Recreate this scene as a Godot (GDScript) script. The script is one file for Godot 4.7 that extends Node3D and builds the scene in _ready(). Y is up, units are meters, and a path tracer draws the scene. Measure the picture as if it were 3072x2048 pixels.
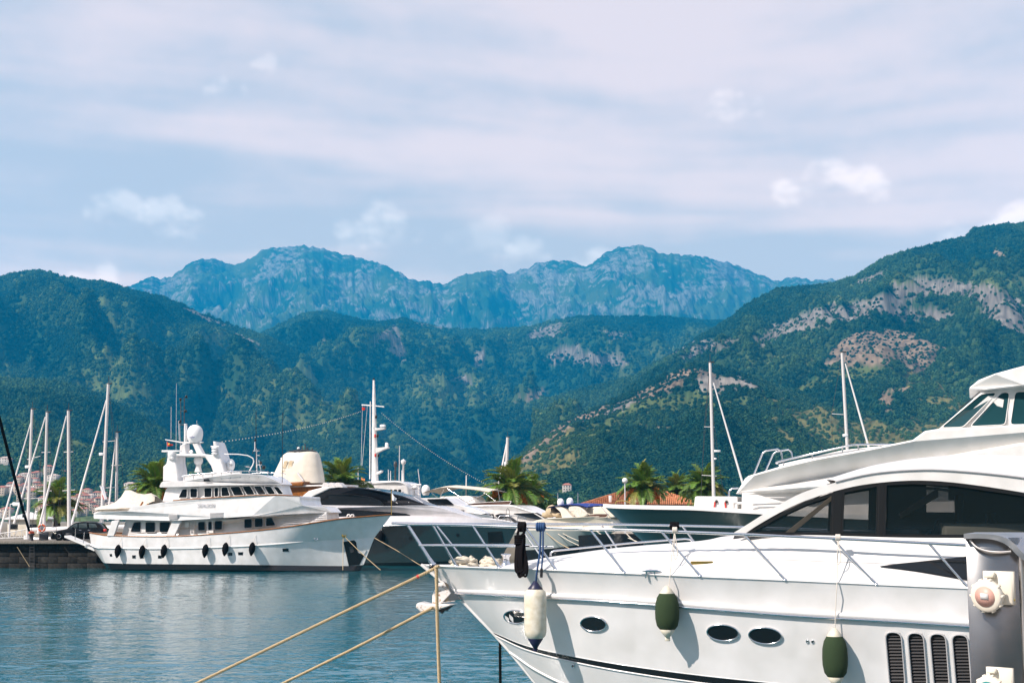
extends Node3D

# Harbour seen from a quay: white motor yacht close by, moored yachts, palms and a town below wooded mountains.
# Metres, y up. The photograph was taken from (0, EYE, 0) looking along -z, tilted up a little.
const F := 4267.0        # focal length in photograph pixels
const EYE := 3.7         # eye above the water
const TILT := 0.1245
const FULL := true
const QUAY := 2.05       # height of the quays above the water

var rng := RandomNumberGenerator.new()
var M := {}
var used := {}
var fr := {}             # frame of the boat under construction

# ---------------------------------------------------------------- mesh building
class MB:
	var st := SurfaceTool.new()
	var g := 0
	func _init() -> void:
		st.begin(Mesh.PRIMITIVE_TRIANGLES)
	func flat() -> void:
		st.set_smooth_group(-1)
	func smooth() -> void:
		g += 1
		st.set_smooth_group(g)
	func tri(a: Vector3, b: Vector3, c: Vector3) -> void:
		st.add_vertex(a); st.add_vertex(b); st.add_vertex(c)
	func quad(a: Vector3, b: Vector3, c: Vector3, d: Vector3) -> void:
		tri(a, b, c); tri(a, c, d)
	# rows of points joined into a skin
	func loft(rows: Array, ring := false, cap0 := false, cap1 := false, soft := true) -> void:
		if soft: smooth()
		else: flat()
		for i in rows.size() - 1:
			var a: PackedVector3Array = rows[i]
			var b: PackedVector3Array = rows[i + 1]
			var n := a.size()
			for j in (n if ring else n - 1):
				var k := (j + 1) % n
				quad(a[j], b[j], b[k], a[k])
		if cap0: fan(rows[0], true)
		if cap1: fan(rows[rows.size() - 1], false)
	func fan(r: PackedVector3Array, back: bool) -> void:
		flat()
		var c := Vector3.ZERO
		for p in r: c += p
		c /= r.size()
		for j in r.size():
			var k := (j + 1) % r.size()
			if back: tri(c, r[j], r[k])
			else: tri(c, r[k], r[j])
	func tube(path: PackedVector3Array, r, n := 8, caps := true) -> void:
		var rows := []
		var side := Vector3.ZERO
		for i in path.size():
			var t := (path[mini(i + 1, path.size() - 1)] - path[maxi(i - 1, 0)]).normalized()
			if side == Vector3.ZERO:
				side = t.cross(Vector3.UP if absf(t.y) < 0.9 else Vector3.RIGHT).normalized()
			else:
				side = (side - t * side.dot(t)).normalized()
			var up := side.cross(t)
			var rad: float = r[i] if r is Array or r is PackedFloat32Array else r
			var row := PackedVector3Array()
			for j in n:
				var a := TAU * j / n
				row.append(path[i] + (side * cos(a) + up * sin(a)) * rad)
			rows.append(row)
		loft(rows, true, caps, caps)
	func bar(a: Vector3, b: Vector3, r: float, n := 6) -> void:
		tube(PackedVector3Array([a, b]), r, n)
	# outline in x, y pushed from z0 to z1, rims chamfered by ch
	func prism(o: PackedVector2Array, z0: float, z1: float, ch := 0.0) -> void:
		var p := o.duplicate()
		if Geometry2D.is_polygon_clockwise(p): p.reverse()
		ch = MB.ease(p, ch)
		var ins := MB.inset(p, ch) if ch > 0.0 else p
		var s := signf(z1 - z0)
		var lay := [[ins, z0], [p, z0 + s * ch], [p, z1 - s * ch], [ins, z1]] if ch > 0.0 else [[p, z0], [p, z1]]
		flat()
		for i in lay.size() - 1:
			for j in p.size():
				var k := (j + 1) % p.size()
				var a: PackedVector2Array = lay[i][0]
				var b: PackedVector2Array = lay[i + 1][0]
				quad(Vector3(a[j].x, a[j].y, lay[i][1]), Vector3(b[j].x, b[j].y, lay[i + 1][1]), Vector3(b[k].x, b[k].y, lay[i + 1][1]), Vector3(a[k].x, a[k].y, lay[i][1]))
		var t := Geometry2D.triangulate_polygon(ins)
		for i in range(0, t.size(), 3):
			for e in [[z0, 0], [z1, 1]]:
				var q := [ins[t[i]], ins[t[i + 1]], ins[t[i + 2]]]
				if e[1]: q.reverse()
				tri(Vector3(q[0].x, q[0].y, e[0]), Vector3(q[1].x, q[1].y, e[0]), Vector3(q[2].x, q[2].y, e[0]))
	# outline given as points in space (a nearly flat face), thickened along dir
	func slab(o: PackedVector3Array, dir: Vector3) -> void:
		flat()
		var n := o.size()
		var flat2 := PackedVector2Array()
		var nn := Vector3.ZERO
		for i in n: nn += o[i].cross(o[(i + 1) % n])
		nn = nn.normalized()
		var ax := (o[1] - o[0]).normalized()
		var ay := nn.cross(ax)
		for p in o: flat2.append(Vector2((p - o[0]).dot(ax), (p - o[0]).dot(ay)))
		var t := Geometry2D.triangulate_polygon(flat2)
		for i in range(0, t.size(), 3):
			tri(o[t[i]], o[t[i + 1]], o[t[i + 2]])
			tri(o[t[i]] + dir, o[t[i + 2]] + dir, o[t[i + 1]] + dir)
		for i in n:
			var k := (i + 1) % n
			quad(o[i], o[i] + dir, o[k] + dir, o[k])
	func box(c: Vector3, s: Vector3, ch := 0.0, b := Basis()) -> void:
		var h := s / 2
		var p := PackedVector2Array([Vector2(-h.x, -h.y), Vector2(h.x, -h.y), Vector2(h.x, h.y), Vector2(-h.x, h.y)])
		var m := MB.new()
		m.prism(p, -h.z, h.z, ch)
		take(m, Transform3D(b, c))
	func lathe(prof: Array, at: Vector3, n := 16, b := Basis(), soft := true) -> void:
		var rows := []
		for p in prof:
			var row := PackedVector3Array()
			for j in n:
				var a := TAU * j / n
				row.append(at + b * Vector3(cos(a) * p[0], p[1], sin(a) * p[0]))
			rows.append(row)
		loft(rows, true, prof[0][0] > 0.0, prof[prof.size() - 1][0] > 0.0, soft)
	func ball(at: Vector3, r: Vector3, n := 14) -> void:
		var rows := []
		for i in n / 2 + 1:
			var e := -PI / 2 + PI * i / (n / 2)
			var row := PackedVector3Array()
			for j in n:
				var a := TAU * j / n
				row.append(at + Vector3(cos(a) * cos(e) * r.x, sin(e) * r.y, sin(a) * cos(e) * r.z))
			rows.append(row)
		loft(rows, true)
	# a thin panel on a boat's side
	static func new_plate(host, o: Array, zf: Callable) -> MB:
		var m := MB.new()
		var z := Vector3(0, 0, 0.02)
		m.slab(PackedVector3Array([host.sidep(o[0], o[1], zf) + z, host.sidep(o[2], o[1] - (o[2] - o[0]) * 0.03, zf) + z, host.sidep(o[2], o[3] - (o[2] - o[0]) * 0.03, zf) + z, host.sidep(o[0], o[3], zf) + z]), Vector3(0, 0, -0.04))
		return m
	func take(o: MB, t: Transform3D) -> void:
		st.append_from(o.mesh(), 0, t)
	func mesh() -> ArrayMesh:
		st.generate_normals()
		return st.commit()
	# the widest chamfer, up to ch, that leaves the outline whole
	static func ease(p: PackedVector2Array, ch: float) -> float:
		for k in 6:
			if ch <= 0.0 or Geometry2D.triangulate_polygon(MB.inset(p, ch)).size() > 0: return ch
			ch *= 0.5
		if Geometry2D.triangulate_polygon(p).size() == 0: print("outline crosses itself: ", p)
		return 0.0
	static func inset(p: PackedVector2Array, d: float) -> PackedVector2Array:
		var r := PackedVector2Array()
		for i in p.size():
			var a := (p[i] - p[(i + p.size() - 1) % p.size()]).normalized()
			var b := (p[(i + 1) % p.size()] - p[i]).normalized()
			var na := Vector2(-a.y, a.x)
			var nb := Vector2(-b.y, b.x)
			var m := na + nb
			r.append(p[i] + m * (d / maxf(m.length_squared() / 2.0, 0.35)))
		return r

# ---------------------------------------------------------------- naming
func numbered(n: String) -> String:
	used[n] = used.get(n, -1) + 1
	return n if used[n] == 0 else "%s_%03d" % [n, used[n]]

func tag(o: Node, label: String, category: String, group := "", kind := "") -> Node:
	o.set_meta("label", label)
	if category: o.set_meta("category", category)
	if group: o.set_meta("group", group)
	if kind: o.set_meta("kind", kind)
	return o

func thing(n: String, label: String, category: String, at := Vector3.ZERO, basis := Basis(), group := "") -> Node3D:
	var o := Node3D.new()
	o.name = numbered(n)
	add_child(o)
	o.transform = Transform3D(basis, at)
	tag(o, label, category, group)
	return o

func put(n: String, m, mat: Material, parent: Node = self) -> MeshInstance3D:
	var o := MeshInstance3D.new()
	o.name = numbered(n) if parent == self else n
	o.mesh = m.mesh() if m is MB else m
	o.material_override = mat
	parent.add_child(o, true)
	return o

# a further mesh instance that shares a mesh
func again(n: String, mesh: Mesh, mat: Material, parent: Node, t := Transform3D()) -> MeshInstance3D:
	var o := put(n, mesh, mat, parent)
	o.transform = t
	return o

func copy(o: Node3D, base: String, label: String, t: Transform3D) -> Node3D:
	var c: Node3D = o.duplicate()
	c.name = numbered(base)
	add_child(c)
	c.transform = t
	c.set_meta("label", label)
	return c

# ---------------------------------------------------------------- materials
func noise(freq: float, oct := 4, sd := 1, kind := FastNoiseLite.TYPE_SIMPLEX_SMOOTH) -> FastNoiseLite:
	var n := FastNoiseLite.new()
	n.noise_type = kind
	n.frequency = freq
	n.fractal_octaves = oct
	n.seed = sd
	return n

func tex(freq: float, lo: Color, hi: Color, sd := 1, oct := 4, size := 256, mid := -1.0) -> NoiseTexture2D:
	var t := NoiseTexture2D.new()
	t.width = size; t.height = size
	t.seamless = true
	t.noise = noise(freq, oct, sd)
	var g := Gradient.new()
	g.set_color(0, lo); g.set_color(1, hi)
	if mid >= 0.0:
		g.set_offset(0, mid)
		g.set_offset(1, mid + 0.2)
	t.color_ramp = g
	return t

func bump(freq: float, sd := 1, oct := 4, size := 256) -> NoiseTexture2D:
	return tex(freq, Color.BLACK, Color.WHITE, sd, oct, size)

func mat(n: String, c: Color, rough := 0.5, metal := 0.0) -> StandardMaterial3D:
	var m := StandardMaterial3D.new()
	m.resource_name = n
	m.albedo_color = c.linear_to_srgb()
	m.roughness = rough
	m.metallic = metal
	m.cull_mode = BaseMaterial3D.CULL_DISABLED
	M[n] = m
	return m

func grain(m: StandardMaterial3D, t: Texture2D, scale: float) -> StandardMaterial3D:
	m.albedo_texture = t
	m.uv1_triplanar = true
	m.uv1_scale = Vector3.ONE * scale
	return m

func relief(m: StandardMaterial3D, t: Texture2D, cm: float, scale := 0.0) -> StandardMaterial3D:
	m.heightmap_enabled = true
	m.heightmap_texture = t
	m.heightmap_scale = cm
	m.uv1_triplanar = true
	if scale > 0.0: m.uv1_scale = Vector3.ONE * scale
	return m

func glass(n: String, c: Color, alpha: float) -> StandardMaterial3D:
	var m := mat(n, c, 0.03)
	m.albedo_color.a = alpha
	m.transparency = BaseMaterial3D.TRANSPARENCY_ALPHA
	return m

# ---------------------------------------------------------------- the photograph's geometry
func ray(px: float, py: float) -> Vector3:
	var a := (px - 1536.0) / F
	var b := (1024.0 - py) / F
	var d := Vector3(a, b * cos(TILT) + sin(TILT), b * sin(TILT) - cos(TILT))
	return d / -d.z

# the point seen at a pixel, so many metres away along -z
func at(px: float, py: float, d: float) -> Vector3:
	return Vector3(0, EYE, 0) + ray(px, py) * d

func seen(p: Vector3) -> Vector2:
	var v := p - Vector3(0, EYE, 0)
	var f := v.y * sin(TILT) - v.z * cos(TILT)
	return Vector2(1536.0 + F * v.x / f, 1024.0 - F * (v.y * cos(TILT) + v.z * sin(TILT)) / f)

# a boat's frame: x from a to b along its middle at the waterline, z towards the viewer
func frame(a: Vector3, b: Vector3) -> Dictionary:
	var u := Vector3(b.x - a.x, 0, b.z - a.z).normalized()
	var w := u.cross(Vector3.UP)
	fr = {"o": Vector3(a.x, 0, a.z), "b": Basis(u, Vector3.UP, w)}
	return fr

# the point of the boat's plane z that is seen at a pixel, in the boat's own axes
func q(px: float, py: float, z := 0.0) -> Vector3:
	var r := ray(px, py)
	var w: Vector3 = fr.b.z
	var e: Vector3 = Vector3(0, EYE, 0) - fr.o
	var s := (z - e.dot(w)) / r.dot(w)
	var p: Vector3 = e + r * s
	return Vector3(p.dot(fr.b.x), p.y, z)

func q2(px: float, py: float, z := 0.0) -> Vector2:
	var p := q(px, py, z)
	return Vector2(p.x, p.y)

# outline of pixels on the plane z
func out(a: Array, z: float) -> PackedVector2Array:
	var r := PackedVector2Array()
	for i in range(0, a.size(), 2): r.append(q2(a[i], a[i + 1], z))
	return r

func line(a: Array) -> PackedVector3Array:
	var r := PackedVector3Array()
	for i in range(0, a.size(), 3): r.append(q(a[i], a[i + 1], a[i + 2]))
	return r

# Catmull-Rom through points
func curve(p: PackedVector3Array, n: int) -> PackedVector3Array:
	var r := PackedVector3Array()
	for i in p.size() - 1:
		var a := p[maxi(i - 1, 0)]
		var d := p[mini(i + 2, p.size() - 1)]
		for k in n: r.append(p[i].cubic_interpolate(p[i + 1], a, d, float(k) / n))
	r.append(p[p.size() - 1])
	return r

func curve2(p: PackedVector2Array, n: int, closed := false) -> PackedVector2Array:
	var r := PackedVector2Array()
	var c := p.size()
	for i in (c if closed else c - 1):
		var a := p[(i - 1 + c) % c] if closed else p[maxi(i - 1, 0)]
		var b := p[(i + 1) % c]
		var d := p[(i + 2) % c] if closed else p[mini(i + 2, c - 1)]
		for k in n: r.append(p[i].cubic_interpolate(b, a, d, float(k) / n))
	if not closed: r.append(p[c - 1])
	return r

# corners of an outline rounded by r
func rounded(p: PackedVector2Array, r: float, n := 3) -> PackedVector2Array:
	var o := PackedVector2Array()
	for i in p.size():
		var a := p[(i + p.size() - 1) % p.size()]
		var b := p[(i + 1) % p.size()]
		var ra := minf(r, p[i].distance_to(a) * 0.45)
		var rb := minf(r, p[i].distance_to(b) * 0.45)
		var s := p[i] + (a - p[i]).normalized() * ra
		var e := p[i] + (b - p[i]).normalized() * rb
		for k in n + 1:
			var t := float(k) / n
			o.append(s.lerp(p[i], t).lerp(p[i].lerp(e, t), t))
	return o

func flip(a: PackedVector3Array) -> PackedVector3Array:
	var r := PackedVector3Array()
	for p in a: r.append(Vector3(p.x, p.y, -p.z))
	return r

func lift(a: PackedVector3Array, d: Vector3) -> PackedVector3Array:
	var r := PackedVector3Array()
	for p in a: r.append(p + d)
	return r

# a three-strand rope along a path
func strands(m: MB, path: PackedVector3Array, r: float, pitch: float) -> void:
	var run := 0.0
	var p := PackedVector3Array([path[0]])
	for i in path.size() - 1:
		var l := path[i].distance_to(path[i + 1])
		var k := maxi(1, int(ceil(l / pitch * 7.0)))
		for j in k: p.append(path[i].lerp(path[i + 1], float(j + 1) / k))
	for s in 3:
		var o := PackedVector3Array()
		run = 0.0
		var side := Vector3.ZERO
		for i in p.size():
			var t := (p[mini(i + 1, p.size() - 1)] - p[maxi(i - 1, 0)]).normalized()
			if side == Vector3.ZERO: side = t.cross(Vector3.UP if absf(t.y) < 0.9 else Vector3.RIGHT).normalized()
			else: side = (side - t * side.dot(t)).normalized()
			if i > 0: run += p[i].distance_to(p[i - 1])
			var a := TAU * (run / pitch + s / 3.0)
			o.append(p[i] + (side * cos(a) + side.cross(t) * sin(a)) * r * 0.58)
		m.tube(o, r * 0.46, 5)

# a rope that sags between two points
func sag(a: Vector3, b: Vector3, s: float, n := 12) -> PackedVector3Array:
	var r := PackedVector3Array()
	for i in n + 1:
		var t := float(i) / n
		r.append(a.lerp(b, t) - Vector3(0, s * 4.0 * t * (1.0 - t), 0))
	return r

# ---------------------------------------------------------------- camera, sky, sun
func view_and_light() -> void:
	var cam := Camera3D.new()
	cam.name = "camera"
	cam.fov = rad_to_deg(2.0 * atan(1024.0 / F))
	cam.near = 0.3
	cam.far = 30000.0
	cam.position = Vector3(0, EYE, 0)
	cam.rotation.x = TILT
	add_child(cam)
	cam.current = true

	var sun := DirectionalLight3D.new()
	sun.name = "sun"
	sun.light_energy = 1.6
	sun.light_color = Color(1.0, 0.945, 0.90)
	sun.light_angular_distance = 0.6
	sun.shadow_enabled = true
	add_child(sun)
	sun.look_at_from_position(Vector3(-0.60, 0.66, 0.46), Vector3.ZERO)

	var env := Environment.new()
	env.background_mode = Environment.BG_SKY
	var sky := Sky.new()
	var pan := PanoramaSkyMaterial.new()
	pan.panorama = ImageTexture.create_from_image(sky_picture())
	sky.sky_material = pan
	env.sky = sky
	env.tonemap_mode = Environment.TONE_MAPPER_LINEAR
	env.tonemap_exposure = 1.64
	env.fog_enabled = true
	env.fog_density = 0.00012
	env.fog_light_color = Color(0.05, 0.70, 1.0)
	env.fog_sky_affect = 0.0
	env.sdfgi_enabled = true
	env.ssao_enabled = true
	env.ssil_enabled = true
	var we := WorldEnvironment.new()
	we.name = "surroundings"
	we.environment = env
	add_child(we)

var s_big: FastNoiseLite
var s_mid: FastNoiseLite
var s_fine: FastNoiseLite
var s_tiny: FastNoiseLite

# heaps of bright cumulus: azimuth, elevation (degrees), half width, half height, strength
var heaps := [[12.9, 13.4, 2.3, 1.3, 1.0], [19.2, 10.9, 2.3, 1.8, 1.2], [3.3, 9.9, 1.5, 1.3, 1.0], [0.6, 10.6, 1.1, 0.9, 0.7], [-5.4, 11.8, 1.8, 1.0, 0.8], [-1.2, 11.3, 1.7, 1.2, 0.4], [-13.7, 12.2, 1.1, 1.2, 0.9], [-16.0, 12.2, 1.3, 0.9, 0.8], [-16.3, 9.0, 3.0, 1.3, 0.8], [-11.7, 17.0, 1.0, 0.5, 0.6], [-10.0, 18.0, 0.9, 0.4, 0.5], [9.0, 16.6, 1.5, 0.7, 0.7], [15.5, 9.4, 1.6, 0.9, 0.7], [17.3, 8.2, 2.4, 1.3, 0.7], [6.0, 8.6, 1.0, 0.7, 0.8], [-32.0, 10.6, 3.0, 1.6, 0.9], [34.0, 11.6, 3.0, 1.6, 0.9], [52.0, 9.6, 3.4, 1.8, 0.9], [-55.0, 12.6, 3.2, 1.6, 0.8]]
var blobs := []       # the round heads each heap is made of

func heads() -> void:
	rng.seed = 19
	for h in heaps:
		var l := []
		for k in 9:
			var u := rng.randf_range(-1.0, 1.0)
			var r: float = h[3] * rng.randf_range(0.35, 0.75) * (1.15 - 0.5 * absf(u))
			l.append([h[0] + u * h[2] * 0.85, h[1] - h[3] * 0.5 + r * 0.3 + rng.randf_range(0.0, 0.8) * h[3] * (1.0 - absf(u)), r])
		blobs.append(l)

func sky_at(az: float, el: float) -> Color:
	var e := maxf(el, 0.0)
	var k := 7.0 / (e + 7.0)
	var ar := deg_to_rad(az)
	var x := sin(ar) * 31.5
	var z := cos(ar) * 31.5
	var y := 60.0 * (1.0 - k)
	var w := s_big.get_noise_3d(x * 0.5 + 40.0, y * 0.9, z * 0.5)
	var streak := s_big.get_noise_3d(x * 0.6 + w * 4.0, y * 1.7 + w * 3.0, z * 0.6)
	var veil := s_mid.get_noise_3d(x, y * 2.0 + w * 4.0, z)
	var puff := s_fine.get_noise_3d(x * 1.45, e * 1.4, z * 1.45)
	var layer := s_mid.get_noise_3d(x * 0.4 + 9.0, y * 3.4 + w * 5.0, z * 0.4)
	var fluff := s_tiny.get_noise_3d(x * 1.45, e * 1.4, z * 1.45)
	var cover := clampf(0.54 + 1.2 * streak + 0.35 * veil + 0.45 * layer + 0.10 * puff + 0.05 * fluff, 0.0, 1.0)
	cover = clampf(cover + 0.14 * clampf((14.0 - e) / 5.0, 0.0, 1.0), 0.0, 1.0)
	cover = cover * cover * (3.0 - 2.0 * cover)
	var c := SKY_BLUE.lerp(SKY_WHITE, cover)
	# low sky colour is brightened and warmed to offset the blue haze in front
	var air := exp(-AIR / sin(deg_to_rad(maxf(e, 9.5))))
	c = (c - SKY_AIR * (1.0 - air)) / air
	if e > 3.0 and e < 22.0:
		for i in heaps.size():
			var h: Array = heaps[i]
			if absf(az - h[0]) > h[2] * 1.7 or absf(e - h[1]) > h[3] * 2.4: continue
			var best := -1.0
			for q_ in blobs[i]:
				var dx: float = (az - q_[0]) / q_[2]
				var dy: float = (e - q_[1]) / q_[2]
				best = maxf(best, 1.0 - dx * dx - dy * dy * (1.0 if dy > 0.0 else 0.35))
			var s: float = clampf((best + 0.9 * puff + 0.5 * fluff) * 1.0, 0.0, 1.0) * h[4]
			# heads are sunlit, the flat bases thin out
			var up: float = clampf(0.75 + (e - h[1]) / h[3] * 0.55 + puff * 0.8 + fluff * 0.5, 0.0, 1.0)
			c += SKY_PUFF * (s * lerpf(-0.22, 0.80, up) / air)
	return c

const SKY_BLUE := Color(0.290, 0.345, 0.440)
const SKY_WHITE := Color(0.475, 0.44, 0.495)
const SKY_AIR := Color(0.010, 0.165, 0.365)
const SKY_PUFF := Color(0.17, 0.14, 0.11)
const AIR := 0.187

func sky_picture() -> Image:
	s_big = noise(0.055, 4, 11); s_mid = noise(0.16, 4, 5); s_fine = noise(0.45, 4, 7); s_tiny = noise(1.3, 4, 8)
	heads()
	var coarse := Image.create(512, 256, false, Image.FORMAT_RGBF)
	for j in 256:
		var el := 90.0 - (j + 0.5) * 180.0 / 256
		for i in 512:
			var az := (i + 0.5) * 360.0 / 512
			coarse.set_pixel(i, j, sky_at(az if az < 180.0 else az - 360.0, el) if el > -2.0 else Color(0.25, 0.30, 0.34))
	coarse.resize(4096, 2048, Image.INTERPOLATE_CUBIC)
	# the same sky in full detail where fine edges show (the picture's first column faces -z)
	for j in range(660, 960):
		var el := 90.0 - (j + 0.5) * 180.0 / 2048
		for i in range(-280, 280):
			var az := (i + 0.5) * 360.0 / 4096
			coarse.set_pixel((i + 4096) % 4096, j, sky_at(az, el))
	return coarse

# ---------------------------------------------------------------- water
func water() -> void:
	var m := mat("sea water", Color(0.006, 0.105, 0.135), 0.06)
	m.metallic_specular = 0.5
	var nt := NoiseTexture2D.new()
	nt.width = 512; nt.height = 512
	nt.seamless = true
	nt.as_normal_map = true
	nt.bump_strength = 3.0
	nt.noise = noise(0.02, 4, 9)
	m.normal_enabled = true
	m.normal_texture = nt
	m.normal_scale = 0.45
	m.uv1_triplanar = true
	m.uv1_world_triplanar = true
	m.uv1_scale = Vector3.ONE * 0.21
	var n1 := noise(0.42, 3, 3)
	var n2 := noise(1.5, 2, 4)
	var big := noise(0.035, 2, 5)
	var cols := 640
	var rows := 400
	var v := PackedVector3Array()
	v.resize((cols + 1) * (rows + 1))
	for j in rows + 1:
		var py := 2110.0 - (2110.0 - 1692.0) * j / rows
		var d := EYE * F / (py - 1558.0)
		for i in cols + 1:
			var x := (-200.0 + 3472.0 * i / cols - 1536.0) / F * d
			var calm := 0.65 + 0.9 * big.get_noise_2d(x * 0.7, d * 2.0)
			v[j * (cols + 1) + i] = Vector3(x, (0.040 * n1.get_noise_2d(x * 0.8, d * 1.25) + 0.015 * n2.get_noise_2d(x, d * 1.2)) * calm, -d)
	put_grid("water", v, cols, rows, m, PackedColorArray())
	tag(get_node("water"), "rippled blue green harbour water in front of the moored yachts", "water", "", "structure")
	var b := MB.new()
	b.flat()
	# the rest of the basin, outside the rippled part
	b.box(Vector3(0, -0.3, -60), Vector3(900, 0.4, 180))
	var o := put("harbour_water", b, m)
	tag(o, "wider harbour water around the moored boats", "water", "", "structure")

func put_grid(n: String, v: PackedVector3Array, cols: int, rows: int, m: Material, colors: PackedColorArray, parent: Node = self) -> MeshInstance3D:
	var w := cols + 1
	var nr := PackedVector3Array()
	nr.resize(v.size())
	for j in rows + 1:
		for i in w:
			var a := v[j * w + mini(i + 1, cols)] - v[j * w + maxi(i - 1, 0)]
			var b := v[mini(j + 1, rows) * w + i] - v[maxi(j - 1, 0) * w + i]
			nr[j * w + i] = a.cross(b).normalized()
	var ix := PackedInt32Array()
	ix.resize(cols * rows * 6)
	var k := 0
	for j in rows:
		for i in cols:
			var p := j * w + i
			ix[k] = p; ix[k + 1] = p + w; ix[k + 2] = p + 1
			ix[k + 3] = p + 1; ix[k + 4] = p + w; ix[k + 5] = p + w + 1
			k += 6
	var a := []
	a.resize(Mesh.ARRAY_MAX)
	a[Mesh.ARRAY_VERTEX] = v
	a[Mesh.ARRAY_NORMAL] = nr
	a[Mesh.ARRAY_INDEX] = ix
	if colors.size(): a[Mesh.ARRAY_COLOR] = colors
	var am := ArrayMesh.new()
	am.add_surface_from_arrays(Mesh.PRIMITIVE_TRIANGLES, a)
	return put(n, am, m, parent)

# ---------------------------------------------------------------- hills and mountains
func along(pts: Array, x: float) -> float:
	if x <= pts[0][0]: return pts[0][1]
	for i in pts.size() - 1:
		if x <= pts[i + 1][0]:
			var t: float = (x - pts[i][0]) / (pts[i + 1][0] - pts[i][0])
			var a: float = pts[maxi(i - 1, 0)][1]
			var d: float = pts[mini(i + 2, pts.size() - 1)][1]
			return lerpf(lerpf(pts[i][1], pts[i + 1][1], t), cubic_interpolate(pts[i][1], pts[i + 1][1], a, d, t), 0.6)
	return pts[pts.size() - 1][1]

# ridge: what the skyline is; patch: bare ground as [x, y, half width, half height, turn, kind]
func hill(n: String, label: String, d: Dictionary) -> void:
	var cols: int = d.cols
	var rows: int = d.rows
	var back := 8
	var w := cols + 1
	var gully := noise(1.0 / d.gully, 3, d.seed)
	gully.fractal_type = FastNoiseLite.FRACTAL_RIDGED
	var lump := noise(1.0 / 160.0, 4, d.seed + 1)
	var spot := noise(1.0 / 55.0, 4, d.seed + 2)
	var wide := noise(1.0 / 420.0, 3, d.seed + 3)
	var jag := noise(1.0 / 34.0, 4, d.seed + 7)
	var grit := noise(1.0 / 11.0, 3, d.seed + 6)
	var crag := noise(1.0 / 330.0, 4, d.seed + 5)
	crag.fractal_type = FastNoiseLite.FRACTAL_RIDGED
	var wander := noise(1.0 / 500.0, 2, d.seed + 4)
	var v := PackedVector3Array()
	var c := PackedColorArray()
	var grow := PackedFloat32Array()
	v.resize(w * (rows + back + 1)); c.resize(v.size()); grow.resize(v.size())
	for i in w:
		var px: float = lerpf(d.from, d.to, float(i) / cols)
		var py: float = along(d.ridge, px) + d.jag * (jag.get_noise_1d(px) + 0.25)
		var dr: float = d.far * (1.0 + 0.07 * wander.get_noise_1d(px))
		var top := at(px, py, dr)
		for j in rows + back + 1:
			var t := float(j) / rows
			var r: float
			var y: float
			if t <= 1.0:
				r = lerpf(d.near, dr, t)
				y = top.y * pow(t, d.bend)
			else:
				t = (t - 1.0) * rows / back
				r = dr * (1.0 + 0.22 * t)
				y = top.y * (1.0 - 0.85 * t * t)
			var x := top.x * r / dr
			if float(j) / rows <= 1.0:
				var tt := float(j) / rows
				var e := minf(1.0, tt * 3.0) * minf(1.0, (1.0 - tt) * 3.5)
				y += e * d.amp * 0.4 * crag.get_noise_2d(x, r * 0.5)
				y += e * d.amp * (0.9 * gully.get_noise_2d(x, r * 0.55) - 0.35 + 0.35 * lump.get_noise_2d(x, r))
				y = minf(y, EYE + (top.y - EYE) * r / dr * lerpf(0.94, 1.0, tt * tt * tt))
			var p := Vector3(x, maxf(y, -4.0), -r)
			v[j * w + i] = p
			# what grows there
			var s := spot.get_noise_2d(x, r * 0.15 + y * 1.3)
			var wd := wide.get_noise_2d(x, r * 0.15 + y * 1.3)
			var bare := 0.0
			var kind := 0
			var see := seen(p)
			for k in d.patch:
				var dx: float = see.x - k[0]
				var dy: float = see.y - k[1]
				var ca := cos(deg_to_rad(k[4]))
				var sa := sin(deg_to_rad(k[4]))
				var ux: float = (dx * ca + dy * sa) / k[2]
				var uy: float = (-dx * sa + dy * ca) / k[3]
				var f := 1.0 - ux * ux - uy * uy
				if f < -0.8: continue
				f = clampf((f * 1.2 + s * 1.1 + 0.25) * 1.3, 0.0, 1.0)
				if f > bare:
					bare = f
					kind = k[5]
			if d.rocky > 0.0:
				var cr := crag.get_noise_2d(x * 1.25 + 200.0 * s + y * 0.5, y * 1.2)
				var rk := clampf((cr * 1.0 + wide.get_noise_2d(x * 0.7, y) * 0.9 + s * 0.8 + d.rocky - 1.0) * 2.2, 0.0, 0.72)
				if rk > bare:
					bare = rk
					kind = 0
			if d.open > 0.0:
				var op := clampf((wd * 1.7 + s * 0.7 + d.open - 0.5) * 2.2, 0.0, 0.9)
				if op > bare:
					bare = op
					kind = d.grass
			var ground := Color(0.020, 0.055, 0.028).lerp(Color(0.060, 0.090, 0.034), clampf(0.5 + wd * 1.6 + s * 0.5, 0.0, 1.0))
			var open := (Color(0.21, 0.21, 0.205) if d.rocky > 0.0 else Color(0.19, 0.172, 0.152)) if kind == 0 else (Color(0.20, 0.150, 0.105) if kind == 1 else Color(0.090, 0.118, 0.042))
			if kind == 3: open = Color(0.135, 0.125, 0.048)
			open = open * clampf(0.86 + 0.5 * s + 0.75 * grit.get_noise_2d(x, r * 0.4 + y), 0.3, 1.5)
			c[j * w + i] = ground.lerp(open, bare)
			grow[j * w + i] = 1.0 - bare * ([0.80, 0.78, 0.5, 0.62][kind])
	grounds[n] = {"v": v, "from": d.from, "to": d.to, "cols": cols, "rows": rows}
	var o := put_grid(n, v, cols, rows + back, M.terrain, c)
	tag(o, label, "hill", "", "structure")
	if d.trees > 0:
		wood(n, d, v, grow, w, rows, wide)

var crowns := []

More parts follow.
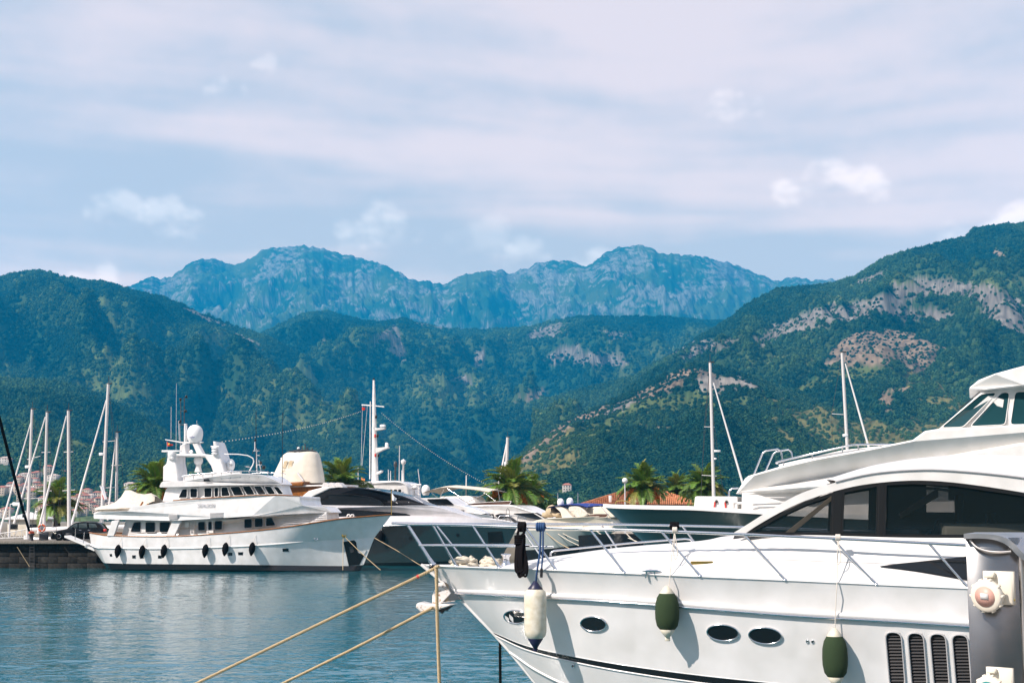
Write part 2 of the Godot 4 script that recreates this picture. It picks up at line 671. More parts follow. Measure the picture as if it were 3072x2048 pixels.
# far woods: many crowns that read as one mass
func wood(n: String, d: Dictionary, v: PackedVector3Array, grow: PackedFloat32Array, w: int, rows: int, wide: FastNoiseLite) -> void:
	var where: Array[Transform3D] = []
	var tint: Array[Color] = []
	var cols := w - 1
	var i0 := int(cols * (-60.0 - d.from) / (d.to - d.from))
	var i1 := int(cols * (3132.0 - d.from) / (d.to - d.from))
	i0 = clampi(i0, 0, cols); i1 = clampi(i1, 0, cols)
	var keep := PackedVector3Array()       # clearings round the houses
	for e in house_spots:
		if (n == "near_spur" and e[0] > 1100) or (n == "low_left_hill" and e[0] < 1100): keep.append(on_hill(n, e[0], e[1]))
	for k in int(d.trees):
		var fi := rng.randf_range(i0, i1 - 0.01)
		var fj := pow(rng.randf(), 0.85) * (rows + 0.9)
		var i := int(fi)
		var j := int(fj)
		if rng.randf() > grow[j * w + i]: continue
		var p := v[j * w + i].lerp(v[j * w + i + 1], fi - i).lerp(v[(j + 1) * w + i].lerp(v[(j + 1) * w + i + 1], fi - i), fj - j)
		if p.y < 2.0: continue
		var clear := false
		for h in keep:
			var dz := p.z - h.z
			if absf(p.x - h.x) < 9.0 and dz > -6.0 and dz < 26.0: clear = true
		if clear: continue
		var s: float = d.size * rng.randf_range(0.6, 1.25) * (1.0 if grow[j * w + i] > 0.6 else 0.6)
		var wd := wide.get_noise_2d(p.x, -p.z * 0.15 + p.y * 1.3)
		var b := Basis(Vector3.UP, rng.randf() * TAU).scaled(Vector3(s, s * rng.randf_range(0.75, 1.1), s))
		where.append(Transform3D(b, p + Vector3(0, s * 0.25, 0)))
		var mix := clampf(0.42 + wd * 1.15 + rng.randf_range(-0.35, 0.35), 0.0, 1.0)
		var cc := Color(0.008, 0.040, 0.022).lerp(Color(0.058, 0.112, 0.036), mix)
		tint.append(cc * rng.randf_range(0.75, 1.25))
	var mm := MultiMesh.new()
	mm.transform_format = MultiMesh.TRANSFORM_3D
	mm.use_colors = true
	mm.mesh = crowns[d.seed % crowns.size()]
	mm.instance_count = where.size()
	for k in where.size():
		mm.set_instance_transform(k, where[k])
		mm.set_instance_color(k, tint[k])
	var o := MultiMeshInstance3D.new()
	o.name = numbered("woodland")
	o.multimesh = mm
	o.material_override = M.far_leaves
	add_child(o)
	tag(o, "dense green trees and scrub covering the " + d.what, "woodland", "", "stuff")

# one crown: an uneven leafy lump of small faces
func make_crown(sd: int) -> ArrayMesh:
	rng.seed = sd
	var m := MB.new()
	var n := noise(0.9, 2, sd)
	m.flat()
	var rings := 5
	var seg := 8
	var rows := []
	for i in rings + 1:
		var e := -0.5 + (PI / 2 + 0.5) * i / rings
		var row := PackedVector3Array()
		for j in seg:
			var a := TAU * (j + 0.5 * (i % 2)) / seg
			var p := Vector3(cos(a) * cos(e), sin(e), sin(a) * cos(e))
			row.append(p * (0.82 + 0.45 * n.get_noise_3dv(p * 1.6)) * (0.8 if i < rings else 0.85))
		rows.append(row)
	m.loft(rows, true, true, false, false)
	for k in 60:
		var p := Vector3(rng.randfn(), rng.randfn() + 0.35, rng.randfn()).normalized()
		if p.y < -0.4: p.y = -p.y
		var c := p * rng.randf_range(0.72, 1.12) * (0.85 + 0.4 * n.get_noise_3dv(p * 1.6))
		var t := Vector3(rng.randfn(), rng.randfn(), rng.randfn()).normalized() * 0.26
		var b := p.cross(t).normalized() * 0.22
		m.flat()
		m.quad(c - t, c + b * 0.8, c + t, c - b)
	return m.mesh()

func hills() -> void:
	var t := mat("terrain", Color.WHITE, 0.95)
	t.vertex_color_use_as_albedo = true
	t.metallic_specular = 0.2
	var lv := mat("far_leaves", Color.WHITE, 0.8)
	lv.vertex_color_use_as_albedo = true
	lv.metallic_specular = 0.25
	if not FULL: return
	for k in 4: crowns.append(make_crown(20 + k))
	rng.seed = 77
	hill("far_mountains", "high bare blue grey limestone mountains on the skyline in the middle", {
		"ridge": [[-200, 905], [200, 900], [330, 880], [385, 860], [440, 830], [480, 833], [520, 820], [565, 790], [600, 772], [640, 772], [690, 787], [725, 785], [760, 765], [800, 742], [850, 737], [910, 735], [960, 742], [1010, 756], [1060, 768], [1120, 780], [1180, 806], [1240, 838], [1290, 843], [1345, 851], [1370, 826], [1400, 818], [1450, 812], [1500, 808], [1530, 818], [1570, 805], [1620, 785], [1680, 778], [1720, 780], [1755, 798], [1790, 775], [1830, 748], [1880, 735], [1910, 732], [1950, 738], [1985, 758], [2040, 762], [2100, 765], [2140, 775], [2200, 790], [2260, 812], [2320, 838], [2400, 830], [2440, 838], [2500, 835], [2560, 850], [2700, 880], [3300, 900]],
		"from": 100, "to": 2900, "cols": 900, "rows": 240, "near": 5600, "far": 8200, "bend": 0.9, "amp": 210.0, "gully": 900.0, "seed": 4, "patch": [], "open": 0, "jag": 9.0, "grass": 2, "rocky": 0.68, "trees": 0, "size": 8.0, "what": ""})
	hill("middle_hill", "wooded saddle hill with pale rocky scars below the far mountains", {
		"ridge": [[300, 1150], [700, 1045], [760, 1012], [800, 996], [850, 970], [900, 946], [960, 932], [1020, 945], [1080, 960], [1140, 968], [1210, 959], [1280, 970], [1350, 985], [1450, 990], [1540, 986], [1600, 976], [1680, 960], [1750, 950], [1850, 952], [1950, 952], [2050, 955], [2130, 965], [2200, 962], [2500, 980], [3300, 1000]],
		"from": 500, "to": 2700, "cols": 620, "rows": 190, "near": 2600, "far": 4700, "bend": 1.0, "amp": 200.0, "gully": 800.0, "seed": 5, "open": 0.12, "jag": 3.0, "grass": 2, "rocky": 0.0, "trees": 60900, "size": 6.9, "what": "saddle hill below the far mountains",
		"patch": [[1190, 1040, 24, 50, -20, 0], [1160, 1000, 40, 16, -30, 0], [970, 1030, 9, 10, 0, 0], [1640, 995, 70, 24, -15, 0], [1840, 1005, 48, 13, 5, 0], [1800, 1078, 100, 24, 5, 0], [1690, 1062, 60, 20, -20, 0], [1440, 1070, 14, 34, 20, 0], [1390, 1140, 40, 14, 10, 0], [1290, 975, 60, 9, 10, 0], [1600, 1190, 60, 14, -20, 1]]})
	hill("left_hill", "large green wooded hill rising on the left behind the sailing boats", {
		"ridge": [[-500, 860], [-200, 852], [0, 833], [60, 815], [110, 813], [150, 820], [200, 835], [260, 838], [330, 852], [400, 875], [480, 890], [560, 920], [640, 955], [720, 985], [800, 1010], [860, 1045], [920, 1075], [1000, 1120], [1060, 1150], [1150, 1225], [1250, 1300], [1350, 1365], [1420, 1410], [1500, 1450], [1600, 1500], [1800, 1540]],
		"from": -450, "to": 1750, "cols": 640, "rows": 230, "near": 2100, "far": 3600, "bend": 1.05, "amp": 190.0, "gully": 620.0, "seed": 6, "open": 0.14, "jag": 3.0, "grass": 2, "rocky": 0.0, "trees": 87000, "size": 5.7, "what": "large hill on the left",
		"patch": [[620, 955, 90, 10, 22, 0], [740, 1020, 60, 9, 30, 0], [470, 1100, 90, 12, 20, 2], [690, 1190, 90, 12, 35, 2], [300, 905, 30, 12, 0, 2], [20, 1090, 60, 10, 30, 2]]})
	hill("right_hill", "high wooded hill with bare rocky shoulders rising at the right edge", {
		"ridge": [[1500, 1230], [1900, 1130], [2050, 1040], [2150, 985], [2200, 950], [2250, 910], [2330, 870], [2430, 860], [2500, 850], [2570, 830], [2640, 785], [2720, 755], [2800, 735], [2900, 712], [2920, 690], [3000, 676], [3072, 668], [3200, 650], [3600, 640]],
		"from": 1600, "to": 3500, "cols": 560, "rows": 210, "near": 1500, "far": 2900, "bend": 1.0, "amp": 110.0, "gully": 430.0, "seed": 7, "open": 0.22, "jag": 3.0, "grass": 2, "rocky": 0.0, "trees": 87000, "size": 4.7, "what": "high hill at the right edge",
		"patch": [[1790, 1085, 110, 20, -4, 0], [2000, 1062, 130, 20, -16, 0], [2130, 1045, 110, 18, -18, 0], [2330, 1000, 90, 26, -24, 0], [2440, 955, 110, 28, -24, 0], [2560, 935, 110, 30, -14, 0], [2680, 895, 130, 30, -20, 0], [2850, 868, 190, 30, 4, 0], [2990, 900, 120, 36, 18, 0], [3040, 960, 100, 40, 20, 0], [2760, 945, 150, 20, 4, 0], [2620, 830, 60, 8, -20, 0], [3000, 770, 20, 14, 30, 1]]})
	hill("brown_hill", "rounded dry brown hill with bare stony top at the right", {
		"ridge": [[1700, 1330], [2150, 1180], [2300, 1110], [2390, 1055], [2480, 1012], [2560, 992], [2650, 985], [2750, 1000], [2850, 1035], [2950, 1080], [3072, 1120], [3300, 1160]],
		"from": 1900, "to": 3400, "cols": 480, "rows": 180, "near": 1350, "far": 2250, "bend": 1.0, "amp": 60.0, "gully": 320.0, "seed": 8, "open": 0.5, "jag": 3.0, "grass": 3, "rocky": 0.0, "trees": 37700, "size": 3.9, "what": "rounded brown hill at the right",
		"patch": [[2470, 1035, 90, 26, -24, 1], [2580, 1015, 150, 30, -6, 1], [2700, 1020, 150, 36, 12, 1], [2620, 1060, 220, 36, 2, 1], [2800, 1065, 120, 24, 22, 1], [2760, 1100, 120, 20, 18, 1], [2560, 1120, 130, 22, 0, 2], [2660, 1195, 22, 34, 0, 1], [2270, 1222, 56, 16, 0, 1], [2700, 1168, 60, 7, 0, 1], [2400, 1165, 120, 22, -10, 2], [2520, 1090, 60, 14, 0, 1], [2900, 1130, 110, 12, 14, 2]]})
	hill("near_spur", "lower green and brown spur sloping down behind the palms and tiled roof", {
		"ridge": [[1100, 1530], [1350, 1490], [1480, 1440], [1540, 1385], [1620, 1315], [1700, 1262], [1800, 1220], [1900, 1180], [1990, 1130], [2050, 1105], [2100, 1092], [2180, 1110], [2300, 1150], [2450, 1200], [2700, 1260], [3072, 1300], [3400, 1310]],
		"from": 1200, "to": 3400, "cols": 620, "rows": 170, "near": 1000, "far": 1850, "bend": 1.0, "amp": 40.0, "gully": 260.0, "seed": 10, "open": 0.62, "jag": 3.0, "grass": 3, "rocky": 0.0, "trees": 60900, "size": 3.7, "what": "lower spur behind the palms and tiled roof",
		"patch": [[1580, 1370, 70, 14, -40, 1], [1660, 1300, 90, 20, -38, 1], [1750, 1252, 110, 20, -22, 1], [1840, 1225, 90, 16, -22, 0], [1930, 1185, 70, 16, -26, 1], [2080, 1118, 80, 20, -4, 1], [2140, 1150, 90, 30, 14, 0], [2010, 1160, 80, 24, -25, 1], [2230, 1150, 60, 16, 20, 0], [1960, 1220, 170, 30, -14, 2], [1780, 1300, 140, 30, -24, 2], [1990, 1290, 30, 9, 0, 1], [2120, 1210, 120, 24, 0, 2]]})
	hill("low_left_hill", "low dark green hill on the far left above the red roofed town", {
		"ridge": [[-500, 1130], [0, 1138], [100, 1143], [200, 1155], [300, 1190], [400, 1240], [500, 1300], [600, 1355], [700, 1400], [850, 1450], [1100, 1500], [1400, 1530]],
		"from": -400, "to": 1300, "cols": 420, "rows": 170, "near": 1250, "far": 2250, "bend": 1.0, "amp": 45.0, "gully": 330.0, "seed": 12, "open": 0.22, "jag": 3.0, "grass": 2, "rocky": 0.0, "trees": 43500, "size": 4.7, "what": "low hill above the town on the far left",
		"patch": [[60, 1480, 130, 60, 0, 2], [240, 1540, 160, 50, 0, 2]]})

# the wooded shore across the bay, behind the viewer: boats, water and steel mirror it
func far_shore() -> void:
	var n := noise(1.0 / 700.0, 4, 90)
	var cols := 90
	var rows := 10
	var v := PackedVector3Array()
	var c := PackedColorArray()
	for j in rows + 1:
		for i in cols + 1:
			var a := lerpf(-1.15, 1.15, float(i) / cols)
			var r := lerpf(1500.0, 3000.0, float(j) / rows)
			var k := float(j) / rows
			v.append(Vector3(-sin(a) * r, 480.0 * sin(k * 2.2) * (0.8 + 0.5 * n.get_noise_2d(a * 1800.0, r)) - 3.0, cos(a) * r))
			c.append(Color(0.020, 0.055, 0.028).lerp(Color(0.05, 0.08, 0.034), 0.5 + n.get_noise_2d(a * 6000.0, r * 3.0)))
	tag(put_grid("opposite_shore", v, cols, rows, M.terrain, c), "wooded hills across the bay behind the viewer", "hill", "", "structure")
	var s := MB.new()
	s.box(Vector3(0, -0.34, 1300), Vector3(7000, 0.4, 2540))
	tag(put("bay_water", s, M["sea water"]), "open bay water behind the quay", "water", "", "structure")

func shore() -> void:
	var m := grain(mat("ground", Color(0.30, 0.27, 0.22), 0.9), tex(0.02, Color(0.6, 0.6, 0.6), Color.WHITE, 3), 0.05)
	var b := MB.new()
	b.box(Vector3(0, 0.4, -136 - 700), Vector3(2600, 3.1, 1400), 0.0)
	tag(put("ground", b, m), "flat shore land behind the marina with palms and buildings", "ground", "", "structure")
	var c := MB.new()
	c.box(Vector3(0, 0.5, 2.2), Vector3(60, 3.1, 18), 0.0)
	tag(put("quay_pavement", c, M.concrete), "concrete quay in front with the power pedestal", "quay", "", "structure")

# ---------------------------------------------------------------- the white motor yacht close by
var y_rub: Array = [1362, 1776, 0.0, 1400, 1779, 0.25, 1500, 1784, 0.75, 1650, 1793, 1.2, 1850, 1804, 1.65, 2100, 1823, 1.95, 2400, 1846, 2.18, 2700, 1863, 2.27, 3000, 1883, 2.3, 3400, 1909, 2.3, 3900, 1945, 2.25]
var y_top: Array = [1475, 1895, 0.0, 1500, 1906, 0.13, 1573, 1936, 0.5, 1680, 1962, 0.9, 1850, 1993, 1.3, 2100, 2027, 1.65, 2400, 2058, 1.9, 2700, 2085, 2.05, 3000, 2110, 2.1, 3400, 2138, 2.1, 3900, 2175, 2.05]

func lookup(a: Array, px: float, k: int) -> float:
	for i in range(0, a.size() - 3, 3):
		if px <= a[i + 3] or i >= a.size() - 6:
			return lerpf(a[i + k], a[i + 3 + k], (px - a[i]) / (a[i + 3] - a[i]))
	return 0.0

# a point of the topside below the rubbing strake, pushed off the skin
func side(px: float, py: float, off := 0.0) -> Vector3:
	var t := (py - lookup(y_rub, px, 1)) / (lookup(y_top, px, 1) - lookup(y_rub, px, 1))
	var z := lerpf(lookup(y_rub, px, 2), lookup(y_top, px, 2), t)
	return q(px, py, z) + side_normal(px) * off

func side_normal(px: float) -> Vector3:
	var a := q(px - 30, 1880, lerpf(lookup(y_rub, px - 30, 2), lookup(y_top, px - 30, 2), 0.45))
	var b := q(px + 30, 1880, lerpf(lookup(y_rub, px + 30, 2), lookup(y_top, px + 30, 2), 0.45))
	var c := q(px, 1960, lerpf(lookup(y_rub, px, 2), lookup(y_top, px, 2), 0.8))
	var n := (b - a).cross(c - a).normalized()
	return n if n.z > 0 else -n

# rows of an outline laid on the topside: [scale, offset] from the rim inwards
func on_side(o: PackedVector2Array, c: Vector2, steps: Array) -> Array:
	var rows := []
	for s in steps:
		var r := PackedVector3Array()
		for p in o:
			var w: Vector2 = c + (p - c) * (Vector2.ONE - Vector2(s[0], s[0]) / Vector2(absf(s[2]), absf(s[3])))
			r.append(side(w.x, w.y, s[1]))
		rows.append(r)
	return rows

# the strip of topside between two stations, left open where the vents are
func vent_openings(m: MB, r0: Vector3, t0: Vector3, r1: Vector3, t1: Vector3) -> void:
	m.smooth()
	var cols := []                       # each: points at the strake, vent top, vent bottom, stripe
	cols.append([r0, r0.lerp(t0, 0.14), r0.lerp(t0, 0.88), t0])
	for k in 6:
		var yy := 1893.0 + 2.6 * k
		for e: float in [0.0, 50.0]:
			var x := 2655.0 + 66.5 * k + e
			var top := side(x + (4.0 if e == 0.0 else -3.0), yy + 5.0)
			var low := side(x + 14.5 + (4.0 if e == 0.0 else -3.0), yy + 165.0)
			cols.append([side(x, lookup(y_rub, x, 1)), top, low, side(x + 15.0, lookup(y_top, x + 15.0, 1))])
	cols.append([r1, r1.lerp(t1, 0.14), r1.lerp(t1, 0.88), t1])
	for i in cols.size() - 1:
		for j in 3:
			if j == 1 and i % 2 == 1: continue
			m.quad(cols[i][j + 1], cols[i][j], cols[i + 1][j], cols[i + 1][j + 1])

func tint_pane(n: String, o: PackedVector2Array, z: float, parent: Node, m: Material) -> MeshInstance3D:
	var b := MB.new()
	b.flat()
	var t := Geometry2D.triangulate_polygon(o)
	for i in range(0, t.size(), 3):
		b.tri(Vector3(o[t[i]].x, o[t[i]].y, z), Vector3(o[t[i + 1]].x, o[t[i + 1]].y, z), Vector3(o[t[i + 2]].x, o[t[i + 2]].y, z))
	return put(n, b, m, parent)

# a frame that follows an outline, d wide, between z0 and z1
func ring(o: PackedVector2Array, d: float, z0: float, z1: float) -> MB:
	var m := MB.new()
	var p := o.duplicate()
	if Geometry2D.is_polygon_clockwise(p): p.reverse()
	var i := MB.inset(p, d)
	var rows := []
	for e in [[p, z0], [p, z1], [i, z1], [i, z0], [p, z0]]:
		var r := PackedVector3Array()
		for v in e[0]: r.append(Vector3(v.x, v.y, e[1]))
		rows.append(r)
	m.loft(rows, true, false, false, false)
	return m

func motor_yacht() -> void:
	frame(at(1266, 1693, 28.5), at(3072, 1768, 26.2))
	var t := thing("motor_yacht", "large white motor yacht close by with oval portholes, tinted arched windows and steel bow rail", "yacht", fr.o, fr.b)
	var G := curve(line([1266, 1693, 0, 1330, 1697, 0.36, 1470, 1702, 0.97, 1640, 1708, 1.42, 1850, 1717, 1.82, 2100, 1728, 2.1, 2400, 1741, 2.26, 2700, 1755, 2.32, 3000, 1768, 2.34, 3400, 1788, 2.34, 3900, 1815, 2.3]), 6)
	var R := curve(line(y_rub), 6)
	var T := curve(line(y_top), 6)
	var B := curve(line([1484, 1903, 0, 1507, 1915, 0.12, 1576, 1946, 0.47, 1682, 1975, 0.86, 1850, 2009, 1.26, 2100, 2046, 1.61, 2400, 2079, 1.87, 2700, 2108, 2.02, 3000, 2134, 2.07, 3400, 2163, 2.07, 3900, 2200, 2.02]), 6)
	var C := curve(line([1529, 1955, 0, 1550, 1970, 0.1, 1614, 2013, 0.36, 1720, 2062, 0.7, 1880, 2105, 1.05, 2120, 2150, 1.42, 2400, 2192, 1.68, 2700, 2225, 1.82, 3000, 2255, 1.88, 3400, 2285, 1.88, 3900, 2320, 1.85]), 6)
	var K := PackedVector3Array()
	for i in C.size():
		var k := float(i) / C.size()
		K.append(Vector3(C[i].x + 1.3 * (1.0 - k), -0.35, C[i].z * 0.75))
	var mid := PackedVector3Array()     # the flared bow is a little hollow
	for i in G.size():
		var h := G[i].lerp(R[i], 0.5)
		h.z -= 0.05 * minf(1.0, h.z)
		mid.append(h)
	var gel: Material = M.gelcoat
	for s in 2:
		var f := func(a: PackedVector3Array) -> PackedVector3Array: return flip(a) if s else a
		var up := MB.new()
		up.loft([f.call(G), f.call(mid), f.call(R)] if s else [f.call(R), f.call(mid), f.call(G)])
		put("upper_topside", up, gel, t)
		var lo := MB.new()
		if s: lo.loft([f.call(R), f.call(T)])
		else:                            # the near side is cut open for the engine room vents
			lo.loft([T.slice(0, 41), R.slice(0, 41)])
			vent_openings(lo, R[40], T[40], R[49], T[49])
			lo.loft([T.slice(49), R.slice(49)])
		lo.loft([f.call(B), f.call(C)] if s else [f.call(C), f.call(B)])
		lo.loft([f.call(C), f.call(K)] if s else [f.call(K), f.call(C)])
		put("lower_topside", lo, gel, t)
		var st := MB.new()
		st.loft([f.call(lift(T, Vector3(0, 0, 0.004))), f.call(lift(B, Vector3(0, 0, 0.004)))])
		put("boot_stripe", st, M.black_paint, t)
		var edge := MB.new()             # raised lip under the stripe
		edge.tube(f.call(lift(B, Vector3(0, -0.01, 0))), 0.016, 5)
		edge.tube(f.call(lift(T, Vector3(0, 0.012, 0))), 0.012, 5)
		put("stripe_lip", edge, gel, t)
		var ch := MB.new()
		ch.tube(f.call(C), 0.03, 5)
		put("spray_rail", ch, gel, t)
		# rubbing strake: a white moulding carrying a steel band
		var w := MB.new()
		w.tube(f.call(lift(R, Vector3(0, 0.045, 0.0))), 0.05, 8)
		put("rubbing_strake", w, gel, t)
		var sb := MB.new()
		sb.tube(f.call(lift(R, Vector3(0, -0.012, 0.035))), 0.022, 8)
		put("strake_band", sb, M.steel, t)
	var tr := MB.new()
	var n := G.size() - 1
	tr.flat()
	for p in [[G[n], R[n]], [R[n], T[n]], [T[n], C[n]], [C[n], K[n]]]:
		tr.quad(p[0], p[1], p[1] * Vector3(1, 1, -1), p[0] * Vector3(1, 1, -1))
	put("transom", tr, gel, t)
	var stem := MB.new()
	stem.tube(PackedVector3Array([G[0] + Vector3(-0.02, 0, 0), R[0].lerp(G[0], 0.5) + Vector3(-0.01, 0, 0), R[0] + Vector3(-0.01, 0, 0), T[0], C[0], K[0]]), 0.03, 8)
	put("stem", stem, gel, t)

	# ---- deck: bulwark edge, coaming, foredeck
	var S := curve(line([1266, 1692, 0, 1330, 1696, 0.31, 1470, 1700, 0.86, 1640, 1692, 1.2, 1850, 1668, 1.5, 2100, 1668, 1.78, 2400, 1681, 1.98, 2700, 1692, 2.1, 3000, 1705, 2.14, 3400, 1726, 2.14, 3900, 1752, 2.1]), 6)
	var U := curve(line([1270, 1692, 0, 1334, 1695, 0.2, 1474, 1699, 0.6, 1640, 1682, 0.95, 1850, 1656, 1.2, 2100, 1634, 1.45, 2330, 1605, 1.72, 2700, 1612, 1.76, 3000, 1614, 1.76, 3400, 1618, 1.76, 3900, 1625, 1.74]), 6)
	var D := curve(line([1274, 1692, 0, 1338, 1694, 0, 1478, 1697, 0, 1640, 1672, 0, 1850, 1643, 0, 2100, 1622, 0, 2210, 1606, 0, 2500, 1612, 0, 2800, 1612, 0, 3200, 1612, 0, 3700, 1612, 0]), 6)
	var nose := 37           # stations that belong to the foredeck
	var dk := MB.new()
	var rows := []
	for l in [G, S, U, D, flip(U), flip(S), flip(G)]:
		rows.append(l.slice(0, nose))
	rows.reverse()
	dk.loft(rows)
	put("foredeck", dk, M.deck_white, t)
	for s in 2:
		var cm := MB.new()
		var a := [G.slice(nose - 1), S.slice(nose - 1), U.slice(nose - 1)]
		if s: a = [flip(a[0]), flip(a[1]), flip(a[2])]
		else: a.reverse()
		cm.loft(a)
		put("coaming", cm, M.deck_white, t)
		var seam := MB.new()
		var sl := S.slice(24)
		seam.tube(flip(sl) if s else sl, 0.008, 5)
		put("coaming_seam", seam, M.grey_seal, t)
		var lip := MB.new()
		var gl := G.slice(2)
		lip.tube(lift(flip(gl) if s else gl, Vector3(0, -0.008, 0)), 0.013, 6)
		put("toe_rail", lip, gel, t)
	# dark wedge window in the coaming
	for s in 2:
		var wq := func(px: float, py: float, o: float) -> Vector3:
			var k := clampf((py - 1694.0) / (1757.0 - 1694.0), -1.0, 1.0)
			var z := lerpf(2.11, 2.33, k) if k > 0.0 else lerpf(2.11, 1.78, -k * 63.0 / 80.0)
			var p := q(px, py, z) + Vector3(0, 0.2, 1.0) * o
			return p * Vector3(1, 1, -1) if s else p
		var up2 := [2641, 1698, 2690, 1691, 2760, 1684, 2900, 1669, 3072, 1651, 3250, 1640]
		var dn := [2641, 1700, 2690, 1706, 2760, 1716, 2900, 1740, 3072, 1764, 3250, 1776]
		for e in [[0.012, 0.0, "wedge_window_trim", M.black_paint], [0.018, 0.13, "wedge_window", M.dark_glass]]:
			var r1 := PackedVector3Array()
			var r2 := PackedVector3Array()
			for i in range(0, up2.size(), 2):
				var my: float = (up2[i + 1] + dn[i + 1]) / 2.0
				var shx: float = 40.0 * e[1] * 6.0 if i == 0 else 0.0
				r1.append(wq.call(up2[i] + shx, lerpf(up2[i + 1], my, e[1]), e[0]))
				r2.append(wq.call(dn[i] + shx, lerpf(dn[i + 1], my, e[1]), e[0]))
			var wb := MB.new()
			wb.loft([r1, r2], false, false, false, false)
			put(e[2], wb, e[3], t)

	# ---- saloon: arched sides, roof, tinted glass
	var O := [2196, 1601, 2250, 1568, 2324, 1522, 2407, 1478, 2507, 1447, 2614, 1423, 2739, 1412, 2863, 1414, 3072, 1435, 3300, 1475, 3600, 1540]
	var I := [2236, 1600, 2275, 1574, 2340, 1537, 2415, 1502, 2515, 1470, 2610, 1451, 2735, 1441, 2863, 1447, 3060, 1475, 3270, 1518, 3480, 1600]
	for s in [1.0, -1.0]:
		var o3 := PackedVector3Array()
		var i3 := PackedVector3Array()
		for k in range(0, O.size(), 2):
			o3.append(q(O[k], O[k + 1], 1.75))
			i3.append(q(I[k], I[k + 1], 1.75))
		o3 = curve(o3, 4)
		i3 = curve(i3, 4)
		var arch := MB.new()
		var r := [o3, i3, lift(i3, Vector3(0, 0, -0.16)), lift(o3, Vector3(0, 0, -0.16))]
		if s < 0: r = [flip(r[0]), flip(r[1]), flip(r[2]), flip(r[3])]
		arch.flat()
		for k in 3: arch.loft([r[k], r[k + 1]], false, false, false, k != 1)
		put("window_arch", arch, M.deck_white, t)
	var roof := MB.new()
	var prof := []
	var cs := [[1.75, [2507, 1447, 2614, 1423, 2739, 1412, 2863, 1414, 3072, 1435, 3300, 1475, 3600, 1540]], [1.66, [2507, 1442, 2614, 1414, 2739, 1401, 2863, 1401, 3072, 1417, 3300, 1455, 3600, 1520]], [1.2, [2500, 1440, 2614, 1404, 2739, 1386, 2863, 1380, 3072, 1388, 3300, 1418, 3600, 1475]], [0.0, [2480, 1438, 2610, 1398, 2739, 1376, 2863, 1366, 3072, 1368, 3300, 1395, 3600, 1450]]]
	for c in cs:
		var l := PackedVector3Array()
		for k in range(0, c[1].size(), 2): l.append(q(c[1][k], c[1][k + 1], c[0]))
		prof.append(curve(l, 4))
	var full := [prof[0], prof[1], prof[2], prof[3], flip(prof[2]), flip(prof[1]), flip(prof[0])]
	full.reverse()
	roof.loft(full)
	put("roof", roof, M.deck_white, t)
	for s in 2:
		var gutter := MB.new()
		var gl2 := lift(prof[0], Vector3(0, 0.015, 0.01))
		gutter.tube(flip(gl2) if s else gl2, 0.022, 6)
		put("roof_gutter", gutter, M.grey_seal, t)
	var lin := MB.new()
	var lrow := []
	for p in full: lrow.append(lift(p, Vector3(0, -0.09, 0)))
	lin.loft(lrow)
	put("headliner", lin, M.dark_trim, t)
	# windscreen between the sloping pillars
	var ws := MB.new()
	var w0 := PackedVector3Array([q(2240, 1603, 1.58), q(2228, 1606, 0.9), q(2224, 1607, 0.0)])
	var w1 := PackedVector3Array([q(2500, 1464, 1.58), q(2500, 1461, 0.9), q(2500, 1459, 0.0)])
	w0.append(w0[1] * Vector3(1, 1, -1)); w0.append(w0[0] * Vector3(1, 1, -1))
	w1.append(w1[1] * Vector3(1, 1, -1)); w1.append(w1[0] * Vector3(1, 1, -1))
	ws.loft([w0, w1])
	put("windscreen", ws, M.tint, t)
	var mul := MB.new()
	mul.bar(w0[2], w1[2], 0.05)
	put("windscreen_mullion", mul, M.dark_trim, t)
	var wip := MB.new()
	wip.bar(w0[1] + Vector3(0.1, 0.08, 0), w0[1].lerp(w1[1], 0.7) + Vector3(0, 0.06, 0.4), 0.014)
	put("wiper", wip, M.black_paint, t)
	wip = MB.new()
	wip.bar(w0[3] + Vector3(0.1, 0.08, 0), w0[3].lerp(w1[3], 0.7) + Vector3(0, 0.06, 0.4), 0.014)
	put("wiper", wip, M.black_paint, t)
	var panes := [[2240, 1600, 2275, 1576, 2340, 1540, 2415, 1505, 2506, 1474, 2500, 1607], [2526, 1469, 2610, 1453, 2642, 1448, 2638, 1610, 2520, 1608], [2652, 1446, 2735, 1442, 2863, 1448, 3060, 1476, 3270, 1519, 3470, 1598, 3460, 1616, 2648, 1612]]
	for s in [1.0, -1.0]:
		for pn in panes:
			var o := out(pn, 1.75)
			var fb := ring(o, 0.055, s * 1.66, s * 1.735)
			var w := put("side_window", fb, M.black_trim, t)
			tint_pane("pane", MB.inset(o if not Geometry2D.is_polygon_clockwise(o) else reversed(o), 0.045), s * 1.70, w, M.tint if s > 0 else (M.far_tint if pn[0] < 2600 else M.tint))
	for s in [1.0, -1.0]:
		for po in [[2500, 1474, 2530, 1466, 2524, 1609, 2496, 1608], [2638, 1448, 2656, 1444, 2652, 1613, 2634, 1612]]:
			var pil := MB.new()
			pil.prism(out(po, 1.75), s * 1.64, s * 1.742, 0.008)
			put("window_pillar", pil, M.black_trim, t)
		var sill := MB.new()
		sill.prism(out([2233, 1601, 2500, 1607, 2900, 1613, 3480, 1618, 3480, 1626, 2900, 1621, 2500, 1615, 2233, 1607], 1.75), s * 1.6, s * 1.755, 0.01)
		put("window_sill", sill, M.black_trim, t)
	# saloon inside
	var fl := MB.new()
	var y0 := q(2600, 1612, 0.0).y
	var x0 := q(2236, 1600, 0.0).x
	var x1 := q(3500, 1600, 0.0).x
	fl.box(Vector3((x0 + x1) / 2 + 0.3, y0 - 0.75, 0), Vector3(x1 - x0 - 0.6, 0.06, 3.3))
	put("cabin_floor", fl, M.dark_trim, t)
	var dash := MB.new()
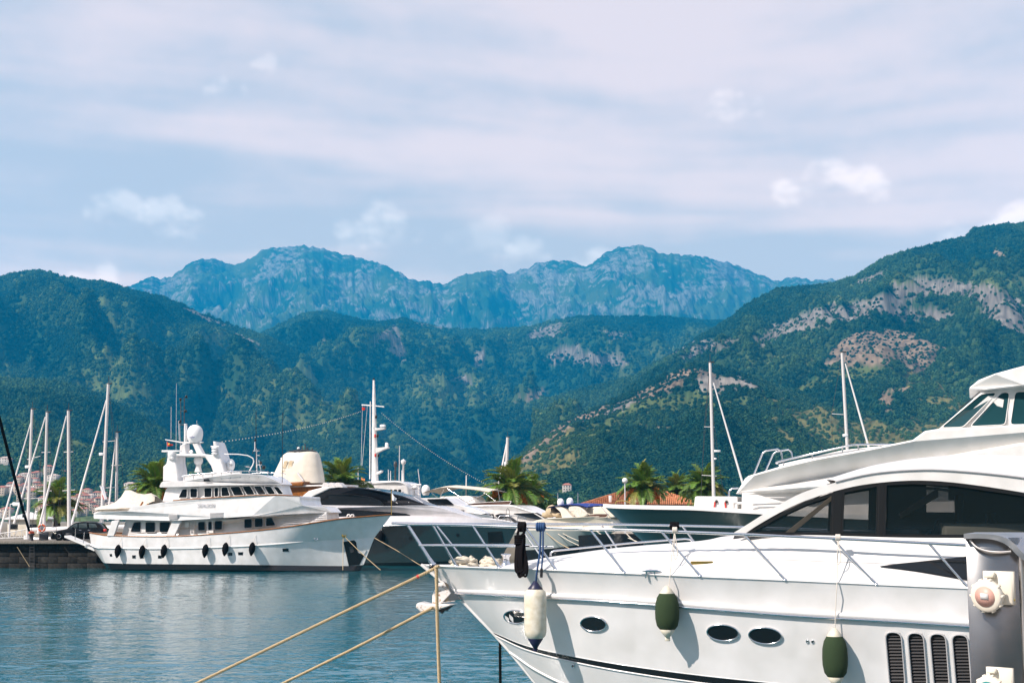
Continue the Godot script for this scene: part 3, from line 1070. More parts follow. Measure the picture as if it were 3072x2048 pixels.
	dash.prism(out([2200, 1640, 2215, 1604, 2400, 1598, 2640, 1590, 2740, 1586, 2760, 1605, 2760, 1640], 0.0), -1.5, 1.45, 0.05)
	put("dashboard", dash, M.dark_leather, t)
	var whl := MB.new()
	var wc := q(2800, 1585, -0.6)
	var wp := PackedVector3Array()
	for k in 19:
		var a := TAU * k / 18
		wp.append(wc + Vector3(0.10 * cos(a), 0.17 * cos(a), 0.17 * sin(a)))
	whl.tube(wp, 0.016, 6, false)
	whl.bar(wc, wc + Vector3(-0.28, -0.1, 0), 0.025)
	put("steering_wheel", whl, M.black_trim, t)
	var sofa := MB.new()
	sofa.box(q(3000, 1585, 0.9) + Vector3(0.2, -0.22, 0), Vector3(2.4, 0.62, 0.5), 0.09)
	put("sofa_back", sofa, M.cream_leather, t)
	for c in [[2975, 1560, -0.7], [2975, 1560, 0.1]]:
		var seat := MB.new()
		seat.box(q(c[0], c[1], c[2]) + Vector3(0, -0.25, 0), Vector3(0.16, 0.75, 0.5), 0.06)
		seat.box(q(c[0], c[1], c[2]) + Vector3(-0.3, -0.5, 0), Vector3(0.5, 0.16, 0.5), 0.06)
		put("helm_seat", seat, M.dark_leather, t)
	for e in [["pillar_liner", [2352, 1600, 2496, 1486, 2512, 1488, 2380, 1600], -1.5], ["stair_panel", [2698, 1541, 2812, 1465, 2816, 1468, 2816, 1490, 2704, 1556], -1.1]]:
		var li := MB.new()
		li.prism(out(e[1], e[2]), e[2] - 0.05, e[2] + 0.05, 0.01)
		put(e[0], li, M.cabin_beige, t)
	var fw := MB.new()
	fw.prism(out([2660, 1452, 2780, 1446, 2780, 1536, 2892, 1536, 2892, 1500, 2846, 1500, 2846, 1452, 3060, 1485, 3200, 1515, 3400, 1590, 3380, 1616, 2660, 1612], -1.6), -1.62, -1.56, 0.0)
	put("cabin_side_lining", fw, M.dark_trim, t)
	var bulk := MB.new()
	bulk.box(Vector3(q(2880, 1500, -1.2).x, y0 + 0.05, -1.35), Vector3(0.14, 1.5, 0.35), 0.02)
	bulk.box(Vector3(q(3200, 1500, 0).x, y0 + 0.0, 0.0), Vector3(0.1, 1.5, 3.2), 0.02)
	put("cabin_bulkhead", bulk, M.dark_trim, t)

	# ---- steel: pulpit, rails, stanchions
	var rail := curve(line([1190, 1569, 0.15, 1240, 1572, 0.45, 1400, 1575, 0.85, 1550, 1580, 1.15, 1750, 1586, 1.55, 1900, 1590, 1.75, 2190, 1601, 2.0, 2520, 1616, 2.15, 2700, 1625, 2.2, 2900, 1635, 2.22, 3300, 1656, 2.22, 3800, 1684, 2.2]), 5)
	var frail := curve(line([1190, 1569, -0.15, 1300, 1571, -0.55, 1500, 1572, -1.05, 1650, 1572, -1.35, 1900, 1574, -1.75, 2216, 1581, -2.0, 2400, 1587, -2.1, 2700, 1600, -2.2, 3300, 1630, -2.22]), 5)
	var tb := MB.new()
	tb.tube(rail, 0.026, 8)
	tb.tube(frail, 0.026, 8)
	tb.tube(curve(PackedVector3Array([frail[0], frail[0] + Vector3(-0.06, 0, 0.1), rail[0] + Vector3(-0.06, 0, -0.1), rail[0]]), 4), 0.026, 8)
	put("guard_rail", tb, M.steel, t)
	var mr := MB.new()
	mr.tube(curve(line([1257, 1635, 0.42, 1350, 1636, 0.72, 1500, 1638, 1.07, 1660, 1640, 1.38]), 4), 0.02, 7)
	put("middle_rail", mr, M.steel, t)
	mr = MB.new()
	mr.tube(curve(line([1257, 1635, -0.42, 1350, 1634, -0.72, 1480, 1634, -1.0, 1590, 1634, -1.25]), 4), 0.02, 7)
	put("middle_rail", mr, M.steel, t)
	for e in [[1219, 1571, 0.3, 1296, 1693, 0.2], [1297, 1573, 0.62, 1368, 1697, 0.5], [1418, 1576, 0.9, 1498, 1702, 1.02], [1577, 1581, 1.2, 1667, 1708, 1.43], [1770, 1587, 1.58, 1873, 1717, 1.83], [1985, 1594, 1.83, 2101, 1727, 2.08], [2233, 1603, 2.02, 2356, 1739, 2.22], [2498, 1616, 2.14, 2630, 1752, 2.28], [2788, 1630, 2.2, 2905, 1762, 2.3], [3090, 1646, 2.22, 3210, 1777, 2.3], [1222, 1570, -0.3, 1300, 1690, -0.2], [1306, 1572, -0.56, 1400, 1690, -0.55], [1557, 1573, -1.15, 1640, 1694, -1.4], [1804, 1574, -1.62, 1880, 1688, -1.85], [2047, 1577, -1.88, 2120, 1676, -2.08], [2300, 1584, -2.05, 2400, 1690, -2.22]]:
		var s := MB.new()
		var a := q(e[0], e[1], e[2])
		var b := q(e[3], e[4], e[5])
		s.bar(a, b, 0.021, 8)
		s.bar(b.lerp(a, 0.12), b, 0.029, 8)
		s.lathe([[0.055, 0.0], [0.05, 0.018], [0.03, 0.03]], b + Vector3(0, -0.006, 0), 10)
		put("stanchion", s, M.steel, t)
	var hr := MB.new()
	hr.tube(line([1652, 1668, -0.4, 1652, 1658, -0.4, 1662, 1652, -0.4, 1750, 1643, -0.5, 1900, 1628, -0.6, 2056, 1616, -0.7, 2072, 1618, -0.7, 2080, 1628, -0.7]), 0.02, 7)
	hr.bar(q(1832, 1634, -0.55), q(1836, 1650, -0.55), 0.016)
	put("deck_grab_rail", hr, M.steel, t)
	var cl := MB.new()
	cl.tube(line([1919, 1713, 1.98, 1935, 1712, 1.98, 1952, 1711.5, 1.98, 1970, 1712, 1.98, 1986, 1715, 1.98]), PackedFloat32Array([0.008, 0.024, 0.03, 0.024, 0.008]), 8)
	cl.bar(q(1941, 1712, 1.98), q(1938, 1733, 1.95), 0.018)
	cl.bar(q(1964, 1712, 1.98), q(1967, 1733, 1.95), 0.018)
	put("cleat", cl, M.steel, t)
	var br := MB.new()
	br.prism(rounded(out([2072, 1683, 2140, 1682.5, 2141, 1692, 2073, 1692.5], 1.88), 0.02), 1.86, 1.915, 0.008)
	put("brass_vent", br, M.brass, t)
	var win := MB.new()
	win.lathe([[0.11, 0.0], [0.11, 0.06], [0.07, 0.1], [0.065, 0.2], [0.1, 0.24], [0.1, 0.26], [0.0, 0.27]], q(1518, 1702, 0.35), 14)
	put("anchor_windlass", win, M.steel, t)

	# ---- openings in the topside
	for e in [[1550, 1848, 37, 22], [1783, 1870, 41, 24], [2170, 1896, 50, 26], [2297, 1905, 52, 26.5]]:
		var o := PackedVector2Array()
		var c := Vector2(e[0], e[1])
		for k in 28:
			var a := TAU * k / 28
			o.append(c + Vector2(cos(a) * e[2], sin(a) * e[3]).rotated(0.09))
		var rim := MB.new()
		rim.loft(on_side(o, c, [[0, 0.0, e[2], e[3]], [0.5, 0.045, e[2], e[3]], [3.0, 0.055, e[2], e[3]], [4.5, 0.035, e[2], e[3]]]), true)
		var p := put("porthole", rim, M.steel, t)
		var gl := MB.new()
		var rr := on_side(o, c, [[4.0, 0.04, e[2], e[3]]])
		gl.fan(rr[0], false)
		put("pane", gl, M.dark_glass, p)
	for k in 6:
		var x: float = 2655.0 + 66.5 * k
		var yy := 1893.0 + 2.6 * k
		var o := rounded(PackedVector2Array([Vector2(x, yy), Vector2(x + 50, yy + 2), Vector2(x + 64, yy + 170), Vector2(x + 15, yy + 168)]), 22, 5)
		var c := Vector2(x + 32, yy + 84)
		var v := MB.new()
		v.loft(on_side(o, c, [[-1.5, 0.002, 27, 84], [-1, 0.035, 27, 84], [2.5, 0.04, 27, 84], [3.5, 0.01, 27, 84], [3.5, -0.16, 27, 84]]), true)
		var vt := put("air_vent", v, M.grey_seal, t)
		var bk := MB.new()
		bk.fan(on_side(o, c, [[3.0, -0.16, 27, 84]])[0], false)
		put("vent_back", bk, M.louvre_black, vt)
		var lv := MB.new()
		for j in 16:
			var ly := yy + 9 + j * 9.6
			var sh := (ly - yy) * 0.088
			lv.loft([PackedVector3Array([side(x + 3 + sh, ly, -0.02), side(x + 47 + sh, ly, -0.02)]), PackedVector3Array([side(x + 3 + sh, ly + 6.5, 0.012), side(x + 47 + sh, ly + 6.5, 0.012)])], false, false, false, false)
		tag(put("vent_louvre", lv, M.louvre_black, vt), "fine black louvres", "", "", "stuff")
	for e in [[2423, 1923], [2439, 1924], [1719.6, 1997]]:
		var o := PackedVector2Array()
		for k in 12: o.append(Vector2(e[0], e[1]) + Vector2(cos(TAU * k / 12) * 5, sin(TAU * k / 12) * 6))
		var f := MB.new()
		f.loft(on_side(o, Vector2(e[0], e[1]), [[0, 0.0, 5, 6], [0.4, 0.02, 5, 6], [2.2, 0.02, 5, 6], [2.6, 0.006, 5, 6]]), true)
		var ht := put("drain_fitting", f, M.steel, t)
		var h := MB.new()
		h.fan(on_side(o, Vector2(e[0], e[1]), [[2.4, 0.007, 5, 6]])[0], false)
		put("drain_hole", h, M.black_paint, ht)
	# ---- anchor in its roller
	var an := thing("anchor", "white galvanised anchor with rust marks hanging from the bow of the near yacht", "anchor", fr.o, fr.b)
	var sh := MB.new()
	sh.prism(out([1318, 1747, 1330, 1750, 1358, 1778, 1322, 1814, 1298, 1810, 1299, 1782], 0.0), -0.07, 0.07, 0.02)
	put("shank", sh, M.anchor_white, an)
	var fk := MB.new()
	fk.prism(out([1255, 1819, 1258, 1809, 1265, 1805, 1291, 1811, 1339, 1810, 1366, 1812, 1342, 1822, 1310, 1832, 1270, 1834], 0.0), -0.22, 0.22, 0.05)
	put("fluke", fk, M.anchor_white, an)
	var fb2 := MB.new()
	fb2.prism(out([1308, 1828, 1345, 1820, 1366, 1813, 1350, 1824, 1342, 1832, 1336, 1830, 1328, 1840], 0.15), 0.1, 0.2, 0.02)
	put("fluke_tip", fb2, M.black_paint, an)
	var rl := MB.new()
	rl.prism(out([1330, 1740, 1345, 1746, 1380, 1785, 1390, 1800, 1325, 1808, 1352, 1778], 0.0), -0.09, 0.09, 0.02)
	put("bow_roller", rl, M.steel, t)
	var fl2 := MB.new()
	fl2.box(q(1303, 1699, 0.1), Vector3(0.14, 0.07, 0.3), 0.02)
	put("fairlead", fl2, M.black_trim, t)

func reversed(a: PackedVector2Array) -> PackedVector2Array:
	var b := a.duplicate()
	b.reverse()
	return b

# ---------------------------------------------------------------- what hangs on the near yacht
func fender(n: String, label: String, c: Vector3, h: float, r: float, body: Material, ends: Material, sock: bool) -> Node3D:
	var t := thing(n, label, "fender", Vector3.ZERO, Basis(), "fenders along the near yacht")
	t.position = c
	var b := MB.new()
	var k := h / 2
	if sock:
		b.lathe([[r * 0.62, -k * 0.66], [r * 0.86, -k * 0.52], [r * 0.98, -k * 0.25], [r, 0.0], [r * 0.97, k * 0.3], [r * 0.84, k * 0.55], [r * 0.62, k * 0.72]], Vector3.ZERO, 24)
		put("knitted_sock", b, body, t)
		var e := MB.new()
		e.lathe([[r * 0.6, k * 0.7], [r * 0.62, k * 0.73], [r * 0.34, k * 0.9], [r * 0.14, k], [0.0, k]], Vector3.ZERO, 20)
		put("fender_end", e, ends, t)
		e = MB.new()
		e.lathe([[r * 0.6, -k * 0.64], [r * 0.64, -k * 0.66], [r * 0.4, -k * 0.84], [r * 0.16, -k * 0.97], [0.0, -k]], Vector3.ZERO, 20)
		put("fender_end", e, ends, t)
	else:
		b.lathe([[r * 0.66, -k * 0.70], [r * 0.9, -k * 0.62], [r, -k * 0.48], [r, 0.0], [r, k * 0.55], [r * 0.93, k * 0.68], [r * 0.68, k * 0.76]], Vector3.ZERO, 24)
		put("fender_body", b, body, t)
		var e := MB.new()
		e.lathe([[r * 0.69, k * 0.755], [r * 0.7, k * 0.77], [r * 0.36, k * 0.9], [r * 0.16, k], [0.0, k]], Vector3.ZERO, 20)
		put("fender_end", e, ends, t)
		e = MB.new()
		e.lathe([[r * 0.68, -k * 0.695], [r * 0.69, -k * 0.71], [r * 0.36, -k * 0.88], [r * 0.15, -k], [0.0, -k]], Vector3.ZERO, 20)
		put("fender_end", e, ends, t)
	var eye := MB.new()
	eye.box(Vector3(0, -k - 0.01, 0), Vector3(0.09, 0.07, 0.03), 0.01)
	put("fender_eye", eye, ends, t)
	return t

func yacht_gear() -> void:
	# world points of the boat frame
	var w := func(px: float, py: float, z: float) -> Vector3: return fr.o + fr.b * q(px, py, z)
	var len := func(px: float, a: float, b: float, z: float) -> float: return q(px, a, z).y - q(px, b, z).y
	fender("white_fender", "long white cylindrical fender with dark blue ends hanging near the bow", w.call(1606, 1844, 1.5), len.call(1606, 1742, 1946, 1.62), 0.205, M.fender_white, M.navy_rubber, false)
	fender("green_fender", "green sock covered fender hanging amidships from a thin white line", w.call(2002, 1836, 2.06), len.call(2002, 1757, 1915, 2.2), 0.215, M.green_knit, M.fender_white, true)
	fender("green_fender", "lower green sock covered fender hanging beside the black air vents", w.call(2506, 1972, 2.3), len.call(2506, 1884, 2062, 2.38), 0.215, M.green_knit, M.fender_white, true)
	var lines := [
		["fender_line", "blue braided line from the bow rail to the white fender", M.blue_rope, [[1622, 1580, 1.33, 1620, 1650, 1.42, 1613, 1700, 1.55, 1608, 1744, 1.5]], 0.02],
		["fender_line", "thin white line from the rail to the green fender amidships", M.white_line, [[2025, 1590, 1.9, 2016, 1660, 2.02, 2008, 1757, 2.08]], 0.009],
		["fender_line", "thin white line from the rail to the lowest green fender", M.white_line, [[2515, 1612, 2.18, 2512, 1740, 2.33, 2508, 1820, 2.33, 2506, 1886, 2.3]], 0.009]]
	for l in lines:
		var t := thing(l[0], l[1], "rope", fr.o, fr.b, "lines holding the fenders")
		for p in l[3]:
			var m := MB.new()
			var c := curve(line(p), 6)
			if l[4] > 0.015: strands(m, c, l[4], 0.13)
			else: m.tube(c, l[4], 6)
			put("line", m, l[2], t)
		var kn := MB.new()
		var p0 := q(l[3][0][0], l[3][0][1], l[3][0][2])
		for k in 4:
			var lp := PackedVector3Array()
			for j in 13:
				var a := TAU * j / 12
				lp.append(p0 + Vector3(0.02 * (k - 1.5) * (2.0 if l[4] > 0.015 else 1.0), cos(a) * (0.035 + l[4] * 1.5), sin(a) * (0.035 + l[4] * 1.5)))
			kn.tube(lp, l[4] * 1.1 + 0.003, 6, false)
		put("knot", kn, l[2], t)
		if l[4] > 0.015:
			var m := MB.new()
			strands(m, curve(line([1629, 1582, 1.36, 1629, 1650, 1.44, 1625, 1705, 1.5]), 6), 0.018, 0.13)
			put("line", m, l[2], t)
			var e := MB.new()
			e.bar(q(1625, 1705, 1.5), q(1624, 1732, 1.52), 0.028)
			put("whipped_end", e, M.black_paint, t)
		else:
			var m := MB.new()
			var px: float = l[3][0][0]
			var zz: float = l[3][0][2]
			m.tube(curve(line([px, 1600 + (px - 2025) * 0.045, zz + 0.04, px + 8, 1655 + (px - 2025) * 0.03, zz + 0.09, px + 2, 1678 + (px - 2025) * 0.03, zz + 0.1, px - 3, 1660 + (px - 2025) * 0.03, zz + 0.09, px + 1, 1602 + (px - 2025) * 0.045, zz + 0.04]), 6), 0.008, 5)
			put("loop", m, l[2], t)
	# black coil hanging from the rail
	var t := thing("rope_coil", "black mooring rope coiled and hung from the bow rail", "rope", fr.o, fr.b)
	var m := MB.new()
	rng.seed = 31
	for k in 9:
		var x := 1550.0 + k * 2.3
		var b := rng.randf_range(-8, 8)
		m.tube(curve(line([x + 2, 1612, 1.24 + k * 0.012, x - 3, 1660, 1.34 + k * 0.01, x - 2 + b * 0.4, 1712 + b, 1.44, x + 8 + b * 0.3, 1722 + b, 1.46, x + 14, 1700, 1.42, x + 6, 1650, 1.36, x + 4, 1612, 1.27]), 5), 0.021, 7, false)
	put("coil", m, M.black_rope, t)
	var wr := MB.new()
	var hx := PackedVector3Array()
	for j in 50:
		var a := TAU * j / 10.0
		hx.append(q(1560, 1606 + j * 0.55, 1.29) + Vector3(cos(a) * 0.09, 0, sin(a) * 0.075))
	wr.tube(hx, 0.024, 6)
	put("wrapping", wr, M.black_rope, t)
	var kn := MB.new()
	for k in 5:
		var lp := PackedVector3Array()
		for j in 13:
			var a := TAU * j / 12
			lp.append(q(1558 + k * 4, 1580, 1.18) + Vector3(0, cos(a) * 0.075, sin(a) * 0.075))
		kn.tube(lp, 0.026, 6, false)
	kn.tube(curve(line([1566, 1584, 1.24, 1572, 1598, 1.26, 1560, 1610, 1.27]), 4), 0.026, 6)
	kn.tube(curve(line([1560, 1584, 1.24, 1553, 1600, 1.26, 1556, 1614, 1.27]), 4), 0.026, 6)
	put("knot", kn, M.black_rope, t)
	# black lashing on the far rail
	var ls := thing("rope_lashing", "black rope knotted round the far rail amidships", "rope", fr.o, fr.b)
	var lm := MB.new()
	for k in 6:
		var lp := PackedVector3Array()
		for j in 13:
			var a := TAU * j / 12
			lp.append(q(2014 + k * 4, 1575.5, -1.8) + Vector3(0.012 * sin(a * 2.0), cos(a) * 0.055, sin(a) * 0.055))
		lm.tube(lp, 0.02, 6, false)
	put("knot", lm, M.black_rope, ls)
	var le := MB.new()
	le.tube(curve(line([2016, 1580, -1.74, 2012, 1598, -1.72, 2015, 1618, -1.72]), 4), 0.024, 6)
	put("hanging_end", le, M.black_rope, ls)
	# heaps of cream rope on the foredeck
	for hp in [[1392, 1692, 0.25, 0.62, "cream mooring rope heaped at the tip of the foredeck"], [1473, 1694, 0.2, 0.5, "cream mooring rope heaped beside the anchor windlass"]]:
		var h := thing("rope_heap", hp[4], "rope", fr.o, fr.b, "mooring ropes lying on the foredeck")
		var hm := MB.new()
		var path := PackedVector3Array()
		var c := q(hp[0], hp[1] + 5, hp[2])
		var ph := 0.0
		for j in 90:
			ph += rng.randf_range(0.35, 0.6)
			var rr: float = hp[3] * 0.45 * rng.randf_range(0.45, 1.0)
			path.append(c + Vector3(cos(ph) * rr, 0.03 + 0.15 * rng.randf() * (1.25 - rr / (hp[3] * 0.45)) + 0.05 * sin(ph * 0.7), sin(ph) * rr * 0.7))
		hm.tube(curve(path, 3), 0.034, 6)
		put("coil", hm, M.cream_rope, h)

	# ---- mooring ropes of the bow
	var ropes := [
		["mooring_rope", "thick three strand mooring rope running from the bow tip down left, the upper one", PackedVector3Array([at(1304, 1702, 28.1), at(1290, 1712, 28.1), at(1000, 1851, 28.8), at(592, 2048, 30.0), at(470, 2105, 30.4)]), 0.034, M.tan_rope],
		["mooring_rope", "thick mooring rope running from below the anchor down left into the water", PackedVector3Array([at(1300, 1822, 28.2), at(1265, 1840, 28.3), at(1060, 1946, 29.8), at(860, 2044, 31.5), at(820, 2062, 32.0)]), 0.034, M.tan_rope],
		["mooring_rope", "thick mooring rope hanging straight down from the bow tip", PackedVector3Array([at(1306, 1702, 27.95), at(1309, 1720, 27.95), at(1312, 1870, 27.95), at(1318, 2048, 27.95), at(1321, 2140, 27.95)]), 0.036, M.tan_rope],
		["mooring_rope", "dark weedy mooring rope hanging below the stem of the near yacht", PackedVector3Array([at(1500, 1905, 29.4), at(1500, 1930, 29.4), at(1501, 2048, 29.4), at(1502, 2140, 29.4)]), 0.032, M.weedy_rope]]
	for r in ropes:
		var rt := thing(r[0], r[1], "rope", Vector3.ZERO, Basis(), "mooring ropes of the near yacht")
		var rm := MB.new()
		strands(rm, curve(r[2], 8), r[3], 0.17)
		put("strands", rm, r[4], rt)
		if r[4] == M.tan_rope:
			var wm := MB.new()
			var a: Vector3 = r[2][1].lerp(r[2][2], 0.11)
			var b: Vector3 = r[2][1].lerp(r[2][2], 0.13)
			wm.bar(a, b, r[3] * 1.12, 10)
			put("marking_band", wm, M.red_tape if r[1].ends_with("upper one") else M.tan_rope, rt)

# ---------------------------------------------------------------- power pedestal on our quay
func pedestal() -> void:
	var d := 6.0
	var c := at(2990, 1600, d)
	# the front faces a little to the left of the viewer
	var yaw := -0.44
	var b := Basis(Vector3.UP, yaw)
	fr = {"o": Vector3(at(2895, 1600, d).x, 0, -d), "b": b}
	var t := thing("power_pedestal", "stainless steel shore power pedestal with curved lid and round white sockets", "pedestal", fr.o, b)
	var x0 := q(2905, 1800, 0).x
	var x1 := q(3062, 1800, 0).x
	var y1 := q(2905, 1612, 0).y
	var body := MB.new()
	body.box(Vector3((x0 + x1) / 2, (y1 + QUAY) / 2, -0.14), Vector3(x1 - x0, y1 - QUAY, 0.28), 0.0015)
	put("body", body, M.mirror_steel, t)
	var post := MB.new()
	post.box(Vector3(x1 + 0.045, (y1 + QUAY) / 2 - 0.02, -0.12), Vector3(0.08, y1 - QUAY - 0.1, 0.22), 0.02)
	for k in 3: post.bar(Vector3(x1 + 0.012 + k * 0.026, QUAY, 0.0), Vector3(x1 + 0.012 + k * 0.026, y1 - 0.075, 0.0), 0.011, 8)
	put("corner_post", post, M.satin_steel, t)
	# lid: flat at the left, curving down to the right
	var f0 := curve(line([2892, 1601, 0.035, 2940, 1601, 0.035, 2985, 1604, 0.035, 3020, 1614, 0.035, 3046, 1632, 0.035, 3066, 1654, 0.035, 3110, 1690, 0.035]), 4)
	var f1 := curve(line([2893, 1616, 0.035, 2940, 1615, 0.035, 2978, 1618, 0.035, 3010, 1628, 0.035, 3034, 1645, 0.035, 3056, 1668, 0.035, 3104, 1706, 0.035]), 4)
	var dz := Vector3(0, 0, -0.34)
	var lid := MB.new()
	var rear := PackedVector3Array()
	for v in f0: rear.append(Vector3(v.x, f0[0].y + 0.004, dz.z))
	lid.loft([f1, f0, rear, lift(f1, dz), f1], false, false, false, false)
	put("lid", lid, M.brushed_steel, t)
	var arc := MB.new()
	arc.tube(curve(line([2912, 1620, 0.012, 2930, 1640, 0.02, 2960, 1652, 0.024, 3000, 1656, 0.024, 3035, 1654, 0.02]), 6), 0.006, 8)
	put("handle", arc, M.satin_steel, t)
	for e in [[2985, 1772, 1.0, M.pink_plastic, "pale pink"], [2990, 2052, 0.86, M.teal_plastic, "teal"]]:
		var s: float = e[2]
		var p := q(e[0], e[1], 0.0)
		var rx := Basis(Vector3.RIGHT, PI / 2)
		var tilt := Basis(Vector3.UP, -0.32) * Basis(Vector3.RIGHT, 0.16)
		var pl := MB.new()
		pl.box(p + Vector3(0.022, 0.014, 0.02) * s, Vector3(0.125, 0.135, 0.04) * s, 0.008 * s, Basis(Vector3.UP, -0.25))
		var fl := put("socket", pl, M.ivory_plastic, t)
		fl.set_meta("label", "ivory socket with " + e[4] + " cap")
		for sc in [[-0.04, 0.06], [0.055, 0.06], [0.06, -0.045]]:
			var sw := MB.new()
			sw.lathe([[0.007 * s, 0.0], [0.006 * s, 0.004], [0.0, 0.005]], p + Vector3(sc[0] + 0.018, sc[1] + 0.012, 0.042) * s, 8, Basis(Vector3.UP, -0.25) * rx)
			put("screw", sw, M.brass, fl)
		var hg := MB.new()
		hg.box(p + Vector3(-0.01, 0.067, 0.05) * s, Vector3(0.04, 0.022, 0.03) * s, 0.004 * s, Basis(Vector3.UP, -0.25))
		put("hinge", hg, M.ivory_plastic, fl)
		var cap := MB.new()
		var q0 := p + Vector3(-0.012, -0.012, 0.05) * s
		cap.lathe([[0.052 * s, 0.0], [0.06 * s, 0.012 * s], [0.066 * s, 0.018 * s], [0.066 * s, 0.04 * s], [0.060 * s, 0.048 * s], [0.04 * s, 0.049 * s]], q0, 28, tilt * rx)
		for k in 10:
			var a := TAU * k / 10
			cap.box(q0 + tilt * Vector3(cos(a) * 0.066 * s, sin(a) * 0.066 * s, 0.028 * s), Vector3(0.010, 0.010, 0.026) * s, 0.002, tilt * Basis(Vector3(0, 0, 1), a))
		put("socket_cap", cap, M.ivory_plastic, fl)
		var disc := MB.new()
		disc.lathe([[0.042 * s, 0.047 * s], [0.042 * s, 0.052 * s], [0.0, 0.0525 * s]], q0, 28, tilt * rx)
		put("cap_disc", disc, e[3], fl)
		var stk := MB.new()
		stk.box(q0 + tilt * Vector3(0.0, 0.002, 0.0545 * s), Vector3(0.034, 0.024, 0.002) * s, 0.0, tilt * Basis(Vector3(0, 0, 1), -0.06))
		put("sticker", stk, M.white_paint, fl)

# ---------------------------------------------------------------- tools for the moored boats
# half width along a boat: pairs of photograph column and half width, as a function of the boat's own x
func beam(a: Array) -> Callable:
	var xs := []
	for i in range(0, a.size(), 2): xs.append([q2(a[i], 1560, a[i + 1]).x, a[i + 1]])
	return func(x: float) -> float:
		if x <= xs[0][0]: return xs[0][1]
		for i in xs.size() - 1:
			if x <= xs[i + 1][0]: return lerpf(xs[i][1], xs[i + 1][1], (x - xs[i][0]) / (xs[i + 1][0] - xs[i][0]))
		return xs[xs.size() - 1][1]

# point seen at a pixel on a boat's side
func sidep(px: float, py: float, zf: Callable) -> Vector3:
	var z := 0.0
	for k in 4: z = zf.call(q(px, py, z).x)
	return q(px, py, z)

# a body whose outline is seen from the side, as wide as zf says, with eased rims
func block(o: Array, zf: Callable, ch := 0.05, fine := 0.0) -> MB:
	var m := MB.new()
	var p := PackedVector2Array()
	for i in range(0, o.size(), 2):
		var v := sidep(o[i], o[i + 1], zf)
		p.append(Vector2(v.x, v.y))
	if fine > 0.0: p = rounded(p, fine, 3)
	if Geometry2D.is_polygon_clockwise(p): p.reverse()
	ch = MB.ease(p, ch)
	var ins := MB.inset(p, ch)
	var lay := [[ins, 1.0, 0.0], [p, 1.0, -ch], [p, -1.0, ch], [ins, -1.0, 0.0]]
	m.flat()
	for i in 3:
		for j in p.size():
			var k := (j + 1) % p.size()
			var a: PackedVector2Array = lay[i][0]
			var b: PackedVector2Array = lay[i + 1][0]
			var f := func(v: Vector2, l: Array) -> Vector3: return Vector3(v.x, v.y, zf.call(v.x) * l[1] + l[2])
			m.quad(f.call(a[j], lay[i]), f.call(a[k], lay[i]), f.call(b[k], lay[i + 1]), f.call(b[j], lay[i + 1]))
	var t := Geometry2D.triangulate_polygon(ins)
	for i in range(0, t.size(), 3):
		for s in [1.0, -1.0]:
			var r := []
			for e in 3: r.append(Vector3(ins[t[i + e]].x, ins[t[i + e]].y, s * zf.call(ins[t[i + e]].x)))
			if s > 0: r.reverse()
			m.tri(r[0], r[1], r[2])
	return m

# window: frame with a pane inside it, standing a little proud of the side
func window(t: Node, o: Array, zf: Callable, frame_mat: Material, pane_mat: Material, n := "window", rim := 0.035) -> MeshInstance3D:
	var p := PackedVector2Array()
	for i in range(0, o.size(), 2):
		var v := sidep(o[i], o[i + 1], zf)
		p.append(Vector2(v.x, v.y))
	p = rounded(p, 0.09, 2)
	if Geometry2D.is_polygon_clockwise(p): p.reverse()
	var big := MB.inset(p, -rim)
	var f := MB.new()
	f.flat()
	for j in p.size():
		var k := (j + 1) % p.size()
		var g := func(v: Vector2, d: float) -> Vector3: return Vector3(v.x, v.y, zf.call(v.x) + d)
		f.quad(g.call(big[j], -0.02), g.call(big[k], -0.02), g.call(big[k], 0.03), g.call(big[j], 0.03))
		f.quad(g.call(big[j], 0.03), g.call(big[k], 0.03), g.call(p[k], 0.03), g.call(p[j], 0.03))
		f.quad(g.call(p[j], 0.03), g.call(p[k], 0.03), g.call(p[k], 0.008), g.call(p[j], 0.008))
	var w := put(n, f, frame_mat, t)
	var g := MB.new()
	g.flat()
	var tr := Geometry2D.triangulate_polygon(p)
	for i in range(0, tr.size(), 3):
		var r := []
		for e in 3: r.append(Vector3(p[tr[i + e]].x, p[tr[i + e]].y, zf.call(p[tr[i + e]].x) + 0.012))
		g.tri(r[0], r[1], r[2])
	put("pane", g, pane_mat, w)
	return w

# hull from lines of (px, py, half width), top to bottom; each strip gets a name and a material
func hull(t: Node, lines: Array, names: Array, mats: Array, deck: Material, n := 5) -> Array:
	var c := []
	for l in lines: c.append(curve(line(l), n))
	var last: PackedVector3Array = c[c.size() - 1].duplicate()
	for i in last.size(): last[i] = Vector3(last[i].x, -0.5, last[i].z * 0.8)
	c.append(last)
	for k in c.size() - 1:
		var m := MB.new()
		m.loft([c[k + 1], c[k]])
		m.loft([flip(c[k]), flip(c[k + 1])])
		var e0: Vector3 = c[k][0]
		var e1: Vector3 = c[k + 1][0]
		m.flat()
		m.quad(e0, e1, e1 * Vector3(1, 1, -1), e0 * Vector3(1, 1, -1))
		var w0: Vector3 = c[k][c[k].size() - 1]
		var w1: Vector3 = c[k + 1][c[k + 1].size() - 1]
		if w0.z > 0.05: m.quad(w0, w0 * Vector3(1, 1, -1), w1 * Vector3(1, 1, -1), w1)
		put(names[mini(k, names.size() - 1)], m, mats[mini(k, mats.size() - 1)], t)
	var d := MB.new()
	var top: PackedVector3Array = lift(c[0], Vector3(0, -0.06, 0))
	d.loft([top, flip(top)], false, false, false, false)
	put("deck", d, deck, t)
	return c

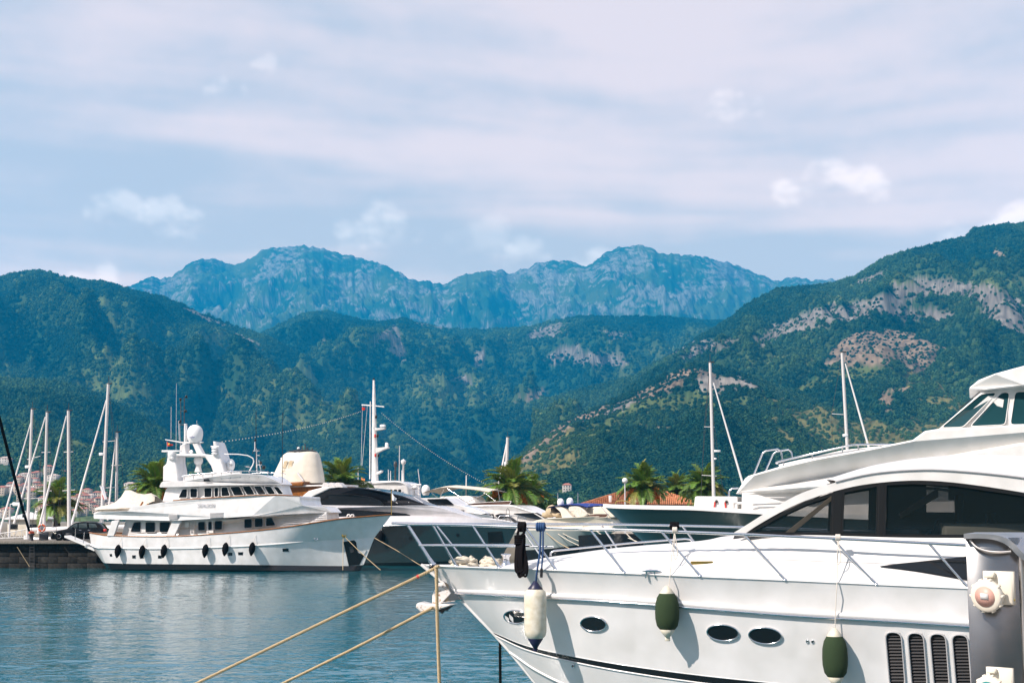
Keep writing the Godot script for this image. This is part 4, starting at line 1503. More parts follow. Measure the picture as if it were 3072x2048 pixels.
func hull_z(lines: Array, px: float, py: float) -> float:
	for k in lines.size() - 1:
		var a := lookup(lines[k], px, 1)
		var b := lookup(lines[k + 1], px, 1)
		if py <= b or k == lines.size() - 2:
			return lerpf(lookup(lines[k], px, 2), lookup(lines[k + 1], px, 2), clampf((py - a) / (b - a), 0.0, 1.0))
	return 0.0

func on_hull(lines: Array, px: float, py: float, off := 0.0) -> Vector3:
	var p := q(px, py, hull_z(lines, px, py))
	return p + Vector3(0, 0, off)

# a plate lying on a hull
func plate(t: Node, lines: Array, o: Array, off: float, m: Material, n: String) -> MeshInstance3D:
	var p := PackedVector3Array()
	var flat2 := PackedVector2Array()
	for i in range(0, o.size(), 2):
		p.append(on_hull(lines, o[i], o[i + 1], off))
		flat2.append(Vector2(o[i], o[i + 1]))
	var tr := Geometry2D.triangulate_polygon(flat2)
	var b := MB.new()
	b.flat()
	for i in range(0, tr.size(), 3):
		b.tri(p[tr[i]], p[tr[i + 1]], p[tr[i + 2]])
	for i in p.size():
		var k := (i + 1) % p.size()
		b.quad(p[i], p[k], p[k] - Vector3(0, 0, off + 0.03), p[i] - Vector3(0, 0, off + 0.03))
	return put(n, b, m, t)

func dome(at_: Vector3, r: float, h: float) -> MB:
	var m := MB.new()
	m.lathe([[r * 0.62, -h * 0.55], [r * 0.9, -h * 0.36], [r, -h * 0.1], [r * 0.98, h * 0.1], [r * 0.86, h * 0.28], [r * 0.6, h * 0.42], [r * 0.3, h * 0.49], [0.0, h * 0.5]], at_, 20)
	return m

func px_m(px: float, py: float, z: float) -> float:
	return q(px + 1, py, z).x - q(px, py, z).x

func rod(t: Node, n: String, a: Array, r: float, m: Material) -> MeshInstance3D:
	var b := MB.new()
	b.tube(line(a), r, 6)
	return put(n, b, m, t)

# a little flag: strips of colour hanging from a hoist
func flag(t: Node, n: String, a: Vector3, b: Vector3, c: Vector3, d: Vector3, m: Material) -> MeshInstance3D:
	var rows := []
	for i in 7:
		var k := i / 6.0
		var wv := Vector3(0, -0.05 * sin(k * 4.0), 0.09 * sin(k * 5.0))
		rows.append(PackedVector3Array([a.lerp(b, k) + wv * k, (a.lerp(b, k) + d.lerp(c, k)) / 2 + wv * k, d.lerp(c, k) + wv * k]))
	var f := MB.new()
	f.loft(rows)
	return put(n, f, m, t)

# ---------------------------------------------------------------- white classic motor yacht in the middle
var sl := [
	[267, 1598, 1.6, 290, 1602, 2.3, 319, 1606, 2.6, 400, 1609, 2.8, 518, 1609, 2.9, 632, 1603, 2.9, 747, 1594, 2.8, 840, 1584, 2.6, 921, 1572, 2.4, 1017, 1557, 1.85, 1100, 1549.5, 1.05, 1174, 1544, 0.0],
	[272, 1635, 1.5, 290, 1643, 2.2, 310, 1644, 2.5, 400, 1646, 2.75, 518, 1646, 2.85, 632, 1643, 2.85, 747, 1638, 2.7, 825, 1633, 2.4, 892, 1627, 1.9, 980, 1620, 1.1, 1060, 1616, 0.5, 1123, 1612, 0.0],
	[305, 1684, 1.2, 312, 1688, 1.8, 325, 1689, 2.3, 400, 1691, 2.6, 518, 1692, 2.75, 632, 1693, 2.75, 747, 1694, 2.5, 825, 1695, 1.95, 892, 1696, 1.35, 980, 1697, 0.65, 1045, 1697, 0.25, 1090, 1694, 0.0],
	[318, 1704, 1.1, 325, 1705, 1.7, 335, 1706, 2.2, 400, 1707, 2.5, 518, 1708, 2.7, 632, 1709, 2.7, 747, 1710, 2.4, 825, 1711, 2.0, 892, 1712, 1.5, 980, 1712, 0.85, 1045, 1712, 0.35, 1080, 1711, 0.0]]

func classic_yacht() -> void:
	frame(at(267, 1600, 108.0), at(1174, 1548, 103.5))
	var t := thing("classic_motor_yacht", "large white three deck motor yacht lying alongside with black fenders, mast arch and SEALION lettering", "yacht", fr.o, fr.b)
	var c := hull(t, sl, ["upper_hull", "lower_hull", "boot_top", "hull_bottom"], [M.gelcoat, M.gelcoat, M.black_paint, M.black_paint], M.teak)
	var cap := MB.new()
	cap.tube(lift(c[0], Vector3(0, 0.02, 0)), 0.05, 6)
	cap.tube(flip(lift(c[0], Vector3(0, 0.02, 0))), 0.05, 6)
	put("cap_rail", cap, M.varnish, t)
	var st := MB.new()
	var kl: PackedVector3Array = c[1].slice(0, 42)
	st.tube(lift(kl, Vector3(0, 0.02, 0.0)), 0.075, 6)
	put("rubbing_strake", st, M.gelcoat, t)
	# decks
	var b_main := beam([330, 2.1, 800, 2.15, 900, 1.9, 990, 1.3])
	put("main_deckhouse", block([363, 1608, 376, 1556, 700, 1556, 980, 1536, 985, 1577, 900, 1590, 700, 1612], b_main, 0.04), M.white_paint, t)
	var b_up := beam([279, 2.5, 330, 2.9, 800, 2.9, 880, 2.5, 1000, 1.1])
	put("upper_bulwark", block([279, 1556, 280, 1537, 300, 1534, 384, 1532.5, 388, 1524, 395, 1519, 450, 1513, 518, 1501, 640, 1494, 747, 1486.6, 824, 1485, 899, 1488, 899, 1502, 907, 1516, 973, 1520, 997, 1538, 920, 1541, 760, 1548, 671, 1553.6, 518, 1562], b_up, 0.06, 0.12), M.gelcoat, t)
	var b_wh := beam([490, 2.0, 690, 2.0, 780, 1.7, 855, 0.9])
	put("wheelhouse", block([486, 1504, 496, 1468, 506, 1458, 700, 1453, 836, 1453, 854, 1488, 747, 1490, 640, 1497], b_wh, 0.04), M.white_paint, t)
	var b_rf := beam([475, 2.3, 700, 2.4, 790, 2.0, 850, 1.0])
	put("sun_deck", block([475.7, 1461.8, 483, 1444.6, 544, 1442.6, 632, 1429, 709, 1419.7, 785, 1423.5, 824, 1439, 848, 1453.5, 760, 1454.5, 671, 1456, 560, 1460], b_rf, 0.05, 0.15), M.gelcoat, t)
	var wood := MB.new()
	for pair in [[518, 1500.5, 747, 1486, 824, 1484.5, 899, 1487.5]]:
		var l := PackedVector3Array()
		for i in range(0, pair.size(), 2): l.append(sidep(pair[i], pair[i + 1], b_up))
		wood.tube(l, 0.045, 5)
	put("upper_cap_rail", wood, M.varnish, t)
	# buttresses joining hull and upper deck
	for e in [[322, 1607, 336, 1562, 359, 1560, 342, 1608], [498, 1609, 518, 1562, 545, 1561, 524, 1609]]:
		var bm := MB.new()
		bm.prism(out(e, 2.6), 2.5, 2.72, 0.02)
		put("buttress", bm, M.gelcoat, t)
	var X := func(a: Array) -> Array:      # from an enlarged view back to photograph pixels
		var r := []
		for i in range(0, a.size(), 2):
			r.append(250.0 + a[i] / 2.614)
			r.append(1150.0 + a[i + 1] / 2.614)
		return r
	for w in [[395, 1090, 448, 1085, 447, 1165, 368, 1162], [487, 1088, 560, 1088, 560, 1166, 487, 1166], [598, 1088, 680, 1086, 665, 1166, 598, 1166], [900, 1087, 952, 1084, 952, 1150, 900, 1152], [1030, 1079, 1086, 1077, 1086, 1144, 1030, 1147], [1262, 1065, 1320, 1062, 1320, 1129, 1262, 1133], [1343, 1060, 1406, 1057, 1406, 1122, 1343, 1126], [1432, 1055, 1478, 1051, 1505, 1112, 1432, 1119]]:
		window(t, X.call(w), b_main, M.grey_seal, M.dark_glass)
	var dz := b_main
	var door := MB.new()
	door.prism(out(X.call([965, 1072, 1018, 1070, 1018, 1172, 965, 1176]), 2.17), 2.13, 2.20, 0.01)
	var dr := put("door", door, M.white_paint, t)
	window(dr, X.call([979, 1084, 1005, 1082, 1005, 1146, 979, 1149]), func(_x: float) -> float: return 2.19, M.grey_seal, M.dark_glass)
	rod(dr, "handle", [250 + 970 / 2.614, 1150 + 1160 / 2.614, 2.24, 250 + 976 / 2.614, 1150 + 1160 / 2.614, 2.24], 0.03, M.steel)
	var lad := MB.new()
	for k in 2: lad.bar(q(571 + k * 10, 1564, 2.25), q(571 + k * 10, 1604, 2.25), 0.03)
	for k in 6: lad.bar(q(571, 1568 + k * 6, 2.25), q(581, 1568 + k * 6, 2.25), 0.022)
	put("ladder", lad, M.white_paint, t)
	var lk := MB.new()
	lk.box(q(560, 1574, 2.2), Vector3(0.35, 0.42, 0.14), 0.03)
	put("locker", lk, M.white_paint, t)
	for w in [[775, 830, 812, 828, 810, 895, 745, 895], [838, 825, 890, 824, 890, 893, 838, 894], [948, 820, 1003, 818, 1003, 889, 948, 891], [1027, 818, 1056, 817, 1056, 887, 1027, 888], [1082, 815, 1125, 812, 1148, 880, 1082, 884], [1150, 812, 1222, 807, 1256, 875, 1182, 878], [1245, 808, 1305, 804, 1345, 870, 1282, 873], [1335, 807, 1390, 804, 1430, 868, 1372, 871], [1418, 807, 1468, 807, 1505, 866, 1452, 868], [1490, 809, 1525, 811, 1568, 866, 1530, 867]]:
		window(t, X.call(w), b_wh, M.white_paint, M.dark_glass)
	# hull windows
	for w in [[158, 1332, 176, 1331, 178, 1354, 162, 1353], [204, 1336, 223, 1336, 226, 1357, 207, 1357], [382, 1347, 406, 1347, 406, 1370, 382, 1369], [442, 1349, 470, 1349, 470, 1370, 442, 1370], [585, 1348, 612, 1348, 612, 1371, 585, 1371], [1135, 1326, 1168, 1326, 1168, 1350, 1135, 1350], [1212, 1322, 1250, 1322, 1250, 1346, 1214, 1346], [1358, 1311, 1400, 1310, 1400, 1334, 1360, 1335], [1560, 1294, 1606, 1293, 1608, 1317, 1563, 1318]]:
		var pts: Array = X.call(w)
		var big := []
		var cx: float = (pts[0] + pts[4]) / 2.0
		var cy: float = (pts[1] + pts[5]) / 2.0
		for i in range(0, pts.size(), 2):
			big.append(cx + (pts[i] - cx) * 1.25); big.append(cy + (pts[i + 1] - cy) * 1.25)
		var fm := plate(t, sl, big, 0.02, M.grey_seal, "hull_window")
		plate(fm, sl, pts, 0.035, M.dark_glass, "pane")
	# louvres and lettering on the bulwark
	for e in [[668, 1030, 735, 1068], [990, 1014, 1097, 1055]]:
		var o: Array = X.call(e)
		var lv := put("louvre_panel", MB.new_plate(self, o, b_up), M.white_paint, t)
		for k in 6:
			var y := lerpf(o[1], o[3], (k + 0.5) / 6.0)
			var s := MB.new()
			var p0 := sidep(o[0] + 1, y - (0.6 if o[2] - o[0] > 30 else 0.0) * 0.0, b_up) + Vector3(0, 0, 0.03)
			var p1 := sidep(o[2] - 1, y - (o[2] - o[0]) * 0.03, b_up) + Vector3(0, 0, 0.03)
			s.bar(p0, p1, 0.022, 4)
			put("slat", s, M.grey_seal, lv)
	var tm := TextMesh.new()
	var sf := SystemFont.new()
	sf.font_names = PackedStringArray(["Droid Sans"])
	tm.font = sf
	tm.text = "SEALION"
	tm.font_size = 32
	tm.pixel_size = 0.0108
	tm.depth = 0.03
	var tx := put("lettering", tm, M.pale_grey, t)
	tx.position = q(617, 1516, 2.9) + Vector3(0, 0, 0.012)
	# print on two of the domes
	for e in [["sailor", 575, 1311, 0.0055, "blue_canvas", 0.62], ["33", 691, 1394.5, 0.0075, "black_paint", 0.34]]:
		var pm := TextMesh.new()
		pm.font = sf
		pm.text = e[0]
		pm.font_size = 32
		pm.pixel_size = e[3]
		pm.depth = 0.02
		var pr := put("dome_print", pm, M[e[4]], t)
		pr.position = q(e[1], e[2], e[5])
	# black louvred vent on the sun deck
	var sv := MB.new()
	sv.slab(PackedVector3Array([sidep(611, 1437, b_rf) + Vector3(0, 0, 0.02), sidep(611, 1443.5, b_rf) + Vector3(0, 0, 0.02), sidep(632, 1443, b_rf) + Vector3(0, 0, 0.02), sidep(625, 1436, b_rf) + Vector3(0, 0, 0.02)]), Vector3(0, 0, 0.05))
	put("deck_vent", sv, M.black_paint, t)
	# sun deck rail
	var rl := MB.new()
	var l0 := PackedVector3Array()
	for e in [[545, 1427], [600, 1420], [660, 1416], [720, 1412], [790, 1414], [812, 1420]]: l0.append(sidep(e[0], e[1], b_rf) * Vector3(1, 1, 0.9))
	rl.tube(curve(l0, 3), 0.03, 5)
	rl.tube(flip(curve(l0, 3)), 0.03, 5)
	put("sun_deck_rail", rl, M.steel, t)
	for k in 10:
		var px := 548.0 + k * 28.0
		var p := sidep(px, lerpf(1427, 1412, minf(1.0, k / 6.0)), b_rf) * Vector3(1, 1, 0.9)
		var s := MB.new()
		s.bar(p, p - Vector3(0, 0.5, 0), 0.022)
		put("rail_post", s, M.steel, t)
	var dod := MB.new()
	var dl := PackedVector3Array()
	for p in l0: dl.append(p - Vector3(0, 0.06, 0))
	dod.loft([dl.slice(0, 4), lift(dl.slice(0, 4), Vector3(0, -0.42, 0))], false, false, false, false)
	put("rail_screen", dod, M.pale_cloth, t)
	# mast arch
	var W := func(a: Array) -> Array:
		var r := []
		for i in range(0, a.size(), 2):
			r.append(480.0 + a[i] / 4.9)
			r.append(1170.0 + a[i + 1] / 4.9)
		return r
	var arch := [["arch_pylon", [112, 1345, 115, 1130, 160, 1090, 190, 960, 300, 945, 302, 1075, 325, 1180, 335, 1345], 0.9],
		["arch_beam", [228, 945, 660, 940, 790, 955, 790, 985, 640, 985, 228, 975], 0.9],
		["mast_foot", [310, 945, 318, 830, 360, 790, 400, 790, 412, 940], 0.4],
		["mast_column", [357, 790, 360, 495, 386, 495, 390, 780], 0.18],
		["yard", [82, 722, 360, 765, 600, 752, 630, 765, 600, 782, 370, 790, 90, 738], 0.22],
		["strut", [488, 785, 565, 785, 650, 945, 560, 945], 0.3],
		["arch_fin", [842, 760, 880, 765, 930, 900, 972, 1060, 1020, 1230, 850, 1225, 815, 1120, 715, 975, 790, 960, 860, 950], 0.9]]
	for e in arch:
		var m := MB.new()
		m.prism(out(W.call(e[1]), 0.0), -e[2], e[2], 0.06)
		put(e[0], m, M.gelcoat, t)
	for e in [[510, 635, 111, 236], [560, 1030, 62, 110], [1035, 1092, 58, 142]]:
		var p := q(480 + e[0] / 4.9, 1170 + e[1] / 4.9, 0.0)
		put("satellite_dome", dome(p, e[2] / 4.9 * px_m(600, 1300, 0), e[3] / 4.9 * px_m(600, 1300, 0)), M.dome_white, t)
	var stand := MB.new()
	stand.lathe([[0.3, 0.0], [0.2, 0.35], [0.22, 0.7]], q(594, 1416, 0.0), 10)
	put("dome_stand", stand, M.gelcoat, t)
	var pod := MB.new()
	for k in 3: pod.ball(q(643, 1345 + k * 7.5, 1.0), Vector3(0.24, 0.10, 0.24), 12)
	pod.bar(q(632, 1339, 1.0), q(656, 1340, 1.0), 0.06)
	put("radar_pods", pod, M.dome_white, t)
	var rad := MB.new()
	rad.box(q(514, 1353, 0.9), Vector3(1.55, 0.13, 0.16), 0.04)
	put("radar_bar", rad, M.dome_white, t)
	var rp := MB.new()
	rp.lathe([[0.2, -0.35], [0.28, -0.1], [0.28, 0.15], [0.15, 0.24]], q(514, 1363, 0.9), 12)
	rp.ball(q(516, 1373, 1.0), Vector3(0.16, 0.16, 0.16), 10)
	put("radar_base", rp, M.gelcoat, t)
	var hn := MB.new()
	hn.ball(q(573, 1355, 0.4), Vector3(0.15, 0.15, 0.08), 10)
	hn.bar(q(566, 1355, 0.4), q(573, 1355, 0.4), 0.04)
	put("searchlight", hn, M.dome_white, t)
	for e in [[512.6, 1220, 512, 1316, 0.018], [528.5, 1150, 527, 1370, 0.014], [534.5, 1262, 537, 1320, 0.02], [538, 1270, 541, 1362, 0.014], [589.5, 1261, 590, 1280, 0.015], [549, 1370, 551, 1418, 0.014], [600, 1330, 602, 1364, 0.014]]:
		rod(t, "whip_aerial", [e[0], e[1], 0.2, e[2], e[3], 0.2], e[4], M.pale_grey)
	for e in [[767.5, 1233, 766.5, 1415], [847.8, 1236, 846, 1452]]:
		rod(t, "whip_aerial", [e[0], e[1], 0.6, e[2], e[3], 0.6], 0.022, M.black_paint)
	var lm := MB.new()
	lm.bar(q(541, 1200, 0), q(542, 1272, 0), 0.03)
	lm.bar(q(552, 1192, 0), q(551.5, 1272, 0), 0.03)
	lm.bar(q(541, 1233, 0), q(553, 1233, 0), 0.02)
	lm.bar(q(535, 1274, 0), q(560, 1274, 0), 0.035)
	put("lamp_mast", lm, M.dark_steel, t)
	for e in [[540.5, 1198], [558, 1190], [556, 1233], [539, 1265]]:
		var b := MB.new()
		b.box(q(e[0], e[1], 0), Vector3(0.15, 0.19, 0.15), 0.03)
		put("navigation_lamp", b, M.black_trim, t)
	# rear aerial frame and bent awning bow
	rod(t, "awning_bow", [672, 1361.5, 0.9, 715, 1362.5, 0.9, 742, 1366, 0.9, 758, 1374, 0.9, 761, 1384, 0.9, 758, 1394, 0.9, 746, 1415, 0.9], 0.045, M.gelcoat)
	var fm2 := MB.new()
	fm2.bar(q(768, 1345, 0), q(770, 1416, 0), 0.05)
	fm2.bar(q(776, 1380, 0), q(783, 1416, 0), 0.03)
	fm2.bar(q(764, 1325, 0), q(764, 1350, 0), 0.04)
	fm2.bar(q(759, 1352, 0), q(778, 1352, 0), 0.025)
	fm2.bar(q(768, 1366, 0), q(780, 1366, 0), 0.025)
	fm2.bar(q(768, 1394, 0), q(785, 1394, 0), 0.03)
	put("aerial_frame", fm2, M.pale_grey, t)
	for e in [[764, 1320, 0.09], [780, 1364, 0.06], [758, 1358, 0.06], [776, 1350, 0.06], [781, 1388, 0.12], [790, 1402, 0.16]]:
		var b := MB.new()
		b.ball(q(e[0], e[1], 0), Vector3(e[2], e[2], e[2]), 8)
		put("deck_lamp", b, M.black_trim, t)
	# fore part
	var gr := MB.new()
	for k in 5:
		var l := PackedVector3Array()
		for px in [840, 880, 920, 950, 978]: l.append(sidep(px, 1553.0 + k * 6.2 - (px - 840) * 0.055, b_main) + Vector3(0, 0, 0.01))
		gr.tube(l, 0.022, 5)
	tag(put("moulded_groove", gr, M.pale_grey, t), "", "", "", "stuff")
	for e in [[1045, 1550], [1056, 1550]]:
		var b := MB.new()
		b.tube(curve(line([e[0] - 4, 1553, 0.5, e[0] - 3, 1545, 0.5, e[0] + 4, 1544, 0.5, e[0] + 5, 1553, 0.5]), 4), 0.05, 6)
		put("deck_fairlead", b, M.gelcoat, t)
	# bow gear
	plate(t, sl, [1030, 1625, 1062, 1620, 1068, 1626, 1073, 1657, 1092, 1664, 1100, 1650, 1078, 1694, 1046, 1697], 0.03, M.black_trim, "anchor_plate_and_shadow")  # black chafe plate, with the shadow at the bow foot painted into its outline
	plate(t, sl, [1046, 1640, 1058, 1638, 1062, 1655, 1052, 1658], 0.06, M.dark_steel, "stowed_anchor")
	for e in [[1031, 1606, 0.17, "brass"], [947, 1615, 0.16, "steel"]]:
		var rg := MB.new()
		rg.lathe([[e[2], 0.0], [e[2], 0.05], [e[2] * 0.6, 0.06], [e[2] * 0.5, 0.02], [0.0, 0.02]], on_hull(sl, e[0], e[1], -0.02), 14, Basis(Vector3.UP, 0.5) * Basis(Vector3.RIGHT, PI / 2 - 0.3))
		put("hawse_pipe" if e[3] == "brass" else "bow_porthole", rg, M[e[3]], t)
	var em := MB.new()
	em.lathe([[0.09, 0.0], [0.07, 0.04], [0.0, 0.05]], on_hull(sl, 303, 1637, 0.0), 10, Basis(Vector3.RIGHT, PI / 2))
	put("stern_hawse", em, M.black_trim, t)
	rod(t, "jackstaff", [1174, 1546, 0, 1174, 1470, 0], 0.03, M.brass)
	flag(t, "pennant", q(1175, 1478, 0), q(1189, 1496, 0), q(1186, 1503, 0), q(1175, 1500, 0), M.flag_white)
	rod(t, "halyard", [499.5, 1322, 0.2, 503, 1440, 0.2], 0.012, M.pale_grey)
	var cf := flag(t, "courtesy_flag", q(499.5, 1325, 0.2), q(517, 1334, 0.2), q(517, 1336, 0.2), q(500, 1338, 0.2), M.flag_red)
	var em2 := MB.new()
	em2.ball(q(507, 1332, 0.2) + Vector3(0, 0, 0.05), Vector3(0.09, 0.08, 0.06), 8)
	put("emblem", em2, M.gold_paint, cf)
	# ensign staff at the stern
	rod(t, "ensign_staff", [313, 1500, 0.6, 299, 1456, 0.6], 0.04, M.gelcoat)
	flag(t, "ensign", q(299, 1458, 0.6), q(307, 1458, 0.6), q(318, 1497, 0.6), q(311, 1497, 0.6), M.flag_white)
	flag(t, "ensign_stripe", q(304, 1484, 0.64), q(308, 1484, 0.64), q(314, 1497, 0.64), q(309, 1497, 0.64), M.flag_red)
	# crane on the aft deck
	var cr := MB.new()
	cr.bar(q(410, 1533, 1.4), q(428, 1505, 1.4), 0.07)
	cr.bar(q(443, 1510, 1.4), q(440, 1535, 1.4), 0.05)
	put("boat_crane", cr, M.varnish, t)
	# the covered tender up there is a boat of its own
	var td := thing("covered_tender", "tender boat under a cream cover on the aft upper deck of the SEALION yacht", "tender", fr.o, fr.b)
	var zt := beam([283, 0.5, 320, 1.1, 420, 1.1, 462, 0.6])
	put("tender_hull", block([284, 1527, 290, 1533, 320, 1544, 360, 1548, 400, 1545, 430, 1537, 440, 1524, 420, 1515, 300, 1523], zt, 0.15), M.cream_paint, td)
	var cv := MB.new()
	var rows := []
	for e in [[284, 1524, 1530, 0.5], [300, 1518, 1529, 0.95], [320, 1514, 1528, 1.15], [345, 1505, 1527, 1.2], [362, 1489, 1525, 1.2], [374, 1471, 1523, 1.2], [392, 1471, 1521, 1.2], [412, 1480, 1518, 1.2], [432, 1483, 1515, 1.15], [452, 1479, 1506, 1.0], [463, 1488, 1503, 0.75]]:
		var row := PackedVector3Array()
		var a := q(e[0], e[1], 0.0)
		var b := q(e[0], e[2], e[3])
		for k in 9:
			var s := (k - 4) / 4.0
			row.append(Vector3(lerpf(a.x, b.x, absf(s)), lerpf(a.y, b.y, pow(absf(s), 1.6)) + 0.03 * sin(k * 2.3 + e[0] * 0.3), s * e[3]))
		rows.append(row)
	cv.loft(rows)
	put("cover", cv, M.cream_canvas, td)
	# gangway to the quay
	var gw := thing("gangway", "white gangway plank sloping from the quay to the stern of the SEALION yacht", "gangway", fr.o, fr.b)
	var gp := MB.new()
	gp.slab(PackedVector3Array([q(192, 1606, 0.9), q(256, 1633, 0.9), q(277, 1632.5, 0.1), q(211, 1605, 0.1)]), Vector3(0, -0.14, 0))
	put("plank", gp, M.white_paint, gw)
	var gs := MB.new()
	gs.slab(PackedVector3Array([q(253, 1636, 0.8), q(282, 1648, 0.8), q(284, 1644, 0.2), q(262, 1634, 0.2)]), Vector3(0, -0.12, 0))
	put("bracket", gs, M.white_paint, gw)
	rod(gw, "handrail_post", [225, 1586, 0.9, 224, 1619, 0.9], 0.025, M.steel)
	rod(gw, "handrail_post", [251.5, 1596, 0.9, 249, 1629, 0.9], 0.025, M.steel)
	# black fenders
	var proto: Node3D
	for i in 6:
		var e: Array = [[358, 1653, "sternmost"], [430.5, 1655, "second from the stern"], [496, 1653, "third from the stern"], [620, 1652, "fourth from the stern, below the door"], [680, 1647, "fifth from the stern, before a hull window"], [760, 1646.5, "foremost"]][i]
		var p: Vector3 = fr.o + fr.b * (on_hull(sl, e[0], e[1], 0.32))
		var lb: String = "black fender on the white SEALION hull, " + e[2]
		if i == 0:
			proto = thing("black_fender", lb, "fender", p, fr.b * Basis(Vector3(0, 0, 1), -0.12), "black fenders along the SEALION yacht")
			var m := MB.new()
			m.lathe([[0.0, -0.5], [0.05, -0.47], [0.14, -0.32], [0.22, -0.1], [0.23, 0.1], [0.2, 0.28], [0.12, 0.42], [0.05, 0.48], [0.0, 0.5]], Vector3.ZERO, 14)
			put("fender_body", m, M.black_cloth, proto)
			var l := MB.new()
			l.bar(Vector3(0, 0.48, 0), Vector3(0.09, 1.0, -0.2), 0.014)
			put("line", l, M.white_line, proto)
		else:
			copy(proto, "black_fender", lb, Transform3D(fr.b * Basis(Vector3(0, 0, 1), -0.12), p))
	# its bow lines
	for e in [["mooring_line", "slack tan bow line of the SEALION yacht slanting down to the right", [1033, 1609, 1085, 1660, 1141, 1709.5], 0.025], ["mooring_line", "bow line of the SEALION yacht dropping straight into the water", [1029, 1609, 1028.5, 1660, 1028, 1710], 0.022]]:
		var ml := thing(e[0], e[1], "rope", Vector3.ZERO, Basis(), "mooring lines of the moored yachts")
		var m := MB.new()
		var z0: float = on_hull(sl, 1031, 1606, 0.1).z
		var l := PackedVector3Array()
		for i in range(0, e[2].size(), 2): l.append(fr.o + fr.b * q(e[2][i], e[2][i + 1], z0 + i * 0.3))
		m.tube(curve(l, 5), e[3], 6)
		put("line", m, M.tan_rope, ml)

# ---------------------------------------------------------------- silver sports yacht behind it
func silver_yacht() -> void:
	frame(at(880, 1580, 121.5), at(1564, 1574, 114.5))
	var t := thing("sports_yacht", "sleek sports yacht with black arched canopy and mirror dark silver hull behind the SEALION bow", "yacht", fr.o, fr.b)
	var L := [
		[860, 1551, 2.4, 1000, 1550, 2.5, 1147, 1548, 2.4, 1250, 1547, 2.1, 1360, 1550, 1.6, 1462, 1556, 0.95, 1533, 1566, 0.4, 1564, 1574, 0.0],
		[860, 1582, 2.6, 1000, 1580, 2.7, 1147, 1577, 2.6, 1250, 1575, 2.3, 1360, 1573.5, 1.75, 1450, 1575, 1.05, 1520, 1577.5, 0.4, 1553, 1579, 0.0],
		[860, 1690, 2.4, 1000, 1690, 2.5, 1147, 1688, 2.25, 1250, 1686, 1.75, 1340, 1683, 1.1, 1420, 1680, 0.55, 1470, 1678, 0.2, 1503, 1677, 0.0],
		[860, 1700, 2.3, 1000, 1699, 2.4, 1147, 1698, 2.1, 1250, 1697, 1.6, 1330, 1696, 1.0, 1400, 1695, 0.45, 1440, 1694, 0.2, 1472, 1693, 0.0]]
	var c := hull(t, L, ["gunwale", "topside", "boot_top", "hull_bottom"], [M.silver_white, M.silver_paint, M.black_paint, M.black_paint], M.deck_white)
	var rub := MB.new()
	rub.tube(c[1], 0.05, 6)
	put("rubbing_strake", rub, M.steel, t)
	var bz := beam([860, 2.2, 1150, 2.1, 1260, 1.8, 1360, 1.2, 1470, 0.5])
	put("coach_body", block([880, 1560, 903, 1517, 941, 1514.5, 1163, 1518, 1230, 1516, 1290, 1516, 1330, 1524, 1368, 1537, 1410, 1549, 1440, 1558, 1300, 1564], bz, 0.08, 0.3), M.silver_white, t)
	window(t, [982, 1549, 983, 1527, 1053, 1530, 1155, 1536, 1217, 1541, 1231, 1546, 1150, 1548], bz, M.black_trim, M.dark_glass, "side_window")
	var cz := beam([900, 1.95, 1050, 1.95, 1150, 1.8, 1290, 0.9])
	put("canopy", block([903, 1515.5, 905, 1511, 941, 1489, 988, 1467, 1023, 1462, 1074, 1462, 1110, 1466, 1145, 1473, 1206, 1487, 1268, 1510, 1292, 1517, 1186, 1519, 1163, 1520, 941, 1516], cz, 0.12), M.black_gloss, t)
	window(t, [945, 1513, 985, 1484, 1050, 1483, 1110, 1491, 1140, 1503, 1152, 1515, 1100, 1515.5], cz, M.black_trim, M.dark_glass, "saloon_window")
	var hz := func(x: float) -> float: return cz.call(x) + 0.06
	put("hardtop_side", block([897, 1497, 904, 1510, 941, 1487.5, 988, 1465.5, 1016, 1461, 972, 1460, 925, 1472, 908, 1486], hz, 0.06), M.gelcoat, t)
	for e in [[1183, 1491, 1225, 1509], [1234, 1491, 1267, 1510], [1168, 1502, 1190, 1511]]:
		var w := MB.new()
		w.bar(sidep(e[0], e[1], cz) * Vector3(1, 1, 0.6) + Vector3(0, 0.02, 0), sidep(e[2], e[3], cz) * Vector3(1, 1, 0.9) + Vector3(0, 0.05, 0), 0.03)
		put("wiper", w, M.pale_grey, t)
	for e in [[1232, 1613], [1293, 1609], [1374, 1605], [1331, 1608]]:
		var o := []
		for k in 12: o.append_array([e[0] + 5.5 * cos(TAU * k / 12), e[1] + 5.5 * sin(TAU * k / 12)])
		plate(t, L, o, 0.03, M.black_paint, "porthole")
	plate(t, L, [1463, 1596, 1506, 1594, 1511, 1628, 1466, 1631], 0.03, M.black_trim, "anchor_plate")
	plate(t, L, [1100, 1660, 1118, 1626, 1216, 1624, 1200, 1640, 1184, 1648], 0.03, M.dark_glass, "hull_window")
	var fd: Vector3 = fr.o + fr.b * on_hull(L, 1147, 1610, 0.3)
	var bf := thing("black_fender", "black fender on the dark silver hull beside the SEALION bow", "fender", fd, fr.b, "")
	var m := MB.new()
	m.lathe([[0.0, -0.5], [0.14, -0.34], [0.24, 0.0], [0.2, 0.3], [0.06, 0.47], [0.0, 0.5]], Vector3.ZERO, 14)
	put("fender_body", m, M.black_cloth, bf)
	var l := MB.new()
	l.bar(Vector3(0, 0.48, 0), Vector3(0, 1.0, -0.2), 0.014)
	put("line", l, M.white_line, bf)
	for e in [[[1490, 1558, 0.7, 1500, 1545, 0.7, 1560, 1547, 0.2, 1580, 1556, 0.0]], [[1490, 1560, -0.7, 1500, 1547, -0.7, 1560, 1547, -0.2, 1580, 1556, 0.0]]]:
		rod(t, "bow_rail", e[0], 0.025, M.steel)
